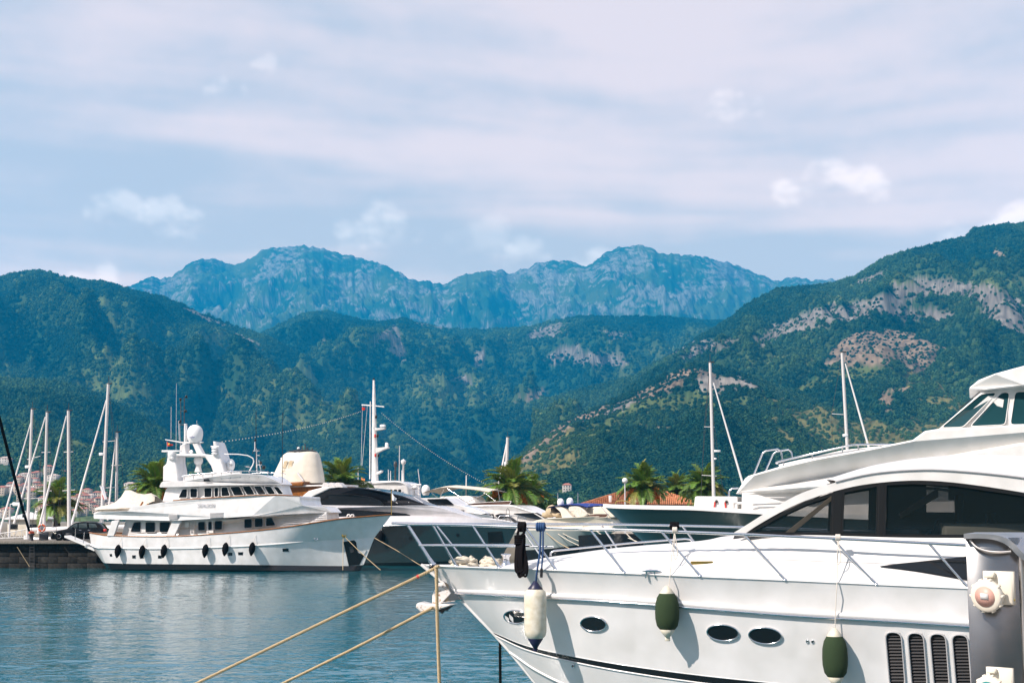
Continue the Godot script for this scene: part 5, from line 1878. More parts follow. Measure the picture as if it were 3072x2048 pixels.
	for e in [[1515, 1546, 1508, 1562], [1535, 1546.5, 1530, 1566], [1555, 1547, 1550, 1570]]:
		rod(t, "rail_post", [e[0], e[1], 0.4, e[2], e[3], 0.4], 0.02, M.steel)
	var an := MB.new()
	an.prism(out([1525, 1552, 1530, 1548, 1550, 1562, 1572, 1566, 1576, 1572, 1548, 1569], 0.0), -0.15, 0.15, 0.03)
	put("bow_anchor", an, M.dark_steel, t)
	rod(t, "mast_light", [1518, 1575, 0.1, 1519, 1530, 0.1, 1523, 1524, 0.1, 1528, 1530, 0.1, 1529, 1560, 0.1], 0.02, M.dark_steel)
	for e in [["mooring_line", "dark slack line from the silver hull to the bow of the near yacht", [1121, 1612, 1180, 1645, 1280, 1702], 0.022]]:
		var ml := thing(e[0], e[1], "rope", Vector3.ZERO, Basis(), "mooring lines of the moored yachts")
		var mm := MB.new()
		mm.tube(PackedVector3Array([at(1121, 1612, 113), at(1187, 1649, 108), at(1252, 1690, 104), at(1285, 1709, 102)]), e[3], 6)
		put("line", mm, M.tan_rope, ml)

# ---------------------------------------------------------------- cream yachts to the right of it
func bimini(t: Node, top: Array, half: float, drop: float, m: Material) -> void:
	var rows := []
	for i in range(0, top.size(), 2):
		var p := q(top[i], top[i + 1], 0.0)
		var r := PackedVector3Array()
		for k in 7:
			var s := (k - 3) / 3.0
			r.append(p + Vector3(0, -drop * s * s, s * half))
		rows.append(r)
	var b := MB.new()
	b.loft(rows)
	var under := []
	for r in rows: under.append(lift(r, Vector3(0, -0.05, 0)))
	under.reverse()
	b.loft(under)
	put("bimini", b, m, t)

func flybridge_yacht() -> void:
	frame(at(1290, 1575, 150), at(1690, 1590, 139))
	var t := thing("flybridge_yacht", "white flybridge motor yacht under a cream bimini awning left of the palms", "yacht", fr.o, fr.b)
	var L := [
		[1270, 1568, 2.4, 1400, 1570, 2.4, 1500, 1575, 2.0, 1580, 1584, 1.4, 1640, 1590, 0.7, 1681, 1597, 0.0],
		[1270, 1591, 2.35, 1400, 1593, 2.3, 1500, 1595, 1.9, 1574, 1598, 1.3, 1640, 1599, 0.6, 1676, 1600, 0.0],
		[1270, 1660, 2.1, 1400, 1660, 1.9, 1480, 1661, 1.4, 1550, 1662, 0.8, 1585, 1662, 0.35, 1606, 1660, 0.0],
		[1270, 1672, 2.0, 1400, 1672, 1.8, 1480, 1671, 1.2, 1540, 1670, 0.6, 1575, 1669, 0.25, 1596, 1668, 0.0]]
	hull(t, L, ["gunwale", "topside", "boot_top", "hull_bottom"], [M.gelcoat, M.grey_paint, M.black_paint, M.black_paint], M.deck_white)
	var z := beam([1290, 2.1, 1450, 2.0, 1560, 1.6, 1660, 0.6])
	put("cabin", block([1300, 1580, 1330, 1535, 1394, 1516, 1460, 1514, 1531, 1514, 1548, 1518, 1611, 1538, 1648, 1556, 1668, 1580, 1640, 1592], z, 0.1, 0.4), M.gelcoat, t)
	window(t, [1541, 1541, 1612, 1538.5, 1646, 1556, 1610, 1557], z, M.black_trim, M.dark_glass, "windscreen")
	window(t, [1466, 1543, 1480, 1542, 1482, 1556, 1468, 1556], z, M.black_trim, M.dark_glass)
	window(t, [1486, 1546, 1500, 1541, 1528, 1543, 1530, 1550, 1500, 1556], z, M.black_trim, M.dark_glass)
	var fz := beam([1310, 1.6, 1430, 1.5, 1540, 1.0])
	put("fly_console", block([1312, 1520, 1320, 1489, 1405, 1487, 1415, 1490, 1424, 1502, 1430, 1520], func(x: float) -> float: return fz.call(x) * 0.6, 0.05, 0.2), M.gelcoat, t)
	window(t, [1376, 1516, 1425, 1509, 1480, 1505.5, 1534, 1503, 1528, 1513, 1450, 1514], fz, M.gelcoat, M.brown_screen, "fly_windscreen")
	for e in [[1402, 1496, 0.3], [1424, 1500, 0.3], [1436, 1502, -0.4]]:
		var s := MB.new()
		s.box(q(e[0], e[1], e[2]), Vector3(0.3, 0.55, 0.5), 0.08)
		put("fly_seat", s, M.cream_canvas, t)
	bimini(t, [1292, 1475, 1308, 1468, 1324, 1463, 1350, 1457, 1372, 1455, 1410, 1458, 1451, 1462, 1494, 1469], 1.5, 0.22, M.cream_canvas)
	for e in [[1294, 1478, 1.4, 1313, 1494, 1.2], [1332, 1466, 1.4, 1318, 1494, 1.2], [1340, 1464, 1.4, 1404, 1506, 1.2], [1478, 1470, 1.4, 1402, 1506, 1.2], [1494, 1472, 1.4, 1500, 1506, 1.2], [1440, 1468, 1.4, 1486, 1502, 1.2]]:
		rod(t, "awning_pole", [e[0], e[1], e[2], e[3], e[4], e[5]], 0.03, M.steel)
	rod(t, "aerial", [1399, 1425, 0, 1398, 1490, 0], 0.06, M.gelcoat)
	for e in [[[1486, 1556, 1.5, 1520, 1550, 1.4, 1600, 1552, 0.9, 1640, 1560, 0.5]]]:
		rod(t, "bow_rail", e[0], 0.03, M.steel)

	# sports cruiser tucked in behind the silver yacht
	frame(at(1230, 1545, 132), at(1480, 1550, 128))
	var s := thing("sports_cruiser", "low white sports cruiser with dark framed windscreen half hidden behind the silver yacht", "yacht", fr.o, fr.b)
	var L2 := [[1200, 1530, 1.9, 1300, 1530, 1.9, 1400, 1536, 1.4, 1480, 1548, 0.0], [1200, 1570, 1.8, 1300, 1572, 1.8, 1390, 1578, 1.2, 1468, 1585, 0.0], [1200, 1680, 1.6, 1300, 1680, 1.5, 1380, 1680, 0.8, 1440, 1680, 0.0]]
	hull(s, L2, ["gunwale", "topside", "hull_bottom"], [M.gelcoat, M.gelcoat, M.black_paint], M.deck_white)
	var z2 := beam([1230, 1.6, 1340, 1.4, 1450, 0.5])
	put("cabin", block([1225, 1535, 1245, 1500, 1262, 1494, 1300, 1493, 1334, 1493, 1364, 1513, 1410, 1522, 1460, 1540, 1400, 1548], z2, 0.08, 0.2), M.gelcoat, s)
	window(s, [1282, 1498, 1340, 1496.5, 1360, 1513, 1296, 1514], z2, M.black_trim, M.dark_glass, "windscreen")
	window(s, [1345, 1534, 1392, 1531, 1390, 1540, 1352, 1541], z2, M.black_trim, M.brown_screen)

func cream_yacht() -> void:
	frame(at(1590, 1585, 108), at(1842, 1594, 101))
	var t := thing("cream_motor_yacht", "cream motor yacht with blue bimini, brown tinted screens and twin satellite domes", "yacht", fr.o, fr.b)
	var L := [
		[1560, 1578, 2.3, 1640, 1580, 2.2, 1700, 1582, 1.9, 1760, 1585, 1.4, 1810, 1590, 0.6, 1842, 1594, 0.0],
		[1560, 1590, 2.25, 1640, 1591, 2.15, 1700, 1592, 1.8, 1758, 1593, 1.3, 1806, 1595, 0.55, 1838, 1597, 0.0],
		[1560, 1651, 2.1, 1640, 1646, 1.95, 1690, 1640, 1.55, 1740, 1633, 1.0, 1780, 1626, 0.4, 1806, 1622, 0.0],
		[1560, 1706, 1.9, 1640, 1706, 1.6, 1680, 1705, 1.1, 1715, 1704, 0.6, 1740, 1703, 0.25, 1756, 1702, 0.0]]
	hull(t, L, ["gunwale", "topside", "boot_top", "hull_bottom"], [M.cream_paint, M.grey_paint, M.black_paint, M.black_paint], M.cream_paint)
	plate(t, L, [1696, 1607, 1714, 1605.5, 1716, 1611, 1700, 1612.5], 0.03, M.black_paint, "hull_window")
	var z := beam([1590, 2.0, 1720, 1.9, 1800, 1.3, 1880, 0.3])
	put("cabin", block([1570, 1588, 1600, 1562, 1640, 1554, 1700, 1552, 1760, 1549, 1822, 1548, 1842, 1558, 1850, 1582, 1810, 1594], z, 0.1, 0.3), M.cream_paint, t)
	var z1 := beam([1700, 1.5, 1840, 1.2])
	put("fly_house", block([1712, 1552, 1714, 1522, 1832, 1519, 1836, 1534, 1842, 1552], func(x: float) -> float: return z1.call(x) * 0.7, 0.06, 0.1), M.cream_paint, t)
	window(t, [1752, 1553, 1762, 1545, 1788, 1541.5, 1826, 1541.5, 1820, 1551], z1, M.cream_paint, M.brown_screen, "fly_windscreen")
	var fin := MB.new()
	fin.prism(rounded(out([1668, 1518, 1684, 1517, 1702, 1526, 1725, 1552, 1692, 1553, 1688, 1536], 1.2), 0.1), 1.1, 1.4, 0.05)
	fin.prism(rounded(out([1668, 1518, 1684, 1517, 1702, 1526, 1725, 1552, 1692, 1553, 1688, 1536], 1.2), 0.1), -1.4, -1.1, 0.05)
	put("radar_arch", fin, M.cream_paint, t)
	var sw := MB.new()
	sw.prism(curve2(out([1710, 1521, 1735, 1519, 1755, 1530, 1764, 1545, 1745, 1551, 1730, 1550, 1724, 1536, 1712, 1533], 1.5), 3, true), 1.45, 1.62, 0.03)
	put("arch_wing", sw, M.cream_canvas, t)
	bimini(t, [1682, 1519, 1695, 1514.5, 1707, 1512.5, 1735, 1510, 1758, 1508.5, 1785, 1510, 1808, 1516], 1.5, 0.12, M.blue_canvas)
	for e in [[1686, 1519, 1680, 1540], [1740, 1513, 1722, 1548], [1800, 1516, 1826, 1545], [1770, 1512, 1745, 1545]]:
		rod(t, "awning_pole", [e[0], e[1], 1.3, e[2], e[3], 1.4], 0.02, M.steel)
	for e in [[1682, 1506], [1710, 1504]]:
		put("satellite_dome", dome(q(e[0], e[1], 0), 0.25, 0.56), M.dome_white, t)
	rod(t, "aerial", [1673.5, 1478, 0, 1674, 1515, 0], 0.014, M.pale_grey)
	rod(t, "aerial", [1734, 1478, 0, 1734, 1512, 0], 0.014, M.pale_grey)
	rod(t, "flag_staff", [1686, 1540, 0.6, 1685, 1568, 0.6], 0.02, M.steel)
	var cv := MB.new()
	var rows := []
	for e in [[1638, 1536, 1552], [1646, 1534, 1553], [1652, 1518, 1553], [1657, 1513, 1551], [1664, 1520, 1550], [1672, 1533, 1552], [1682, 1536, 1553], [1692, 1537, 1550]]:
		var r := PackedVector3Array()
		var a := q(e[0], e[1], 0.6)
		var b := q(e[0], e[2], 0.6)
		for k in 9:
			var an := TAU * k / 9
			r.append((a + b) / 2 + Vector3(0.02 * sin(k * 5.0), cos(an) * (a.y - b.y) / 2, sin(an) * 0.6 * (0.8 + 0.2 * sin(k * 3.0 + e[0]))))
		rows.append(r)
	cv.loft(rows, true, true, true)
	put("canvas_cover", cv, M.beige_canvas, t)
	rod(t, "bow_rail", [1740, 1568, 1.5, 1790, 1570, 1.1, 1840, 1576, 0.4, 1858, 1580, 0.0], 0.022, M.steel)
	for k in 5: rod(t, "rail_post", [1750 + k * 22, 1569 + k * 1.6, 1.4 - k * 0.28, 1750 + k * 21, 1584 + k * 2.0, 1.4 - k * 0.28], 0.016, M.steel)
	var an2 := MB.new()
	an2.prism(out([1852, 1572, 1862, 1558, 1876, 1564, 1878, 1572, 1870, 1566, 1862, 1565, 1856, 1574], 0.0), -0.05, 0.05, 0.01)
	put("bow_anchor", an2, M.dark_steel, t)
	# mooring lines in front of it
	var i := 0
	for e in [[1660, 1591, 105, 1752, 1642, 92], [1678, 1594, 104, 1790, 1640, 90], [1636, 1595, 104, 1710, 1646, 92], [1790, 1593, 100, 1866, 1632, 88], [1880, 1600, 85, 1920, 1628, 75]]:
		var lb: String = ["pale line from the cream yacht's rail, the longest one slanting right", "pale line running right from the cream yacht's bow flank", "yellowish line crossing the grey hull downwards", "pale line from the cream yacht's stem towards the foredeck", "short pale line under the dark green hull"][i]
		i += 1
		var ml := thing("mooring_line", lb, "rope", Vector3.ZERO, Basis(), "mooring lines of the moored yachts")
		var m := MB.new()
		m.tube(sag(at(e[0], e[1], e[2]), at(e[3], e[4], e[5]), 0.1, 8), 0.03, 6)
		put("line", m, M.cream_rope if i != 3 else M.tan_rope, ml)

# ---------------------------------------------------------------- dark hulls at the right
func trawler_yacht() -> void:
	frame(at(1810, 1515, 47), at(3072, 1560, 43))
	var t := thing("dark_green_yacht", "tall white yacht with dark green hull and raked wheelhouse windows behind the near yacht", "yacht", fr.o, fr.b)
	var L := [
		[1810, 1517, 0.0, 1840, 1519, 0.6, 1900, 1521, 1.3, 2000, 1523, 1.9, 2088, 1525, 2.2, 2288, 1537, 2.5, 2600, 1553, 2.6, 3100, 1577, 2.6, 3500, 1596, 2.6],
		[1929, 1625, 0.0, 1950, 1630, 0.4, 2000, 1640, 0.95, 2080, 1650, 1.45, 2160, 1655, 1.85, 2330, 1665, 2.25, 2620, 1680, 2.45, 3100, 1700, 2.45, 3500, 1716, 2.45],
		[2020, 1888, 0.0, 2040, 1888, 0.3, 2080, 1890, 0.7, 2150, 1892, 1.1, 2230, 1895, 1.5, 2380, 1900, 1.9, 2650, 1912, 2.1, 3100, 1926, 2.1, 3500, 1940, 2.1]]
	var c := hull(t, L, ["topside", "lower_topside", "hull_bottom"], [M.dark_green, M.dark_green, M.black_paint], M.deck_white, 6)
	var tr := MB.new()
	var top: PackedVector3Array = c[0]
	tr.loft([lift(top, Vector3(0, -0.055, 0.03)), lift(top, Vector3(0, 0.07, 0.03)), lift(top, Vector3(0, 0.07, -0.12))], false, false, false, false)
	put("toe_rail", tr, M.white_paint, t)
	var z := beam([2200, 1.5, 2350, 1.9, 3400, 1.9])
	put("lower_house", block([2224, 1545, 2226, 1478, 2420, 1458, 3300, 1435, 3300, 1590, 2300, 1548], z, 0.06), M.deck_white, t)
	var zo := beam([2200, 1.3, 2300, 2.1, 2450, 2.35, 3400, 2.35])
	put("upper_overhang", block([2208, 1481, 2213, 1472, 2235, 1435, 2245, 1427, 2262, 1422, 2337, 1400, 2450, 1374, 2614, 1344, 2739, 1319, 2776, 1292, 2813, 1286, 3072, 1273, 3400, 1265, 3400, 1440, 2420, 1466, 2353, 1472], zo, 0.10), M.deck_white, t)
	var zw := beam([2820, 1.3, 2960, 1.8, 3400, 1.85])
	put("wheelhouse", block([2815, 1288, 2950, 1172, 3072, 1158, 3400, 1148, 3400, 1275, 3072, 1276], zw, 0.03), M.deck_white, t)
	var zv := beam([2900, 1.5, 3000, 2.2, 3400, 2.3])
	put("visor_roof", block([2909, 1166, 2912, 1160, 2938, 1139, 2987, 1120, 3072, 1097, 3400, 1065, 3400, 1140, 3072, 1157, 2960, 1170], zv, 0.06), M.deck_white, t)
	window(t, [2826, 1282, 2946, 1182, 2991, 1178, 2890, 1280], zw, M.deck_white, M.teal_glass, "wheelhouse_window", 0.02)
	window(t, [2913, 1278, 3006, 1178, 3029, 1177, 3016, 1273], zw, M.deck_white, M.teal_glass, "wheelhouse_window", 0.02)
	window(t, [3033, 1273, 3048, 1176, 3200, 1170, 3200, 1268], zw, M.deck_white, M.teal_glass, "wheelhouse_window", 0.02)
	rod(t, "wiper", [2880, 1225, 1.3, 2940, 1176, 1.55], 0.012, M.black_trim)
	window(t, [2412, 1480, 2470, 1476, 2470, 1500, 2412, 1500], z, M.black_trim, M.dark_glass)
	for k in 3:
		var g := MB.new()
		g.box(q(2300, 1492 + k * 13, 1.88) + Vector3(0.05, 0, 0), Vector3(1.3, 0.03, 0.06), 0.012)
		put("moulded_rib", g, M.deck_white, t)
	# upper deck rail and hoops
	var R := MB.new()
	var rp := curve(line([2333, 1390, 1.6, 2336, 1385, 1.75, 2420, 1365, 2.0, 2532, 1340, 2.1, 2573, 1333.5, 2.1, 2640, 1333, 2.1, 2700, 1334, 2.1]), 4)
	R.tube(rp, 0.03, 7)
	put("upper_rail", R, M.steel, t)
	for e in [[2351, 1386, 1397], [2438, 1364, 1377], [2528, 1342, 1356], [2576, 1335, 1347], [2640, 1334, 1340]]:
		rod(t, "rail_post", [e[0], e[1], 1.95, e[0], e[2] + 2, 1.95], 0.02, M.steel)
	var ba := MB.new()
	ba.prism(out([2337, 1393, 2440, 1370, 2530, 1350, 2640, 1338, 2650, 1345, 2530, 1362, 2340, 1404], 1.9), 1.7, 1.95, 0.02)
	put("rail_plinth", ba, M.deck_white, t)
	rod(t, "deck_hoop", [2262, 1424, 0.9, 2288, 1360, 0.9, 2298, 1352, 0.9, 2334, 1346.5, 0.9, 2344, 1353, 0.9, 2348, 1380, 0.9], 0.028, M.steel)
	rod(t, "deck_hoop", [2297, 1414, -0.3, 2320, 1362, -0.3, 2330, 1354, -0.3, 2366, 1348, -0.3, 2375, 1356, -0.3, 2378, 1376, -0.3], 0.028, M.steel)
	rod(t, "deck_hoop", [2186, 1492, 0.2, 2189, 1472, 0.2, 2196, 1465, 0.2, 2216, 1464, 0.2], 0.03, M.steel)
	# lockers on the foredeck
	var lk := thing("deck_lockers", "white deck lockers with red and black straps on the dark green hull's foredeck", "locker", fr.o, fr.b)
	var lb := MB.new()
	lb.prism(rounded(out([2092, 1532, 2096, 1492, 2100, 1489, 2222, 1490, 2222, 1536], 0.6), 0.06), 0.0, 1.2, 0.03)
	put("locker_body", lb, M.white_paint, lk)
	for e in [[2146, 1505, 2143, 1526, "red_tape"], [2176, 1506, 2178, 1526, "red_tape"]]:
		var s := MB.new()
		s.bar(q(e[0], e[1], 1.23), q(e[2], e[3], 1.23), 0.03)
		put("strap", s, M[e[4]], lk)
		var h := MB.new()
		h.ball(q(e[0] + 4, e[1] - 1, 1.24), Vector3(0.05, 0.05, 0.03), 8)
		put("strap_buckle", h, M.black_trim, lk)
	var rk := MB.new()
	rk.prism(rounded(out([2208, 1532, 2208, 1506, 2250, 1506, 2250, 1512, 2216, 1514, 2216, 1532], 0.6), 0.04), 0.9, 1.2, 0.02)
	put("step", rk, M.white_paint, lk)
	rod(t, "foredeck_rail", [1846, 1512, 0.5, 1850, 1503, 0.5, 1870, 1501, 0.8, 1890, 1507, 1.0], 0.02, M.brass)

	# dark sailing hull beyond it
	frame(at(1740, 1600, 92), at(1945, 1606, 88))
	var d := thing("dark_sailing_hull", "low near black hull between the cream yacht and the dark green bow", "boat", fr.o, fr.b)
	var L3 := [[1735, 1606, 1.4, 1800, 1602, 1.5, 1860, 1600, 1.2, 1920, 1603, 0.6, 1965, 1606, 0.0], [1740, 1705, 1.0, 1800, 1705, 1.0, 1850, 1705, 0.7, 1900, 1705, 0.3, 1930, 1705, 0.0]]
	hull(d, L3, ["topside", "hull_bottom"], [M.black_gloss, M.black_paint], M.teak)
	rod(d, "deck_line", [1840, 1600, 0.9, 1880, 1611, 0.9, 1915, 1626, 0.9], 0.03, M.cream_rope)

# ---------------------------------------------------------------- yachts further back
func mast_yacht() -> void:
	frame(at(1050, 1500, 165), at(1240, 1500, 163))
	var t := thing("white_mast_yacht", "big white yacht with a tall white signal mast rising behind the black canopy", "yacht", fr.o, fr.b)
	var L := [[1000, 1520, 3.2, 1120, 1520, 3.2, 1230, 1525, 2.6, 1300, 1530, 0.0], [1000, 1652, 3.0, 1120, 1652, 3.0, 1220, 1652, 2.0, 1280, 1652, 0.0]]
	hull(t, L, ["topside", "hull_bottom"], [M.gelcoat, M.black_paint], M.deck_white)
	var z := beam([1050, 2.6, 1190, 2.6, 1240, 1.8])
	put("bridge_deck", block([1056, 1525, 1062, 1470, 1070, 1456, 1084, 1447, 1110, 1443, 1190, 1441, 1213, 1446, 1226, 1458, 1236, 1525], z, 0.15, 0.5), M.gelcoat, t)
	put("roof_wing", block([1060, 1453.5, 1066, 1450, 1084, 1446, 1110, 1444, 1110, 1452, 1074, 1459], func(x: float) -> float: return z.call(x) + 0.3, 0.06), M.gelcoat, t)
	for e in [[1157, 1164], [1168, 1177], [1181, 1191], [1194, 1203]]:
		window(t, [e[0], 1468, e[1], 1467.5, e[1] + 1, 1480, e[0] + 1, 1480], z, M.gelcoat, M.dark_glass)
	var mm := MB.new()
	mm.tube(line([1124.5, 1445, 0, 1122.5, 1300, 0, 1121.5, 1200, 0, 1121, 1140, 0]), PackedFloat32Array([0.42, 0.28, 0.2, 0.12]), 10)
	put("mast", mm, M.gelcoat, t)
	var tp := MB.new()
	tp.bar(q(1121, 1134, 0), q(1121, 1142, 0), 0.1)
	put("masthead_lamp", tp, M.black_trim, t)
	rod(t, "signal_yard", [1085, 1214.5, 0, 1121, 1217, 0, 1152, 1220.5, 0], 0.085, M.gelcoat)
	for e in [[1127, 1292, 1153, 1288, 1157, 1284, 1127, 1284], [1127, 1362, 1150, 1350, 1167, 1344, 1165, 1340, 1128, 1344], [1130, 1425, 1146, 1417, 1148, 1411, 1143, 1411, 1130, 1417]]:
		var p := MB.new()
		p.prism(out(e, 0.0), -0.25, 0.25, 0.04)
		put("radar_arm", p, M.gelcoat, t)
	for e in [[1148, 1277, 0.34, 0.14], [1160, 1335, 0.2, 0.26], [1159, 1330, 0.12, 0.1]]:
		var p := MB.new()
		p.lathe([[e[2], -e[3]], [e[2], e[3] * 0.6], [e[2] * 0.6, e[3]], [0.0, e[3]]], q(e[0], e[1], 0), 12)
		put("radar_scanner", p, M.dome_white, t)
	for e in [[1125, 1307], [1132, 1307], [1126, 1365], [1135, 1366], [1128, 1250]]:
		var p := MB.new()
		p.box(q(e[0], e[1], 0.3), Vector3(0.2, 0.36, 0.2), 0.04)
		put("mast_lamp", p, M.red_tape if e[0] < 1127 else M.black_trim, t)
	rod(t, "halyard_pole", [1111, 1204, 0.2, 1109, 1437, 0.2], 0.07, M.gelcoat)
	rod(t, "halyard", [1087, 1216, 0, 1083, 1396, 0], 0.025, M.pale_grey)
	rod(t, "halyard", [1102, 1216, 0, 1086, 1396, 0], 0.025, M.pale_grey)
	flag(t, "courtesy_flag", q(1085.5, 1221, 0.1), q(1094, 1222, 0.1), q(1094, 1230, 0.1), q(1085.5, 1229.5, 0.1), M.flag_red)
	for e in [[1219.5, 1468], [1277, 1469]]:
		put("satellite_dome", dome(q(e[0], e[1], 1.0), 0.48, 1.12), M.dome_white, t)
	var rk := MB.new()
	for e in [[1233, 1455, 1233, 1486], [1244, 1455, 1244, 1486], [1255, 1455, 1255, 1486]]: rk.bar(q(e[0], e[1], 0.5), q(e[2], e[3], 0.5), 0.06)
	for y in [1455, 1466, 1484]: rk.bar(q(1228, y, 0.5), q(1260, y, 0.5), 0.07)
	put("antenna_rack", rk, M.gelcoat, t)
	rod(t, "rack_beam", [1228, 1454, 0.5, 1263, 1454, 0.5], 0.12, M.gelcoat)
	put("radar_dome", dome(q(1245, 1461, 0.5), 0.3, 0.3), M.dome_white, t)
	for e in [[1165, 1408, 1165, 1445], [1171.5, 1412, 1171.5, 1445], [1185.5, 1390, 1185, 1444], [1198.5, 1337, 1197, 1442], [1205.5, 1410, 1205, 1442], [1254, 1407, 1262, 1474], [1074, 1402, 1074, 1452]]:
		rod(t, "aerial", [e[0], e[1], 0, e[2], e[3], 0], 0.05, M.pale_grey)
	var p2 := MB.new()
	p2.lathe([[0.14, -2.0], [0.1, 1.4], [0.28, 1.5], [0.3, 1.85], [0.0, 2.05]], q(1209.5, 1430, 0), 10)
	put("beacon_post", p2, M.gelcoat, t)
	var p3 := MB.new()
	p3.lathe([[0.12, -1.7], [0.1, 0.9], [0.2, 1.0], [0.2, 1.5], [0.0, 1.6]], q(1185.5, 1425, 0), 10)
	put("exhaust_post", p3, M.dark_steel, t)
	flag(t, "orange_flag", q(1083, 1433, 1.0), q(1093, 1436, 1.0), q(1093, 1446, 1.0), q(1084, 1446, 1.0), M.flag_orange)
	# strings of bulbs from the masthead yard
	for e in [["festoon string of small lamps falling left from the white signal mast", q(1085, 1231, 0), fr.b.inverse() * (at(655, 1323, 108) - fr.o), 0.4], ["festoon string of small lamps falling right from the white signal mast", q(1140, 1233, 0), fr.b.inverse() * (at(1468, 1455, 150) - fr.o), 0.55]]:
		var f := thing("lamp_string", e[0], "lamp string", fr.o, fr.b, "lamp strings of the signal mast")
		var l := sag(e[1], e[2], e[3], 60)
		var w := MB.new()
		w.tube(l, 0.005, 4)
		put("wire", w, M.dark_steel, f)
		var bl := MB.new()
		for k in range(1, 60): bl.ball(l[k] - Vector3(0, 0.08, 0), Vector3(0.04, 0.045, 0.04), 6)
		tag(put("bulb", bl, M.bulb_white, f), "small clear bulbs", "", "", "stuff")

func funnel_yacht() -> void:
	frame(at(800, 1450, 152), at(980, 1450, 150))
	var t := thing("funnel_yacht", "classic yacht with a big rounded cream funnel and varnished wood behind the SEALION yacht", "yacht", fr.o, fr.b)
	var L := [[700, 1520, 2.8, 850, 1520, 3.0, 1000, 1520, 2.8, 1100, 1522, 0.0], [710, 1660, 2.6, 850, 1660, 2.8, 1000, 1660, 2.4, 1080, 1660, 0.0]]
	hull(t, L, ["topside", "hull_bottom"], [M.gelcoat, M.black_paint], M.teak)
	var z := beam([780, 2.2, 1000, 2.2])
	put("deckhouse", block([790, 1525, 792, 1460, 1010, 1456, 1012, 1525], z, 0.1), M.varnish, t)
	put("deckhouse_roof", block([782, 1462, 784, 1458, 1018, 1452, 1018, 1458], func(x: float) -> float: return z.call(x) + 0.3, 0.04), M.gelcoat, t)
	var f := MB.new()
	var rows := []
	for e in [[817, 970, 1452, 1.7], [822, 968, 1430, 1.62], [835, 963, 1402, 1.5], [848, 957, 1374, 1.32], [853, 954, 1365, 1.2], [862, 950, 1358.5, 1.1], [872, 945, 1355.5, 0.95]]:
		var r := PackedVector3Array()
		var a := q(e[0], e[2], 0)
		var b := q(e[1], e[2] + (e[1] - e[0]) * -0.02, 0)
		var c := (a + b) / 2
		for k in 28:
			var an := TAU * k / 28
			var ca := cos(an)
			var sa := sin(an)
			r.append(c + Vector3(signf(ca) * pow(absf(ca), 0.8) * (b.x - a.x) / 2, ca * (b.y - a.y) / 2, signf(sa) * pow(absf(sa), 0.8) * e[3]))
		rows.append(r)
	f.loft(rows, true, false, true)
	put("funnel", f, M.cream_paint, t)
	var cap := MB.new()
	var rr := []
	for e in [[859, 951, 1359.5, 1.14], [866, 947, 1352.5, 1.05], [884, 938, 1349.5, 0.7]]:
		var r := PackedVector3Array()
		var a := q(e[0], e[2], 0)
		var b := q(e[1], e[2], 0)
		for k in 24:
			var an := TAU * k / 24
			r.append((a + b) / 2 + Vector3(cos(an) * (b.x - a.x) / 2, 0, sin(an) * e[3]))
		rr.append(r)
	cap.loft(rr, true, false, true)
	put("funnel_cap", cap, M.black_trim, t)
	var X := func(x: float, y: float) -> Vector2: return Vector2(780 + x / 6.03, 1300 + y / 6.03)
	for e in [[440, 498, 497, 496, 462, 628, 410, 630], [527, 494, 592, 492, 570, 625, 500, 628], [412, 665, 468, 663, 440, 790, 376, 795], [512, 660, 588, 658, 566, 795, 482, 797]]:
		var o := []
		for i in range(0, 8, 2):
			var v: Vector2 = X.call(e[i], e[i + 1])
			o.append_array([v.x, v.y])
		var zz := func(_x: float) -> float: return 1.47
		var w := window(t, o, zz, M.cream_paint, M.yellow_paint, "funnel_louvre", 0.03)
		for k in 6:
			var s := MB.new()
			var k2 := (k + 0.5) / 6.0
			s.bar(q(lerpf(o[0], o[6], k2), lerpf(o[1], o[7], k2), 1.5), q(lerpf(o[2], o[4], k2), lerpf(o[3], o[5], k2), 1.5), 0.03, 4)
			put("slat", s, M.cream_paint, w)
	for e in [[891, 1338, 892, 1350], [905.5, 1338, 906, 1350], [914, 1330, 917, 1349], [922, 1342, 922, 1350], [936.5, 1344, 937, 1353]]:
		rod(t, "aerial", [e[0], e[1], 0, e[2], e[3], 0], 0.05, M.dark_steel)
	put("radar_dome", dome(q(895, 1344, 0), 0.16, 0.22), M.dome_white, t)
	put("funnel_light", dome(q(844, 1375, 0.6), 0.12, 0.2), M.dome_white, t)
	var dv := MB.new()
	dv.bar(q(892, 1418, 1.8), q(908, 1442, 1.8), 0.13)
	dv.bar(q(908, 1442, 1.8), q(912, 1458, 1.8), 0.1)
	put("boat_davit", dv, M.gelcoat, t)
	var wb := thing("wooden_launch", "varnished wooden launch stowed beside the cream funnel", "boat", fr.o, fr.b)
	var zb := beam([842, 0.5, 870, 0.8, 912, 0.7])
	put("launch_hull", block([841, 1447, 850, 1459, 905, 1457, 912, 1444, 880, 1446], func(x: float) -> float: return zb.call(x) + 2.1, 0.08), M.varnish, wb)
	# three covered deck boxes on the hardtop
	for k in 3:
		var cb := thing("white_cover", "white peaked canvas cover on deck, " + ["leftmost", "middle", "rightmost"][k] + " of three beside the palm", "cover", fr.o, fr.b, "white peaked covers")
		var m := MB.new()
		var x := 974.0 + k * 18.5
		m.prism(rounded(out([x, 1466, x, 1456, x + 6, 1447.5, x + 14, 1448, x + 26, 1460, x + 28, 1466], 3.6), 0.12), 3.2, 4.4, 0.12)
		put("cover", m, M.pale_cloth, cb)

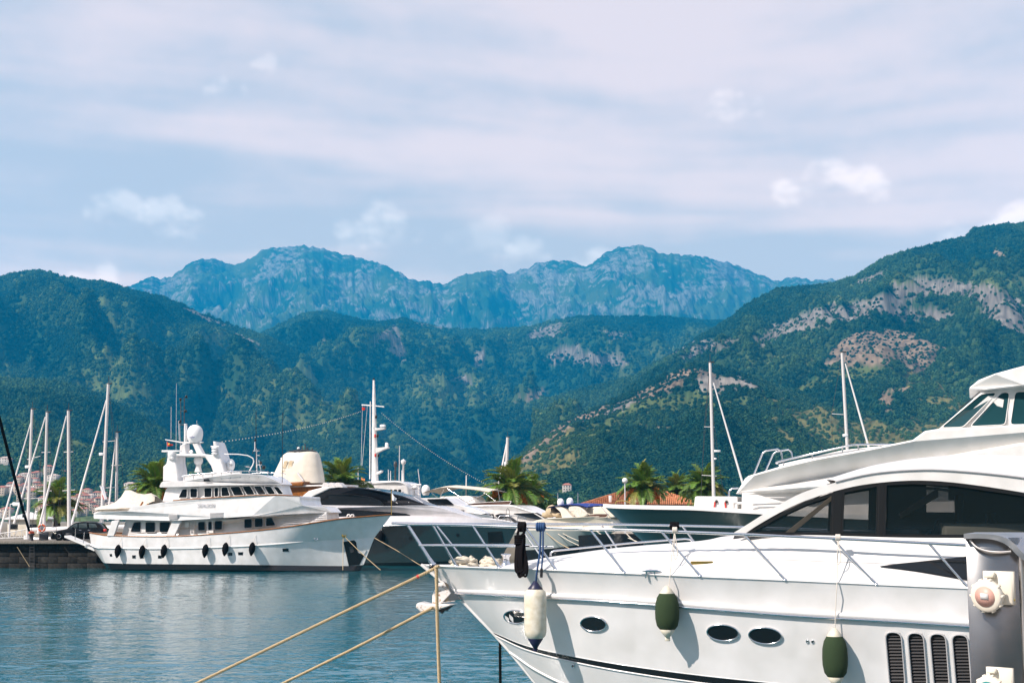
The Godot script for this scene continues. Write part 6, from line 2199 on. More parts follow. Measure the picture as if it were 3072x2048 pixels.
# ---------------------------------------------------------------- the pier on the left
func pier() -> void:
	var a := at(-420, 1715, 110)
	var b := at(330, 1715, 110)
	var t := thing("stone_pier", "dark stone pier with pale edge on the left behind the SEALION yacht's stern", "pier", Vector3(a.x, 0, -110))
	var w := b.x - a.x
	var core := MB.new()
	core.box(Vector3(w / 2, 0.4, -5.3), Vector3(w, 3.0, 10.0))
	put("pier_core", core, M.pier_stone, t)
	var edge := MB.new()
	edge.box(Vector3(w / 2, QUAY - 0.09, -4.9), Vector3(w + 0.1, 0.22, 10.6), 0.03)
	put("pier_edge", edge, M.pier_edge, t)
	rng.seed = 41
	var kinds := []
	for k in 4:
		var m := MB.new()
		m.box(Vector3.ZERO, Vector3(1.46 + 0.02 * k, 0.47, 0.22), 0.03)
		kinds.append(m.mesh())
	for r in 5:
		for c in int(w / 1.5):
			var x := 0.75 + c * 1.5 + (0.75 if r % 2 else 0.0)
			if x > w - 0.5: continue
			again("stone_block", kinds[rng.randi() % 4], M["pier_block_%d" % (rng.randi() % 3)], t, Transform3D(Basis(), Vector3(x, QUAY - 0.45 - r * 0.49, -0.2 + rng.randf_range(-0.02, 0.03))))
	var o := Vector3(0, 0, -110)
	# ladder
	var ld := thing("pier_ladder", "thin steel ladder down the dark pier wall below the lifebuoy post", "ladder")
	var lb := MB.new()
	for x in [88.0, 101.0]: lb.bar(at(x, 1626, 109.8), at(x, 1706, 109.8), 0.02)
	put("rails", lb, M.dark_steel, ld)
	for k in 8:
		var rg := MB.new()
		rg.bar(at(88, 1632 + k * 9.5, 109.8), at(101, 1632 + k * 9.5, 109.8), 0.014)
		put("rung", rg, M.dark_steel, ld)
	# lifebuoy on its post
	var lf := thing("lifebuoy", "orange and white lifebuoy on a dark post at the pier edge", "lifebuoy", at(124.5, 1620, 110.6))
	var up := Basis()
	var ring_path := PackedVector3Array()
	for k in 25: ring_path.append(Vector3(cos(TAU * k / 24) * 0.25, sin(TAU * k / 24) * 0.25 + 0.93, 0.12))
	for k in 4:
		var m := MB.new()
		m.tube(ring_path.slice(k * 6, k * 6 + 7), 0.06, 8)
		put("ring_quarter", m, M.orange_paint, lf)
		var wb := MB.new()
		wb.tube(ring_path.slice(k * 6, k * 6 + 2), 0.064, 8)
		put("white_band", wb, M.white_paint, lf)
	var ps := MB.new()
	ps.box(Vector3(0.0, 0.45, 0), Vector3(0.10, 1.0, 0.08), 0.01)
	ps.box(Vector3(0.0, 0.93, 0.02), Vector3(0.32, 0.42, 0.04), 0.01)
	put("post", ps, M.white_paint, lf)
	var bx := MB.new()
	bx.box(Vector3(0.1, 0.3, -0.1), Vector3(0.62, 0.62, 0.4), 0.03)
	put("box", bx, M.dark_steel, lf)
	# mooring bollards
	for i in 2:
		var bo := thing("bollard", ["orange topped bollard at the pier edge left of the lifebuoy", "dark bollard under the car's front on the pier"][i], "bollard", at([92, 205][i], 1622, 110.6))
		var m := MB.new()
		m.lathe([[0.2, 0.0], [0.16, 0.1], [0.15, 0.4], [0.26, 0.48], [0.26, 0.56], [0.0, 0.6]], Vector3.ZERO, 12)
		put("post", m, M.dark_steel, bo)
		if i == 0:
			var c := MB.new()
			c.lathe([[0.22, 0.57], [0.2, 0.72], [0.0, 0.76]], Vector3.ZERO, 12)
			put("cap", c, M.orange_paint, bo)
	# white aluminium gangway lying on the pier
	var g := thing("folding_gangway", "white truss gangway lying along the pier at the left edge", "gangway")
	for gd in [111.5, 112.7]:
		var rails := MB.new()
		rails.tube(PackedVector3Array([at(-40, 1604, gd), at(30, 1596, gd), at(82, 1587, gd)]), 0.04, 6)
		put("handrail", rails, M.white_paint, g)
	var fl := MB.new()
	fl.slab(PackedVector3Array([at(-40, 1617, 111.5), at(82, 1612, 111.5), at(82, 1612, 112.7), at(-40, 1617, 112.7)]), Vector3(0, 0.08, 0))
	put("tread", fl, M.white_paint, g)
	for k in 8:
		var s := MB.new()
		var x := -36.0 + k * 16.5
		s.bar(at(x, 1603.5 - k * 2.2, 111.5), at(x, 1616 - k * 0.6, 111.5), 0.025)
		s.bar(at(x, 1603.5 - k * 2.2, 111.5), at(x + 14, 1616 - k * 0.6, 111.5), 0.02)
		put("truss_bar", s, M.white_paint, g)
	# lines along the wall
	var i := 0
	for e in [[[50, 1640, 109.4, 70, 1672, 109.4, 87, 1699, 109.4], "pale rope slanting down the pier wall left of the ladder"], [[192, 1640, 109.4, 208, 1662, 109.4, 228, 1674, 109.4, 246, 1678, 109.4], "dark slack rope along the pier wall under the gangway"]]:
		var rt := thing("wall_rope", e[1], "rope", Vector3.ZERO, Basis(), "ropes on the pier wall")
		var m := MB.new()
		var l := PackedVector3Array()
		for k in range(0, e[0].size(), 3): l.append(at(e[0][k], e[0][k + 1], e[0][k + 2]))
		m.tube(curve(l, 4), 0.02, 6)
		put("line", m, M.tan_rope if i == 0 else M.weedy_rope, rt)
		i += 1
	# thick black furled stay leading out of the picture
	var st := thing("black_stay", "thick black furled stay slanting down to the pier at the far left", "stay")
	var sm := MB.new()
	sm.tube(PackedVector3Array([at(-40, 1110, 104), at(20, 1345, 105.4), at(62, 1510, 108.6), at(86, 1592, 110.3)]), PackedFloat32Array([0.11, 0.12, 0.12, 0.1]), 8)
	put("furled_cover", sm, M.black_cloth, st)
	var bl := MB.new()
	bl.box(at(70, 1546, 109.0), Vector3(0.2, 0.3, 0.2), 0.05)
	put("block", bl, M.black_trim, st)

func parked_car() -> void:
	fr = {"o": Vector3(at(160, 1600, 113).x, QUAY, -113.0), "b": Basis()}
	var t := thing("parked_car", "black sport utility car parked on the pier behind the gangway", "car", fr.o)
	var P := func(a: Array) -> PackedVector2Array:
		var r := PackedVector2Array()
		for i in range(0, a.size(), 2):
			var p := q2(a[i], a[i + 1], 0.0)
			r.append(p)
		return r
	# q works from the waterline: shift to the pier's level
	fr.o = Vector3(fr.o.x, 0, fr.o.z)
	var sh := Transform3D(Basis(), Vector3(0, -QUAY, 0))
	var body := MB.new()
	var b0 := MB.new()
	b0.prism(rounded(P.call([161, 1617, 160, 1606, 164, 1598, 172, 1593, 200, 1587.5, 214, 1584, 312, 1583, 319, 1588, 321, 1605, 319, 1617]), 0.14), -0.92, 0.92, 0.10)
	body.take(b0, sh)
	put("body", body, M.car_black, t)
	var cab := MB.new()
	var c0 := MB.new()
	c0.prism(rounded(P.call([206, 1587, 228, 1570, 240, 1566.5, 262, 1565, 294, 1566.5, 304, 1571, 316, 1586]), 0.12), -0.76, 0.76, 0.14)
	cab.take(c0, sh)
	put("cabin", cab, M.car_black, t)
	for o in [[214, 1585, 229, 1573, 240, 1570, 240, 1584.5], [244, 1570, 268, 1569, 270, 1584, 244, 1584.5], [274, 1569.5, 294, 1571, 300, 1582, 275, 1584]]:
		var g := MB.new()
		var g0 := MB.new()
		g0.prism(rounded(P.call(o), 0.05), 0.70, 0.785, 0.01)
		g.take(g0, sh)
		put("window", g, M.car_glass, t)
	for x in [186.0, 292.0]:
		for s in [0.82, -0.82]:
			var w := MB.new()
			var c := q(x, 1613, 0.0) - Vector3(0, QUAY, 0)
			c.y = 0.36
			w.lathe([[0.2, -0.11], [0.33, -0.11], [0.36, -0.06], [0.36, 0.06], [0.33, 0.11], [0.2, 0.11]], Vector3(c.x, c.y, s), 20, Basis(Vector3.RIGHT, PI / 2))
			var tw := put("tyre", w, M.black_cloth, t)
			var r := MB.new()
			r.lathe([[0.21, 0.1 if s > 0 else -0.1], [0.16, 0.115 if s > 0 else -0.115], [0.0, 0.09 if s > 0 else -0.09]], Vector3(c.x, c.y, s), 14, Basis(Vector3.RIGHT, PI / 2))
			put("rim", r, M.steel, tw)
	var hl := MB.new()
	hl.box(q(168, 1599, 0.8) - Vector3(0, QUAY, 0), Vector3(0.3, 0.16, 0.26), 0.05)
	put("headlight", hl, M.lamp_clear, t)
	var tl := MB.new()
	tl.box(q(314, 1590, 0.86) - Vector3(0, QUAY, 0), Vector3(0.24, 0.2, 0.12), 0.04)
	put("tail_light", tl, M.red_tape, t)
	for x in [236.0, 262.0]:
		var h := MB.new()
		h.bar(q(x, 1590, 0.94) - Vector3(0, QUAY, 0), q(x + 7, 1590, 0.94) - Vector3(0, QUAY, 0), 0.025)
		put("door_handle", h, M.steel, t)
	var mi := MB.new()
	mi.ball(q(217, 1583, 1.0) - Vector3(0, QUAY, 0), Vector3(0.1, 0.09, 0.12), 8)
	put("wing_mirror", mi, M.car_black, t)
	var rr := MB.new()
	rr.tube(PackedVector3Array([q(240, 1565, 0.66) - Vector3(0, QUAY, 0), q(266, 1563, 0.66) - Vector3(0, QUAY, 0), q(292, 1565, 0.66) - Vector3(0, QUAY, 0)]), 0.025, 6)
	put("roof_rail", rr, M.dark_steel, t)

# ---------------------------------------------------------------- sailing boats: mainly their masts show
func sailing_boat(label: String, top: Vector2, foot: Vector2, d: float, r: float, stay: Array, spreaders: Array, extra: Array, deck_y: float) -> void:
	var a := at(top.x, top.y, d)
	var b := at(foot.x, foot.y, d)
	fr = {"o": Vector3(b.x, 0, b.z), "b": Basis()}
	var t := thing("sailing_boat", label, "sailing boat", fr.o, Basis(), "masts of the sailing boats")
	var o: Vector3 = fr.o
	var base := Vector3(b.x, deck_y, b.z)
	var m := MB.new()
	var dirn := (a - b) / (a.y - b.y)
	m.tube(PackedVector3Array([b + dirn * (deck_y - b.y) - o, a - o]), PackedFloat32Array([r, r * 0.72]), 10)
	put("mast", m, M.mast_paint, t)
	var f := MB.new()
	f.tube(PackedVector3Array([at(stay[0], stay[1], d) - o, at(stay[2], stay[3], d) - o]), PackedFloat32Array([r * 0.35, r * 0.62]), 8)
	put("furled_foresail", f, M.sail_white, t)
	for s in spreaders:
		var sp := MB.new()
		sp.bar(at(s[0], s[1], d) - o, at(s[2], s[3], d) - o, 0.035)
		put("spreader", sp, M.mast_paint, t)
	for e in extra:
		var x := MB.new()
		x.box(at(e[0], e[1], d) - o, Vector3(e[2], e[3], 0.3), 0.05)
		put("mast_radar", x, M.dome_white, t)
	for s in spreaders:
		for k in [0, 2]:
			var w := MB.new()
			w.bar(a - o, at(s[k], s[k + 1], d) - o, 0.012, 4)
			w.bar(at(s[k], s[k + 1], d) - o, Vector3(0, deck_y, 0) + Vector3(-1.2 if k == 0 else 1.2, 0, 0), 0.012, 4)
			put("shroud", w, M.dark_steel, t)
	var hd := MB.new()
	hd.bar(a - o, a - o + Vector3(0, 0.7, 0), 0.02)
	hd.box(a - o + Vector3(0.1, 0.05, 0), Vector3(0.45, 0.1, 0.15), 0.02)
	put("masthead", hd, M.dark_steel, t)
	# hull lying to the left of the mast's foot, bow to the left
	var rows := []
	for e in [[-7.0, 0.05, 0.35], [-5.0, 0.9, 0.1], [-2.0, 1.6, 0.0], [1.0, 1.75, -0.05], [4.5, 1.4, 0.0]]:
		var r2 := PackedVector3Array()
		for k in 9:
			var an := PI * k / 8
			r2.append(Vector3(e[0], deck_y + e[2] - sin(an) * 1.9, cos(an) * e[1]))
		rows.append(r2)
	var h := MB.new()
	h.loft(rows, true, true, true)
	put("hull", h, M.gelcoat, t)
	var bm := MB.new()
	bm.bar(Vector3(0, deck_y + 1.1, 0), Vector3(3.9, deck_y + 1.25, 0.2), 0.16, 8)
	put("boom", bm, M.sail_white, t)

func sailing_boats() -> void:
	sailing_boat("grey mast with radar, leftmost of the sailing boats by the kiosk", Vector2(95, 1228), Vector2(81, 1598), 128, 0.15, [91, 1268, -4, 1600], [[80, 1378, 120, 1368], [70, 1495, 128, 1494]], [[83, 1400, 0.5, 0.24]], 1.7)
	sailing_boat("grey mast second from the left, right of the lifebuoy", Vector2(140, 1237), Vector2(130, 1598), 126, 0.15, [135, 1250, 40, 1570], [[123, 1357, 150, 1356], [112, 1473, 154, 1472]], [], 1.7)
	sailing_boat("grey mast in front of the dark palm on the far left", Vector2(204, 1232), Vector2(206, 1590), 124, 0.17, [198, 1247, 112, 1600], [[190, 1356, 219, 1355], [186, 1472, 224, 1469]], [], 1.7)
	sailing_boat("tallest grey mast at the left with a heavy furled foresail", Vector2(324, 1152), Vector2(304, 1560), 130, 0.18, [318, 1200, 208, 1592], [[307, 1325, 345, 1322], [300, 1464, 350, 1461]], [[304, 1362, 0.45, 0.26]], 1.9)
	sailing_boat("short white mizzen mast beside the covered tender", Vector2(350, 1297), Vector2(348, 1560), 131, 0.15, [346, 1310, 322, 1560], [[333, 1396, 364, 1395]], [], 1.9)
	sailing_boat("white mast rising behind the palms in the middle", Vector2(1523, 1312), Vector2(1516, 1500), 168, 0.24, [1520, 1330, 1486, 1506], [[1512, 1403, 1542, 1402]], [[1519, 1394, 0.45, 0.7]], 1.9)
	sailing_boat("tall white mast with forestay above the deck lockers", Vector2(2131, 1088), Vector2(2142, 1500), 112, 0.15, [2141, 1148, 2229, 1450], [[2113, 1280, 2144, 1281], [2106, 1425, 2150, 1428]], [[2152, 1353, 0.5, 0.16], [2146, 1376, 0.2, 0.14]], 1.9)
	sailing_boat("tall white mast with forestay above the upper rail at the right", Vector2(2527, 1058), Vector2(2546, 1400), 110, 0.15, [2537, 1090, 2614, 1365], [[2496, 1241, 2538, 1244]], [[2537, 1306, 0.4, 0.2]], 1.9)

# ---------------------------------------------------------------- palms, buildings, lamps on the shore
var frond_kinds := []

func make_frond(sd: int, len_: float, droop: float) -> Array:
	rng.seed = sd
	var m := MB.new()
	var spine := PackedVector3Array()
	var n := 14
	for i in n + 1:
		var t := float(i) / n
		spine.append(Vector3(len_ * (t - 0.18 * droop * t * t), len_ * (0.72 * t - droop * t * t), 0.12 * sin(t * 2.0 + sd)))
	m.tube(spine, PackedFloat32Array(Array(spine).map(func(p: Vector3) -> float: return 0.045 * (1.0 - p.x / (len_ * 1.1)) + 0.006)), 4)
	var leaves := MB.new()
	leaves.flat()
	for i in range(1, n * 3):
		var t := float(i) / (n * 3)
		var k := t * n
		var p := spine[int(k)].lerp(spine[mini(int(k) + 1, n)], k - int(k))
		var d := (spine[mini(int(k) + 1, n)] - spine[int(k)]).normalized()
		var up := Vector3(-d.y, d.x, 0).normalized()
		for s in [-1.0, 1.0]:
			var l := len_ * 0.24 * pow(sin(PI * clampf(0.12 + t * 0.86, 0, 1)), 0.7) * rng.randf_range(0.8, 1.1)
			var dir := (d * 0.62 + Vector3(0, 0, s) * 0.75 + up * rng.randf_range(0.05, 0.45)).normalized()
			var e := p + dir * l + Vector3(0, -0.25 * l, 0)
			var w := d * 0.035 * len_ * 0.5
			var md := p + dir * l * 0.5 + Vector3(0, -0.03 * l, 0)
			leaves.tri(p - w * 0.6, p + w * 0.6, md + w)
			leaves.tri(p - w * 0.6, md + w, md - w)
			leaves.tri(md - w, md + w, e)
	return [m.mesh(), leaves.mesh()]

func palm(label: String, px: float, py: float, d: float, r: float, ground: float, sd: int, fruit: float) -> void:
	var c := at(px, py, d)
	var foot := Vector3(c.x, ground, c.z)
	var t := thing("palm_tree", label, "palm tree", foot, Basis(), "palms along the shore")
	var h := c.y - ground - r * 0.12
	rng.seed = sd
	var tr := MB.new()
	var prof := []
	var n := int(h / 0.16)
	for i in n + 1:
		var k := float(i) / n
		prof.append([0.36 - 0.06 * k + (0.035 if i % 2 else 0.0) + (0.10 * maxf(0.0, k - 0.82) / 0.18), h * k])
	tr.lathe(prof, Vector3.ZERO, 12, Basis(), false)
	put("trunk", tr, M.palm_bark, t)
	var bo := MB.new()
	for k in 40:
		var a := k * 2.4
		var y := h - 0.05 - 0.75 * (k / 40.0)
		bo.bar(Vector3(cos(a) * 0.3, y, sin(a) * 0.3), Vector3(cos(a) * 0.62, y + 0.42, sin(a) * 0.62), 0.05, 4)
	tag(put("cut_frond_stubs", bo, M.palm_stub, t), "", "", "", "stuff")
	for k in 62:
		var f: Array = frond_kinds[k % frond_kinds.size()]
		var ring_ := k / 62.0
		var pitch := lerpf(1.15, -0.62 if fruit == 0.0 else -0.42, pow(ring_, 0.85)) + rng.randf_range(-0.14, 0.14)
		var b := Basis(Vector3.UP, k * 2.399 + rng.randf_range(-0.2, 0.2)) * Basis(Vector3(0, 0, 1), pitch)
		var s := r / 2.35 * rng.randf_range(0.82, 1.1)
		var at_ := Transform3D(b.scaled(Vector3.ONE * s), Vector3(0, h - 0.25 * ring_, 0))
		var fm: Material = M["palm_leaf_%d" % (rng.randi() % 2 if rng.randf() < 0.85 else 2)]
		var fo := again("frond", f[1], fm, t, at_)
		again("midrib", f[0], M.palm_rib, fo)
	if fruit > 0.0:
		for k in int(26 * fruit):
			var a := k * 2.1 + 0.6
			var cl := MB.new()
			var p0 := Vector3(cos(a) * 0.3, h - 0.15, sin(a) * 0.3)
			var p1 := Vector3(cos(a) * r * 0.56, h + rng.randf_range(-0.8, 0.5), sin(a) * r * 0.56)
			for j in 26:
				var e := p1 + Vector3(rng.randf_range(-0.28, 0.28), rng.randf_range(-0.55, -0.1), rng.randf_range(-0.28, 0.28))
				cl.bar(p0.lerp(p1, 0.8), e, 0.022, 4)
				cl.ball(e, Vector3(0.10, 0.12, 0.10), 5)
			cl.bar(p0, p1, 0.04, 5)
			put("fruit_cluster", cl, M.palm_fruit, t)

func palms() -> void:
	for k in 5: frond_kinds.append(make_frond(60 + k, 3.0, 0.5 + 0.13 * k))
	palm("dark palm standing behind the masts on the far left", 172, 1508, 150, 2.5, 1.95, 1, 0.0)
	palm("palm with orange fruit beside the tender of the SEALION yacht", 468, 1462, 138, 2.7, 1.95, 2, 1.0)
	palm("bushy palm between the cream funnel and the signal mast", 1022, 1452, 156, 3.2, 1.95, 3, 0.35)
	palm("large palm with orange fruit right of the cream bimini", 1534, 1468, 150, 3.2, 1.95, 4, 0.9)
	palm("smaller palm leaning against the large one right of the bimini", 1594, 1484, 156, 2.3, 1.95, 5, 0.6)
	palm("palm in front of the tiled roof beside the globe lamp", 1932, 1462, 158, 2.8, 1.95, 6, 0.5)
	palm("small palm behind the tiled roof between two larger ones", 2030, 1466, 186, 2.3, 1.95, 7, 0.0)
	palm("palm right of the tiled roof behind the tall white mast", 2112, 1462, 168, 2.9, 1.95, 8, 0.0)

func leafy_bush(label: String, c: Vector3, r: Vector3, sd: int) -> void:
	var t := thing("bush", label, "bush", Vector3(c.x, 1.95, c.z))
	rng.seed = sd
	var m := MB.new()
	m.flat()
	for k in 2600:
		var p := Vector3(rng.randfn(), rng.randfn(), rng.randfn()).normalized() * pow(rng.randf(), 0.35)
		p = p * r * (0.85 + 0.2 * sin(p.x * 5.0) * cos(p.z * 4.0)) + Vector3(0, c.y - 1.95, 0)
		var a := Vector3(rng.randfn(), rng.randfn(), rng.randfn()).normalized() * 0.16
		var b := a.cross(Vector3(rng.randfn(), rng.randfn(), rng.randfn()).normalized()).normalized() * 0.09
		m.quad(p - a, p + b, p + a, p - b)
	tag(put("leaves", m, M.bush_leaf, t), "", "", "", "stuff")
	var s := MB.new()
	for k in 5: s.bar(Vector3(0.1 * k - 0.2, 0, 0), Vector3((k - 2) * r.x * 0.35, c.y - 1.95, 0.2 * (k % 2)), 0.06)
	put("stems", s, M.palm_bark, t)

func roofed_house() -> void:
	var d := 178.0
	var e0 := at(1742, 1513, d)
	var e1 := at(2112, 1513, d)
	var r0 := at(1862, 1475, d + 6)
	var r1 := at(1992, 1473, d + 6)
	var t := thing("tiled_roof_house", "low house with a wide orange tiled hip roof behind the palms", "house", Vector3(e0.x, 1.95, e0.z))
	var o := t.position
	var w := MB.new()
	w.box(Vector3((e1.x - e0.x) / 2, (e0.y - 1.95) / 2 - 0.05, -6.0), Vector3(e1.x - e0.x - 1.2, e0.y - 1.95, 11.0), 0.03)
	put("wall", w, M.house_wall, t)
	var back := Vector3(0, 0, -12.0)
	var faces_ := [[e0, e1, r1, r0], [e1, e1 + back, r1, r1], [e1 + back, e0 + back, r0, r1], [e0 + back, e0, r0, r0]]
	rng.seed = 9
	for f in faces_:
		# rows of pantiles up each slope
		var m := MB.new()
		var a: Vector3 = f[0] - o
		var b: Vector3 = f[1] - o
		var c: Vector3 = f[2] - o
		var g: Vector3 = f[3] - o
		var rows := 20
		var nrm := (b - a).cross(g - a).normalized()
		if nrm.y < 0: nrm = -nrm
		m.flat()
		m.st.set_color(Color(0.3, 0.12, 0.06))
		m.quad(a - nrm * 0.04, b - nrm * 0.04, c - nrm * 0.04, g - nrm * 0.04)
		for j in rows:
			var t0 := float(j) / rows
			var t1 := minf(1.0, (j + 1.25) / rows)
			var l0 := a.lerp(g, t0)
			var l1 := b.lerp(c, t0)
			var u0 := a.lerp(g, t1)
			var u1 := b.lerp(c, t1)
			var cnt := int(l0.distance_to(l1) / 0.24)
			for k in cnt:
				var s0 := (k + 0.06) / cnt
				var s1 := (k + 0.94) / cnt
				var lift_ := nrm * (0.07 + rng.randf_range(-0.012, 0.02))
				var p0 := l0.lerp(l1, s0) + lift_ * 0.6
				var p1 := l0.lerp(l1, s1) + lift_ * 0.6
				var pm := l0.lerp(l1, (s0 + s1) / 2) + lift_ * 1.7
				var q0 := u0.lerp(u1, s0)
				var q1 := u0.lerp(u1, s1)
				var qm := u0.lerp(u1, (s0 + s1) / 2) + lift_ * 0.8
				var tone := rng.randf_range(0.65, 1.2)
				m.st.set_color(Color(0.46 * tone, 0.17 * tone, 0.075 * tone).lerp(Color(0.5, 0.28, 0.16), rng.randf() * 0.3))
				m.quad(p0, pm, qm, q0)
				m.quad(pm, p1, q1, qm)
		tag(put("roof_tiles", m, M.roof_tile, t), "orange clay tiles in rows", "", "", "stuff")
	var ch := MB.new()
	ch.box(at(1831, 1497, d + 1) - o, Vector3(0.35, 0.9, 0.35), 0.03)
	put("vent_pipe", ch, M.white_paint, t)
	for k in 5:
		var wn := MB.new()
		wn.box(Vector3(2.0 + k * 2.6, 1.4, -0.48), Vector3(1.1, 1.3, 0.1), 0.02)
		put("window", wn, M.dark_glass, t)

func lamp_post(n: String, label: String, px: float, py: float, d: float, globe: float) -> void:
	var c := at(px, py, d)
	var t := thing(n, label, "lamp", Vector3(c.x, 1.95, c.z))
	var m := MB.new()
	m.tube(PackedVector3Array([Vector3.ZERO, Vector3(0, c.y - 1.95, 0)]), PackedFloat32Array([0.10, 0.06]), 8)
	put("pole", m, M.pale_grey, t)
	var g := MB.new()
	if globe > 0.0:
		g.ball(Vector3(0, c.y - 1.95 + globe * 0.8, 0), Vector3.ONE * globe, 12)
		put("globe", g, M.dome_white, t)
	else:
		g.box(Vector3(0.75, c.y - 1.95, 0), Vector3(1.0, 0.35, 0.4), 0.06)
		g.bar(Vector3(0, c.y - 1.95, 0), Vector3(0.5, c.y - 1.95 + 0.05, 0), 0.05)
		put("lamp_head", g, M.dome_white, t)

func kiosk() -> void:
	var d := 152.0
	var a := at(22, 1556, d)
	var b := at(124, 1554, d)
	var t := thing("kiosk", "small white kiosk with a pale pyramid roof on the far left", "kiosk", Vector3((a.x + b.x) / 2, 1.95, a.z))
	var w := b.x - a.x
	var h := a.y - 1.95
	var m := MB.new()
	m.box(Vector3(0, h / 2, -w / 2), Vector3(w, h, w), 0.03)
	put("wall", m, M.cream_paint, t)
	var r := MB.new()
	r.flat()
	var y := h + 0.05
	var e := w / 2 + 0.35
	var apex := Vector3(0, h + 0.72, -w / 2)
	var cs := [Vector3(-e, y, -w / 2 + e), Vector3(e, y, -w / 2 + e), Vector3(e, y, -w / 2 - e), Vector3(-e, y, -w / 2 - e)]
	for k in 4:
		r.tri(cs[k], apex, cs[(k + 1) % 4])
		r.quad(cs[k], cs[(k + 1) % 4], cs[(k + 1) % 4] - Vector3(0, 0.14, 0), cs[k] - Vector3(0, 0.14, 0))
	put("roof", r, M.white_paint, t)
	for x in [-0.65, 0.5]:
		var wn := MB.new()
		wn.box(Vector3(x * w / 2, h * 0.55, 0.02), Vector3(0.85, 0.5, 0.08), 0.02)
		put("window", wn, M.dark_glass, t)
	for x in [-0.35, 0.35]:
		var f := MB.new()
		f.lathe([[0.16, 0.0], [0.16, 0.22], [0.24, 0.25], [0.1, 0.4], [0.0, 0.42]], Vector3(x * w * 0.5, h + 0.45, -w / 2), 10)
		put("roof_ventilator", f, M.white_paint, t)

# ---------------------------------------------------------------- the town on the hillside
var grounds := {}

func on_hill(n: String, px: float, py: float) -> Vector3:
	var g: Dictionary = grounds[n]
	var v: PackedVector3Array = g.v
	var best := Vector3.ZERO
	var bd := 1e9
	var ci := int((px - g.from) / (g.to - g.from) * g.cols)
	for i in range(maxi(0, ci - 6), mini(g.cols, ci + 6) + 1):
		for j in g.rows + 1:
			var s := seen(v[j * (g.cols + 1) + i])
			var dd := s.distance_squared_to(Vector2(px, py))
			if dd < bd:
				bd = dd
				best = v[j * (g.cols + 1) + i]
	return best

func make_house(n: String, w: float, h: float, dp: float, wall: Material, roof: Material) -> Node3D:
	var t := Node3D.new()
	t.name = n
	var m := MB.new()
	m.box(Vector3(0, h / 2 - 1.0, 0), Vector3(w, h + 2.0, dp), 0.05)
	put("wall", m, wall, t)
	var r := MB.new()
	r.flat()
	var e := 0.5
	var c := [Vector3(-w / 2 - e, h, dp / 2 + e), Vector3(w / 2 + e, h, dp / 2 + e), Vector3(w / 2 + e, h, -dp / 2 - e), Vector3(-w / 2 - e, h, -dp / 2 - e)]
	var k0 := Vector3(-w * 0.22, h + dp * 0.24, 0)
	var k1 := Vector3(w * 0.22, h + dp * 0.24, 0)
	r.quad(c[0], k0, k1, c[1]); r.tri(c[1], k1, c[2]); r.quad(c[2], k1, k0, c[3]); r.tri(c[3], k0, c[0])
	r.quad(c[0], c[1], c[2], c[3])
	put("roof", r, roof, t)
	var floors := int(h / 2.9)
	for f in floors:
		for k in 3:
			var wn := MB.new()
			wn.box(Vector3((k - 1) * w * 0.3, 1.5 + f * 2.9, dp / 2 + 0.02), Vector3(1.1, 1.4, 0.12))
			put("window", wn, M.dark_glass, t)
	return t

func town() -> void:
	if not FULL: return
	var kinds := [make_house("town_house", 9.5, 6.0, 8.5, M.house_wall, M.roof_far), make_house("town_house", 12.0, 8.8, 9.5, M.house_cream, M.roof_far), make_house("town_house", 15.0, 5.8, 9.0, M.house_wall, M.roof_far_pale), make_house("town_house", 8.0, 8.8, 8.0, M.house_cream, M.roof_far)]
	var texts := ["small white house with red roof in the hillside town on the far left", "tall cream house with red roof in the hillside town on the far left", "long white house with pale roof in the hillside town on the far left", "narrow cream house with red roof in the hillside town on the far left"]
	rng.seed = 17
	var k := 0
	for e in house_spots:
		var far_hill: bool = e[0] > 500
		var p := on_hill("near_spur" if e[0] > 1100 else "low_left_hill", e[0], e[1])
		var kd: int = e[2] if e.size() > 2 else rng.randi() % 4
		var lb: String = texts[kd] if not far_hill else ["pale house with red roof low on the wooded slope right of the palms", "lone house with red roof low on the wooded slope in the middle"][0 if e[0] > 1600 else 1]
		if not far_hill:
			lb = lb.replace("in the hillside town on the far left", town_place(e[0], e[1]))
		var h: Node3D = kinds[kd].duplicate()
		h.name = numbered("town_house")
		add_child(h)
		h.transform = Transform3D(Basis(Vector3.UP, rng.randf_range(-0.5, 0.5)).scaled(Vector3.ONE * rng.randf_range(0.85, 1.15) * (0.72 if e[0] < 500 else 0.85)), p + Vector3(0, 0.3, 0))
		tag(h, lb, "house", "houses of the hillside town" if not far_hill else "lone houses on the slope")
		k += 1
	for h in kinds: h.queue_free()

func town_place(x: float, y: float) -> String:
	if y < 1440: return "standing high above the town, " + ("left" if x < 130 else "right") + " of the second mast"
	if x < 85: return "in the town left of the first mast, " + ("upper row" if y < 1474 else "lower row")
	if x < 135: return "in the town between the first two masts, " + ("upper row" if y < 1474 else "lower row")
	if x < 232: return "in the town around the dark palm, " + ("upper side" if y < 1530 else "lower side")
	return "in the town left of the covered tender, " + ("upper rows" if y < 1515 else "lower rows")

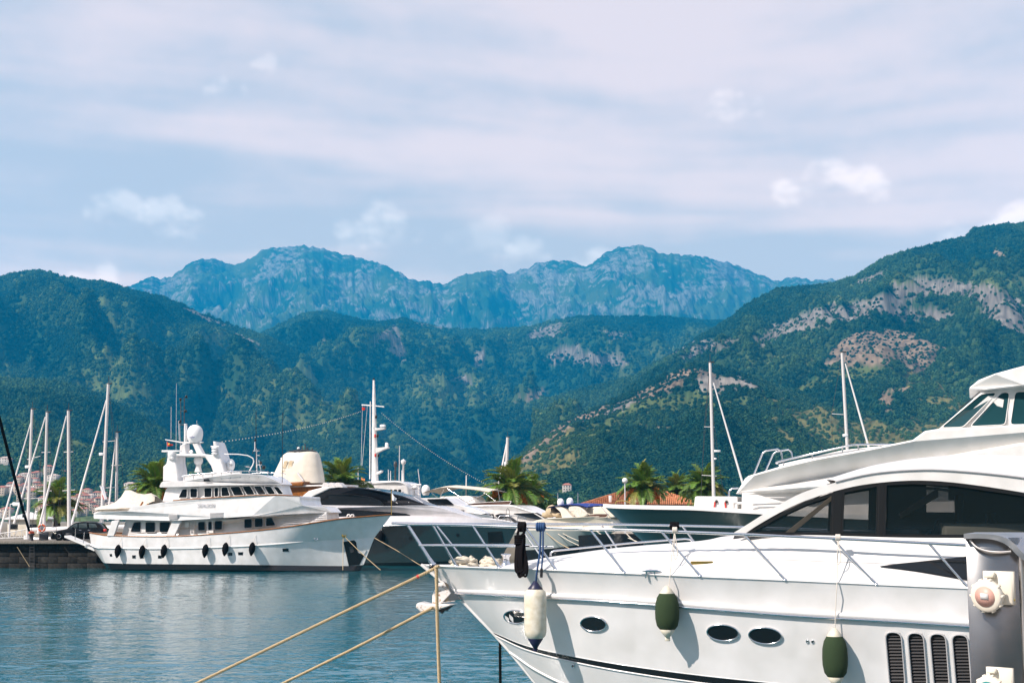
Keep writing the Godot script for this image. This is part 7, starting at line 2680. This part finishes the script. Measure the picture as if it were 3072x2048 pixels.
var house_spots := [[6, 1482], [27, 1474], [58, 1452], [72, 1436], [84, 1450], [98, 1440], [112, 1430], [104, 1447], [143, 1420], [160, 1442, 2], [188, 1436, 3], [196, 1434, 3], [222, 1432, 2], [40, 1470], [52, 1480], [70, 1468], [88, 1478], [96, 1486], [108, 1466], [120, 1476], [30, 1468], [236, 1502], [246, 1494], [254, 1508], [262, 1490], [270, 1500], [280, 1512], [290, 1494], [244, 1520], [262, 1524], [276, 1532], [240, 1536], [252, 1544], [286, 1540], [296, 1520], [160, 1556], [148, 1548], [180, 1548], [136, 1540], [8, 1552], [20, 1550], [128, 1508], [140, 1522], [215, 1520], [222, 1508], [306, 1500], [318, 1512], [330, 1524], [14, 1390, 2], [24, 1392, 0], [392, 1462, 2], [404, 1466, 0], [120, 1534], [224, 1548], [300, 1552], [90, 1498], [60, 1502], [1702, 1474, 0], [738, 1408, 2], [1236, 1394, 2]]
func basic_materials() -> void:
	grain(mat("concrete", Color(0.42, 0.40, 0.37), 0.85), tex(0.03, Color(0.7, 0.7, 0.7), Color.WHITE, 8), 0.4)
	var worn := tex(0.012, Color(0.90, 0.90, 0.89), Color.WHITE, 21, 5, 256)
	for e in [["gelcoat", Color(0.80, 0.795, 0.80), 0.22], ["deck_white", Color(0.78, 0.775, 0.765), 0.38], ["white_paint", Color(0.78, 0.78, 0.78), 0.35]]:
		var m := grain(mat(e[0], e[1], e[2]), worn, 0.35)
		m.clearcoat_enabled = e[0] == "gelcoat"
		m.clearcoat = 0.6
		m.clearcoat_roughness = 0.06
	mat("black_paint", Color(0.010, 0.011, 0.013), 0.25)
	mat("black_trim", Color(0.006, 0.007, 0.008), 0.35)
	mat("louvre_black", Color(0.018, 0.018, 0.02), 0.6)
	mat("cabin_beige", Color(0.50, 0.42, 0.32), 0.6)
	mat("grey_seal", Color(0.42, 0.42, 0.43), 0.45)
	mat("steel", Color(0.72, 0.72, 0.74), 0.16, 1.0)
	mat("satin_steel", Color(0.62, 0.60, 0.58), 0.32, 1.0)
	var bs := mat("brushed_steel", Color(0.48, 0.50, 0.52), 0.30, 1.0)
	grain(bs, tex(0.01, Color(0.80, 0.80, 0.80), Color.WHITE, 33, 5), 1.5)
	bs.roughness_texture = tex(0.02, Color(0.55, 0.55, 0.55), Color(1, 1, 1), 34, 5)
	bs.roughness = 0.45
	var mi := mat("mirror_steel", Color(0.27, 0.275, 0.28), 0.24, 1.0)
	grain(mi, tex(0.012, Color(0.86, 0.86, 0.86), Color.WHITE, 35, 5), 1.5)
	mi.normal_enabled = true
	var wv := NoiseTexture2D.new()
	wv.width = 256; wv.height = 256
	wv.seamless = true
	wv.as_normal_map = true
	wv.bump_strength = 1.0
	wv.noise = noise(0.012, 2, 36)
	mi.normal_texture = wv
	mi.normal_scale = 0.25
	mat("brass", Color(0.62, 0.44, 0.13), 0.3, 1.0)
	glass("tint", Color(0.008, 0.012, 0.014), 0.66)
	glass("far_tint", Color(0.012, 0.018, 0.02), 0.35)
	mat("dark_glass", Color(0.008, 0.010, 0.012), 0.04)
	mat("dark_trim", Color(0.035, 0.033, 0.032), 0.6)
	mat("dark_leather", Color(0.02, 0.022, 0.024), 0.45)
	mat("cream_leather", Color(0.42, 0.42, 0.33), 0.5)
	grain(mat("fender_white", Color(0.72, 0.69, 0.60), 0.45), tex(0.02, Color(0.88, 0.86, 0.80), Color.WHITE, 41), 1.2)
	mat("navy_rubber", Color(0.012, 0.014, 0.05), 0.4)
	var kn := grain(mat("green_knit", Color(0.028, 0.058, 0.020), 0.95), tex(0.05, Color(0.7, 0.7, 0.7), Color.WHITE, 43), 4.0)
	relief(kn, bump(0.12, 44, 2), 0.5)
	mat("blue_rope", Color(0.012, 0.055, 0.16), 0.75)
	mat("white_line", Color(0.62, 0.58, 0.52), 0.8)
	mat("black_rope", Color(0.008, 0.0075, 0.009), 0.9).metallic_specular = 0.15
	grain(mat("cream_rope", Color(0.80, 0.73, 0.60), 0.9), tex(0.05, Color(0.7, 0.7, 0.7), Color.WHITE, 45), 3.0)
	grain(mat("tan_rope", Color(0.64, 0.51, 0.32), 0.9), tex(0.04, Color(0.72, 0.7, 0.66), Color.WHITE, 46), 3.0)
	grain(mat("weedy_rope", Color(0.06, 0.05, 0.035), 0.9), tex(0.04, Color(0.5, 0.5, 0.5), Color.WHITE, 47), 3.0)
	mat("red_tape", Color(0.55, 0.04, 0.03), 0.5)
	grain(mat("anchor_white", Color(0.70, 0.68, 0.66), 0.45), tex(0.02, Color(0.62, 0.38, 0.18), Color.WHITE, 48, 5, 256, 0.12), 2.5)
	mat("ivory_plastic", Color(0.72, 0.68, 0.58), 0.4)
	mat("pink_plastic", Color(0.62, 0.36, 0.30), 0.45)
	mat("teal_plastic", Color(0.01, 0.20, 0.22), 0.45)
	grain(mat("teak", Color(0.33, 0.22, 0.12), 0.7), tex(0.02, Color(0.75, 0.75, 0.75), Color.WHITE, 50), 1.0)
	grain(mat("varnish", Color(0.36, 0.13, 0.025), 0.25), tex(0.02, Color(0.7, 0.7, 0.7), Color.WHITE, 51), 0.6)
	mat("pale_grey", Color(0.55, 0.55, 0.57), 0.45)
	mat("dark_steel", Color(0.06, 0.06, 0.065), 0.5, 0.3)
	mat("dome_white", Color(0.80, 0.80, 0.80), 0.4)
	grain(mat("pale_cloth", Color(0.74, 0.73, 0.73), 0.9), tex(0.03, Color(0.85, 0.85, 0.85), Color.WHITE, 52), 0.7)
	grain(mat("cream_canvas", Color(0.74, 0.68, 0.58), 0.9), tex(0.03, Color(0.82, 0.82, 0.82), Color.WHITE, 53), 0.7)
	grain(mat("beige_canvas", Color(0.62, 0.50, 0.33), 0.9), tex(0.03, Color(0.75, 0.75, 0.75), Color.WHITE, 54), 0.9)
	mat("blue_canvas", Color(0.008, 0.035, 0.22), 0.85)
	grain(mat("cream_paint", Color(0.76, 0.70, 0.60), 0.35), M.gelcoat.albedo_texture, 0.3)
	mat("yellow_paint", Color(0.66, 0.50, 0.25), 0.5)
	mat("flag_red", Color(0.55, 0.03, 0.02), 0.85)
	mat("flag_white", Color(0.72, 0.72, 0.76), 0.85)
	mat("flag_orange", Color(0.70, 0.22, 0.06), 0.85)
	mat("gold_paint", Color(0.70, 0.42, 0.05), 0.6)
	mat("black_cloth", Color(0.006, 0.006, 0.007), 0.9).metallic_specular = 0.2
	var sp := mat("silver_paint", Color(0.10, 0.115, 0.115), 0.07, 0.8)
	sp.clearcoat_enabled = true
	sp.clearcoat = 1.0
	sp.clearcoat_roughness = 0.03
	grain(mat("silver_white", Color(0.66, 0.65, 0.69), 0.25), M.gelcoat.albedo_texture, 0.3)
	grain(mat("grey_paint", Color(0.30, 0.34, 0.34), 0.15), M.gelcoat.albedo_texture, 0.3)
	mat("black_gloss", Color(0.010, 0.011, 0.014), 0.12)
	mat("brown_screen", Color(0.07, 0.032, 0.02), 0.15)
	var dg := mat("dark_green", Color(0.003, 0.014, 0.014), 0.12)
	dg.clearcoat_enabled = true
	mat("teal_glass", Color(0.012, 0.05, 0.06), 0.05)
	mat("mast_paint", Color(0.60, 0.58, 0.57), 0.4)
	mat("sail_white", Color(0.74, 0.72, 0.71), 0.8)
	mat("bulb_white", Color(0.75, 0.72, 0.62), 0.3)
	mat("orange_paint", Color(0.60, 0.09, 0.02), 0.5)
	mat("lamp_clear", Color(0.70, 0.68, 0.60), 0.2)
	var cb := mat("car_black", Color(0.003, 0.0035, 0.004), 0.12)
	cb.metallic_specular = 0.4
	mat("car_glass", Color(0.05, 0.07, 0.075), 0.05)
	grain(mat("pier_stone", Color(0.032, 0.031, 0.028), 0.95), tex(0.02, Color(0.5, 0.5, 0.5), Color.WHITE, 60), 0.5)
	for k in 3: grain(mat("pier_block_%d" % k, Color(0.034, 0.033, 0.030) * [0.8, 1.0, 1.25][k], 0.95), tex(0.025, Color(0.4, 0.4, 0.4), Color.WHITE, 61 + k, 5), 0.6)
	grain(mat("pier_edge", Color(0.36, 0.32, 0.27), 0.9), tex(0.03, Color(0.6, 0.6, 0.6), Color.WHITE, 65), 0.8)
	grain(mat("palm_bark", Color(0.10, 0.070, 0.050), 0.95), tex(0.05, Color(0.5, 0.5, 0.5), Color.WHITE, 66), 1.5)
	mat("palm_stub", Color(0.16, 0.085, 0.035), 0.9)
	mat("palm_rib", Color(0.14, 0.14, 0.04), 0.7)
	for k in 3:
		var lf := mat("palm_leaf_%d" % k, [Color(0.105, 0.215, 0.026), Color(0.070, 0.135, 0.020), Color(0.19, 0.19, 0.04)][k], 0.5)
		lf.backlight_enabled = true
		lf.backlight = Color(0.35, 0.4, 0.12)
	mat("palm_fruit", Color(0.70, 0.20, 0.012), 0.6)
	var bl := mat("bush_leaf", Color(0.035, 0.085, 0.022), 0.6)
	bl.backlight_enabled = true
	bl.backlight = Color(0.3, 0.4, 0.1)
	grain(mat("house_wall", Color(0.62, 0.58, 0.53), 0.9), tex(0.03, Color(0.8, 0.8, 0.8), Color.WHITE, 67), 0.4)
	grain(mat("house_cream", Color(0.60, 0.50, 0.40), 0.9), tex(0.03, Color(0.8, 0.8, 0.8), Color.WHITE, 68), 0.4)
	mat("roof_far", Color(0.34, 0.13, 0.09), 0.9)
	mat("roof_far_pale", Color(0.45, 0.36, 0.32), 0.9)
	var rt := mat("roof_tile", Color.WHITE, 0.9)
	rt.vertex_color_use_as_albedo = true

func _ready() -> void:
	rng.seed = 5
	view_and_light()
	basic_materials()
	water()
	hills()
	shore()
	far_shore()
	pier()
	kiosk()
	roofed_house()
	town()
	palms()
	leafy_bush("round dark green bush right of the two middle palms", at(1648, 1538, 150), Vector3(1.7, 1.6, 1.5), 3)
	lamp_post("globe_lamp", "tall globe lamp in front of the tiled roof", 1875, 1448, 152, 0.3)
	lamp_post("street_lamp", "tall street lamp with square head above the kiosk", 30, 1512, 140, 0.0)
	sailing_boats()
	funnel_yacht()
	mast_yacht()
	flybridge_yacht()
	cream_yacht()
	silver_yacht()
	classic_yacht()
	parked_car()
	trawler_yacht()
	motor_yacht()
	yacht_gear()
	pedestal()
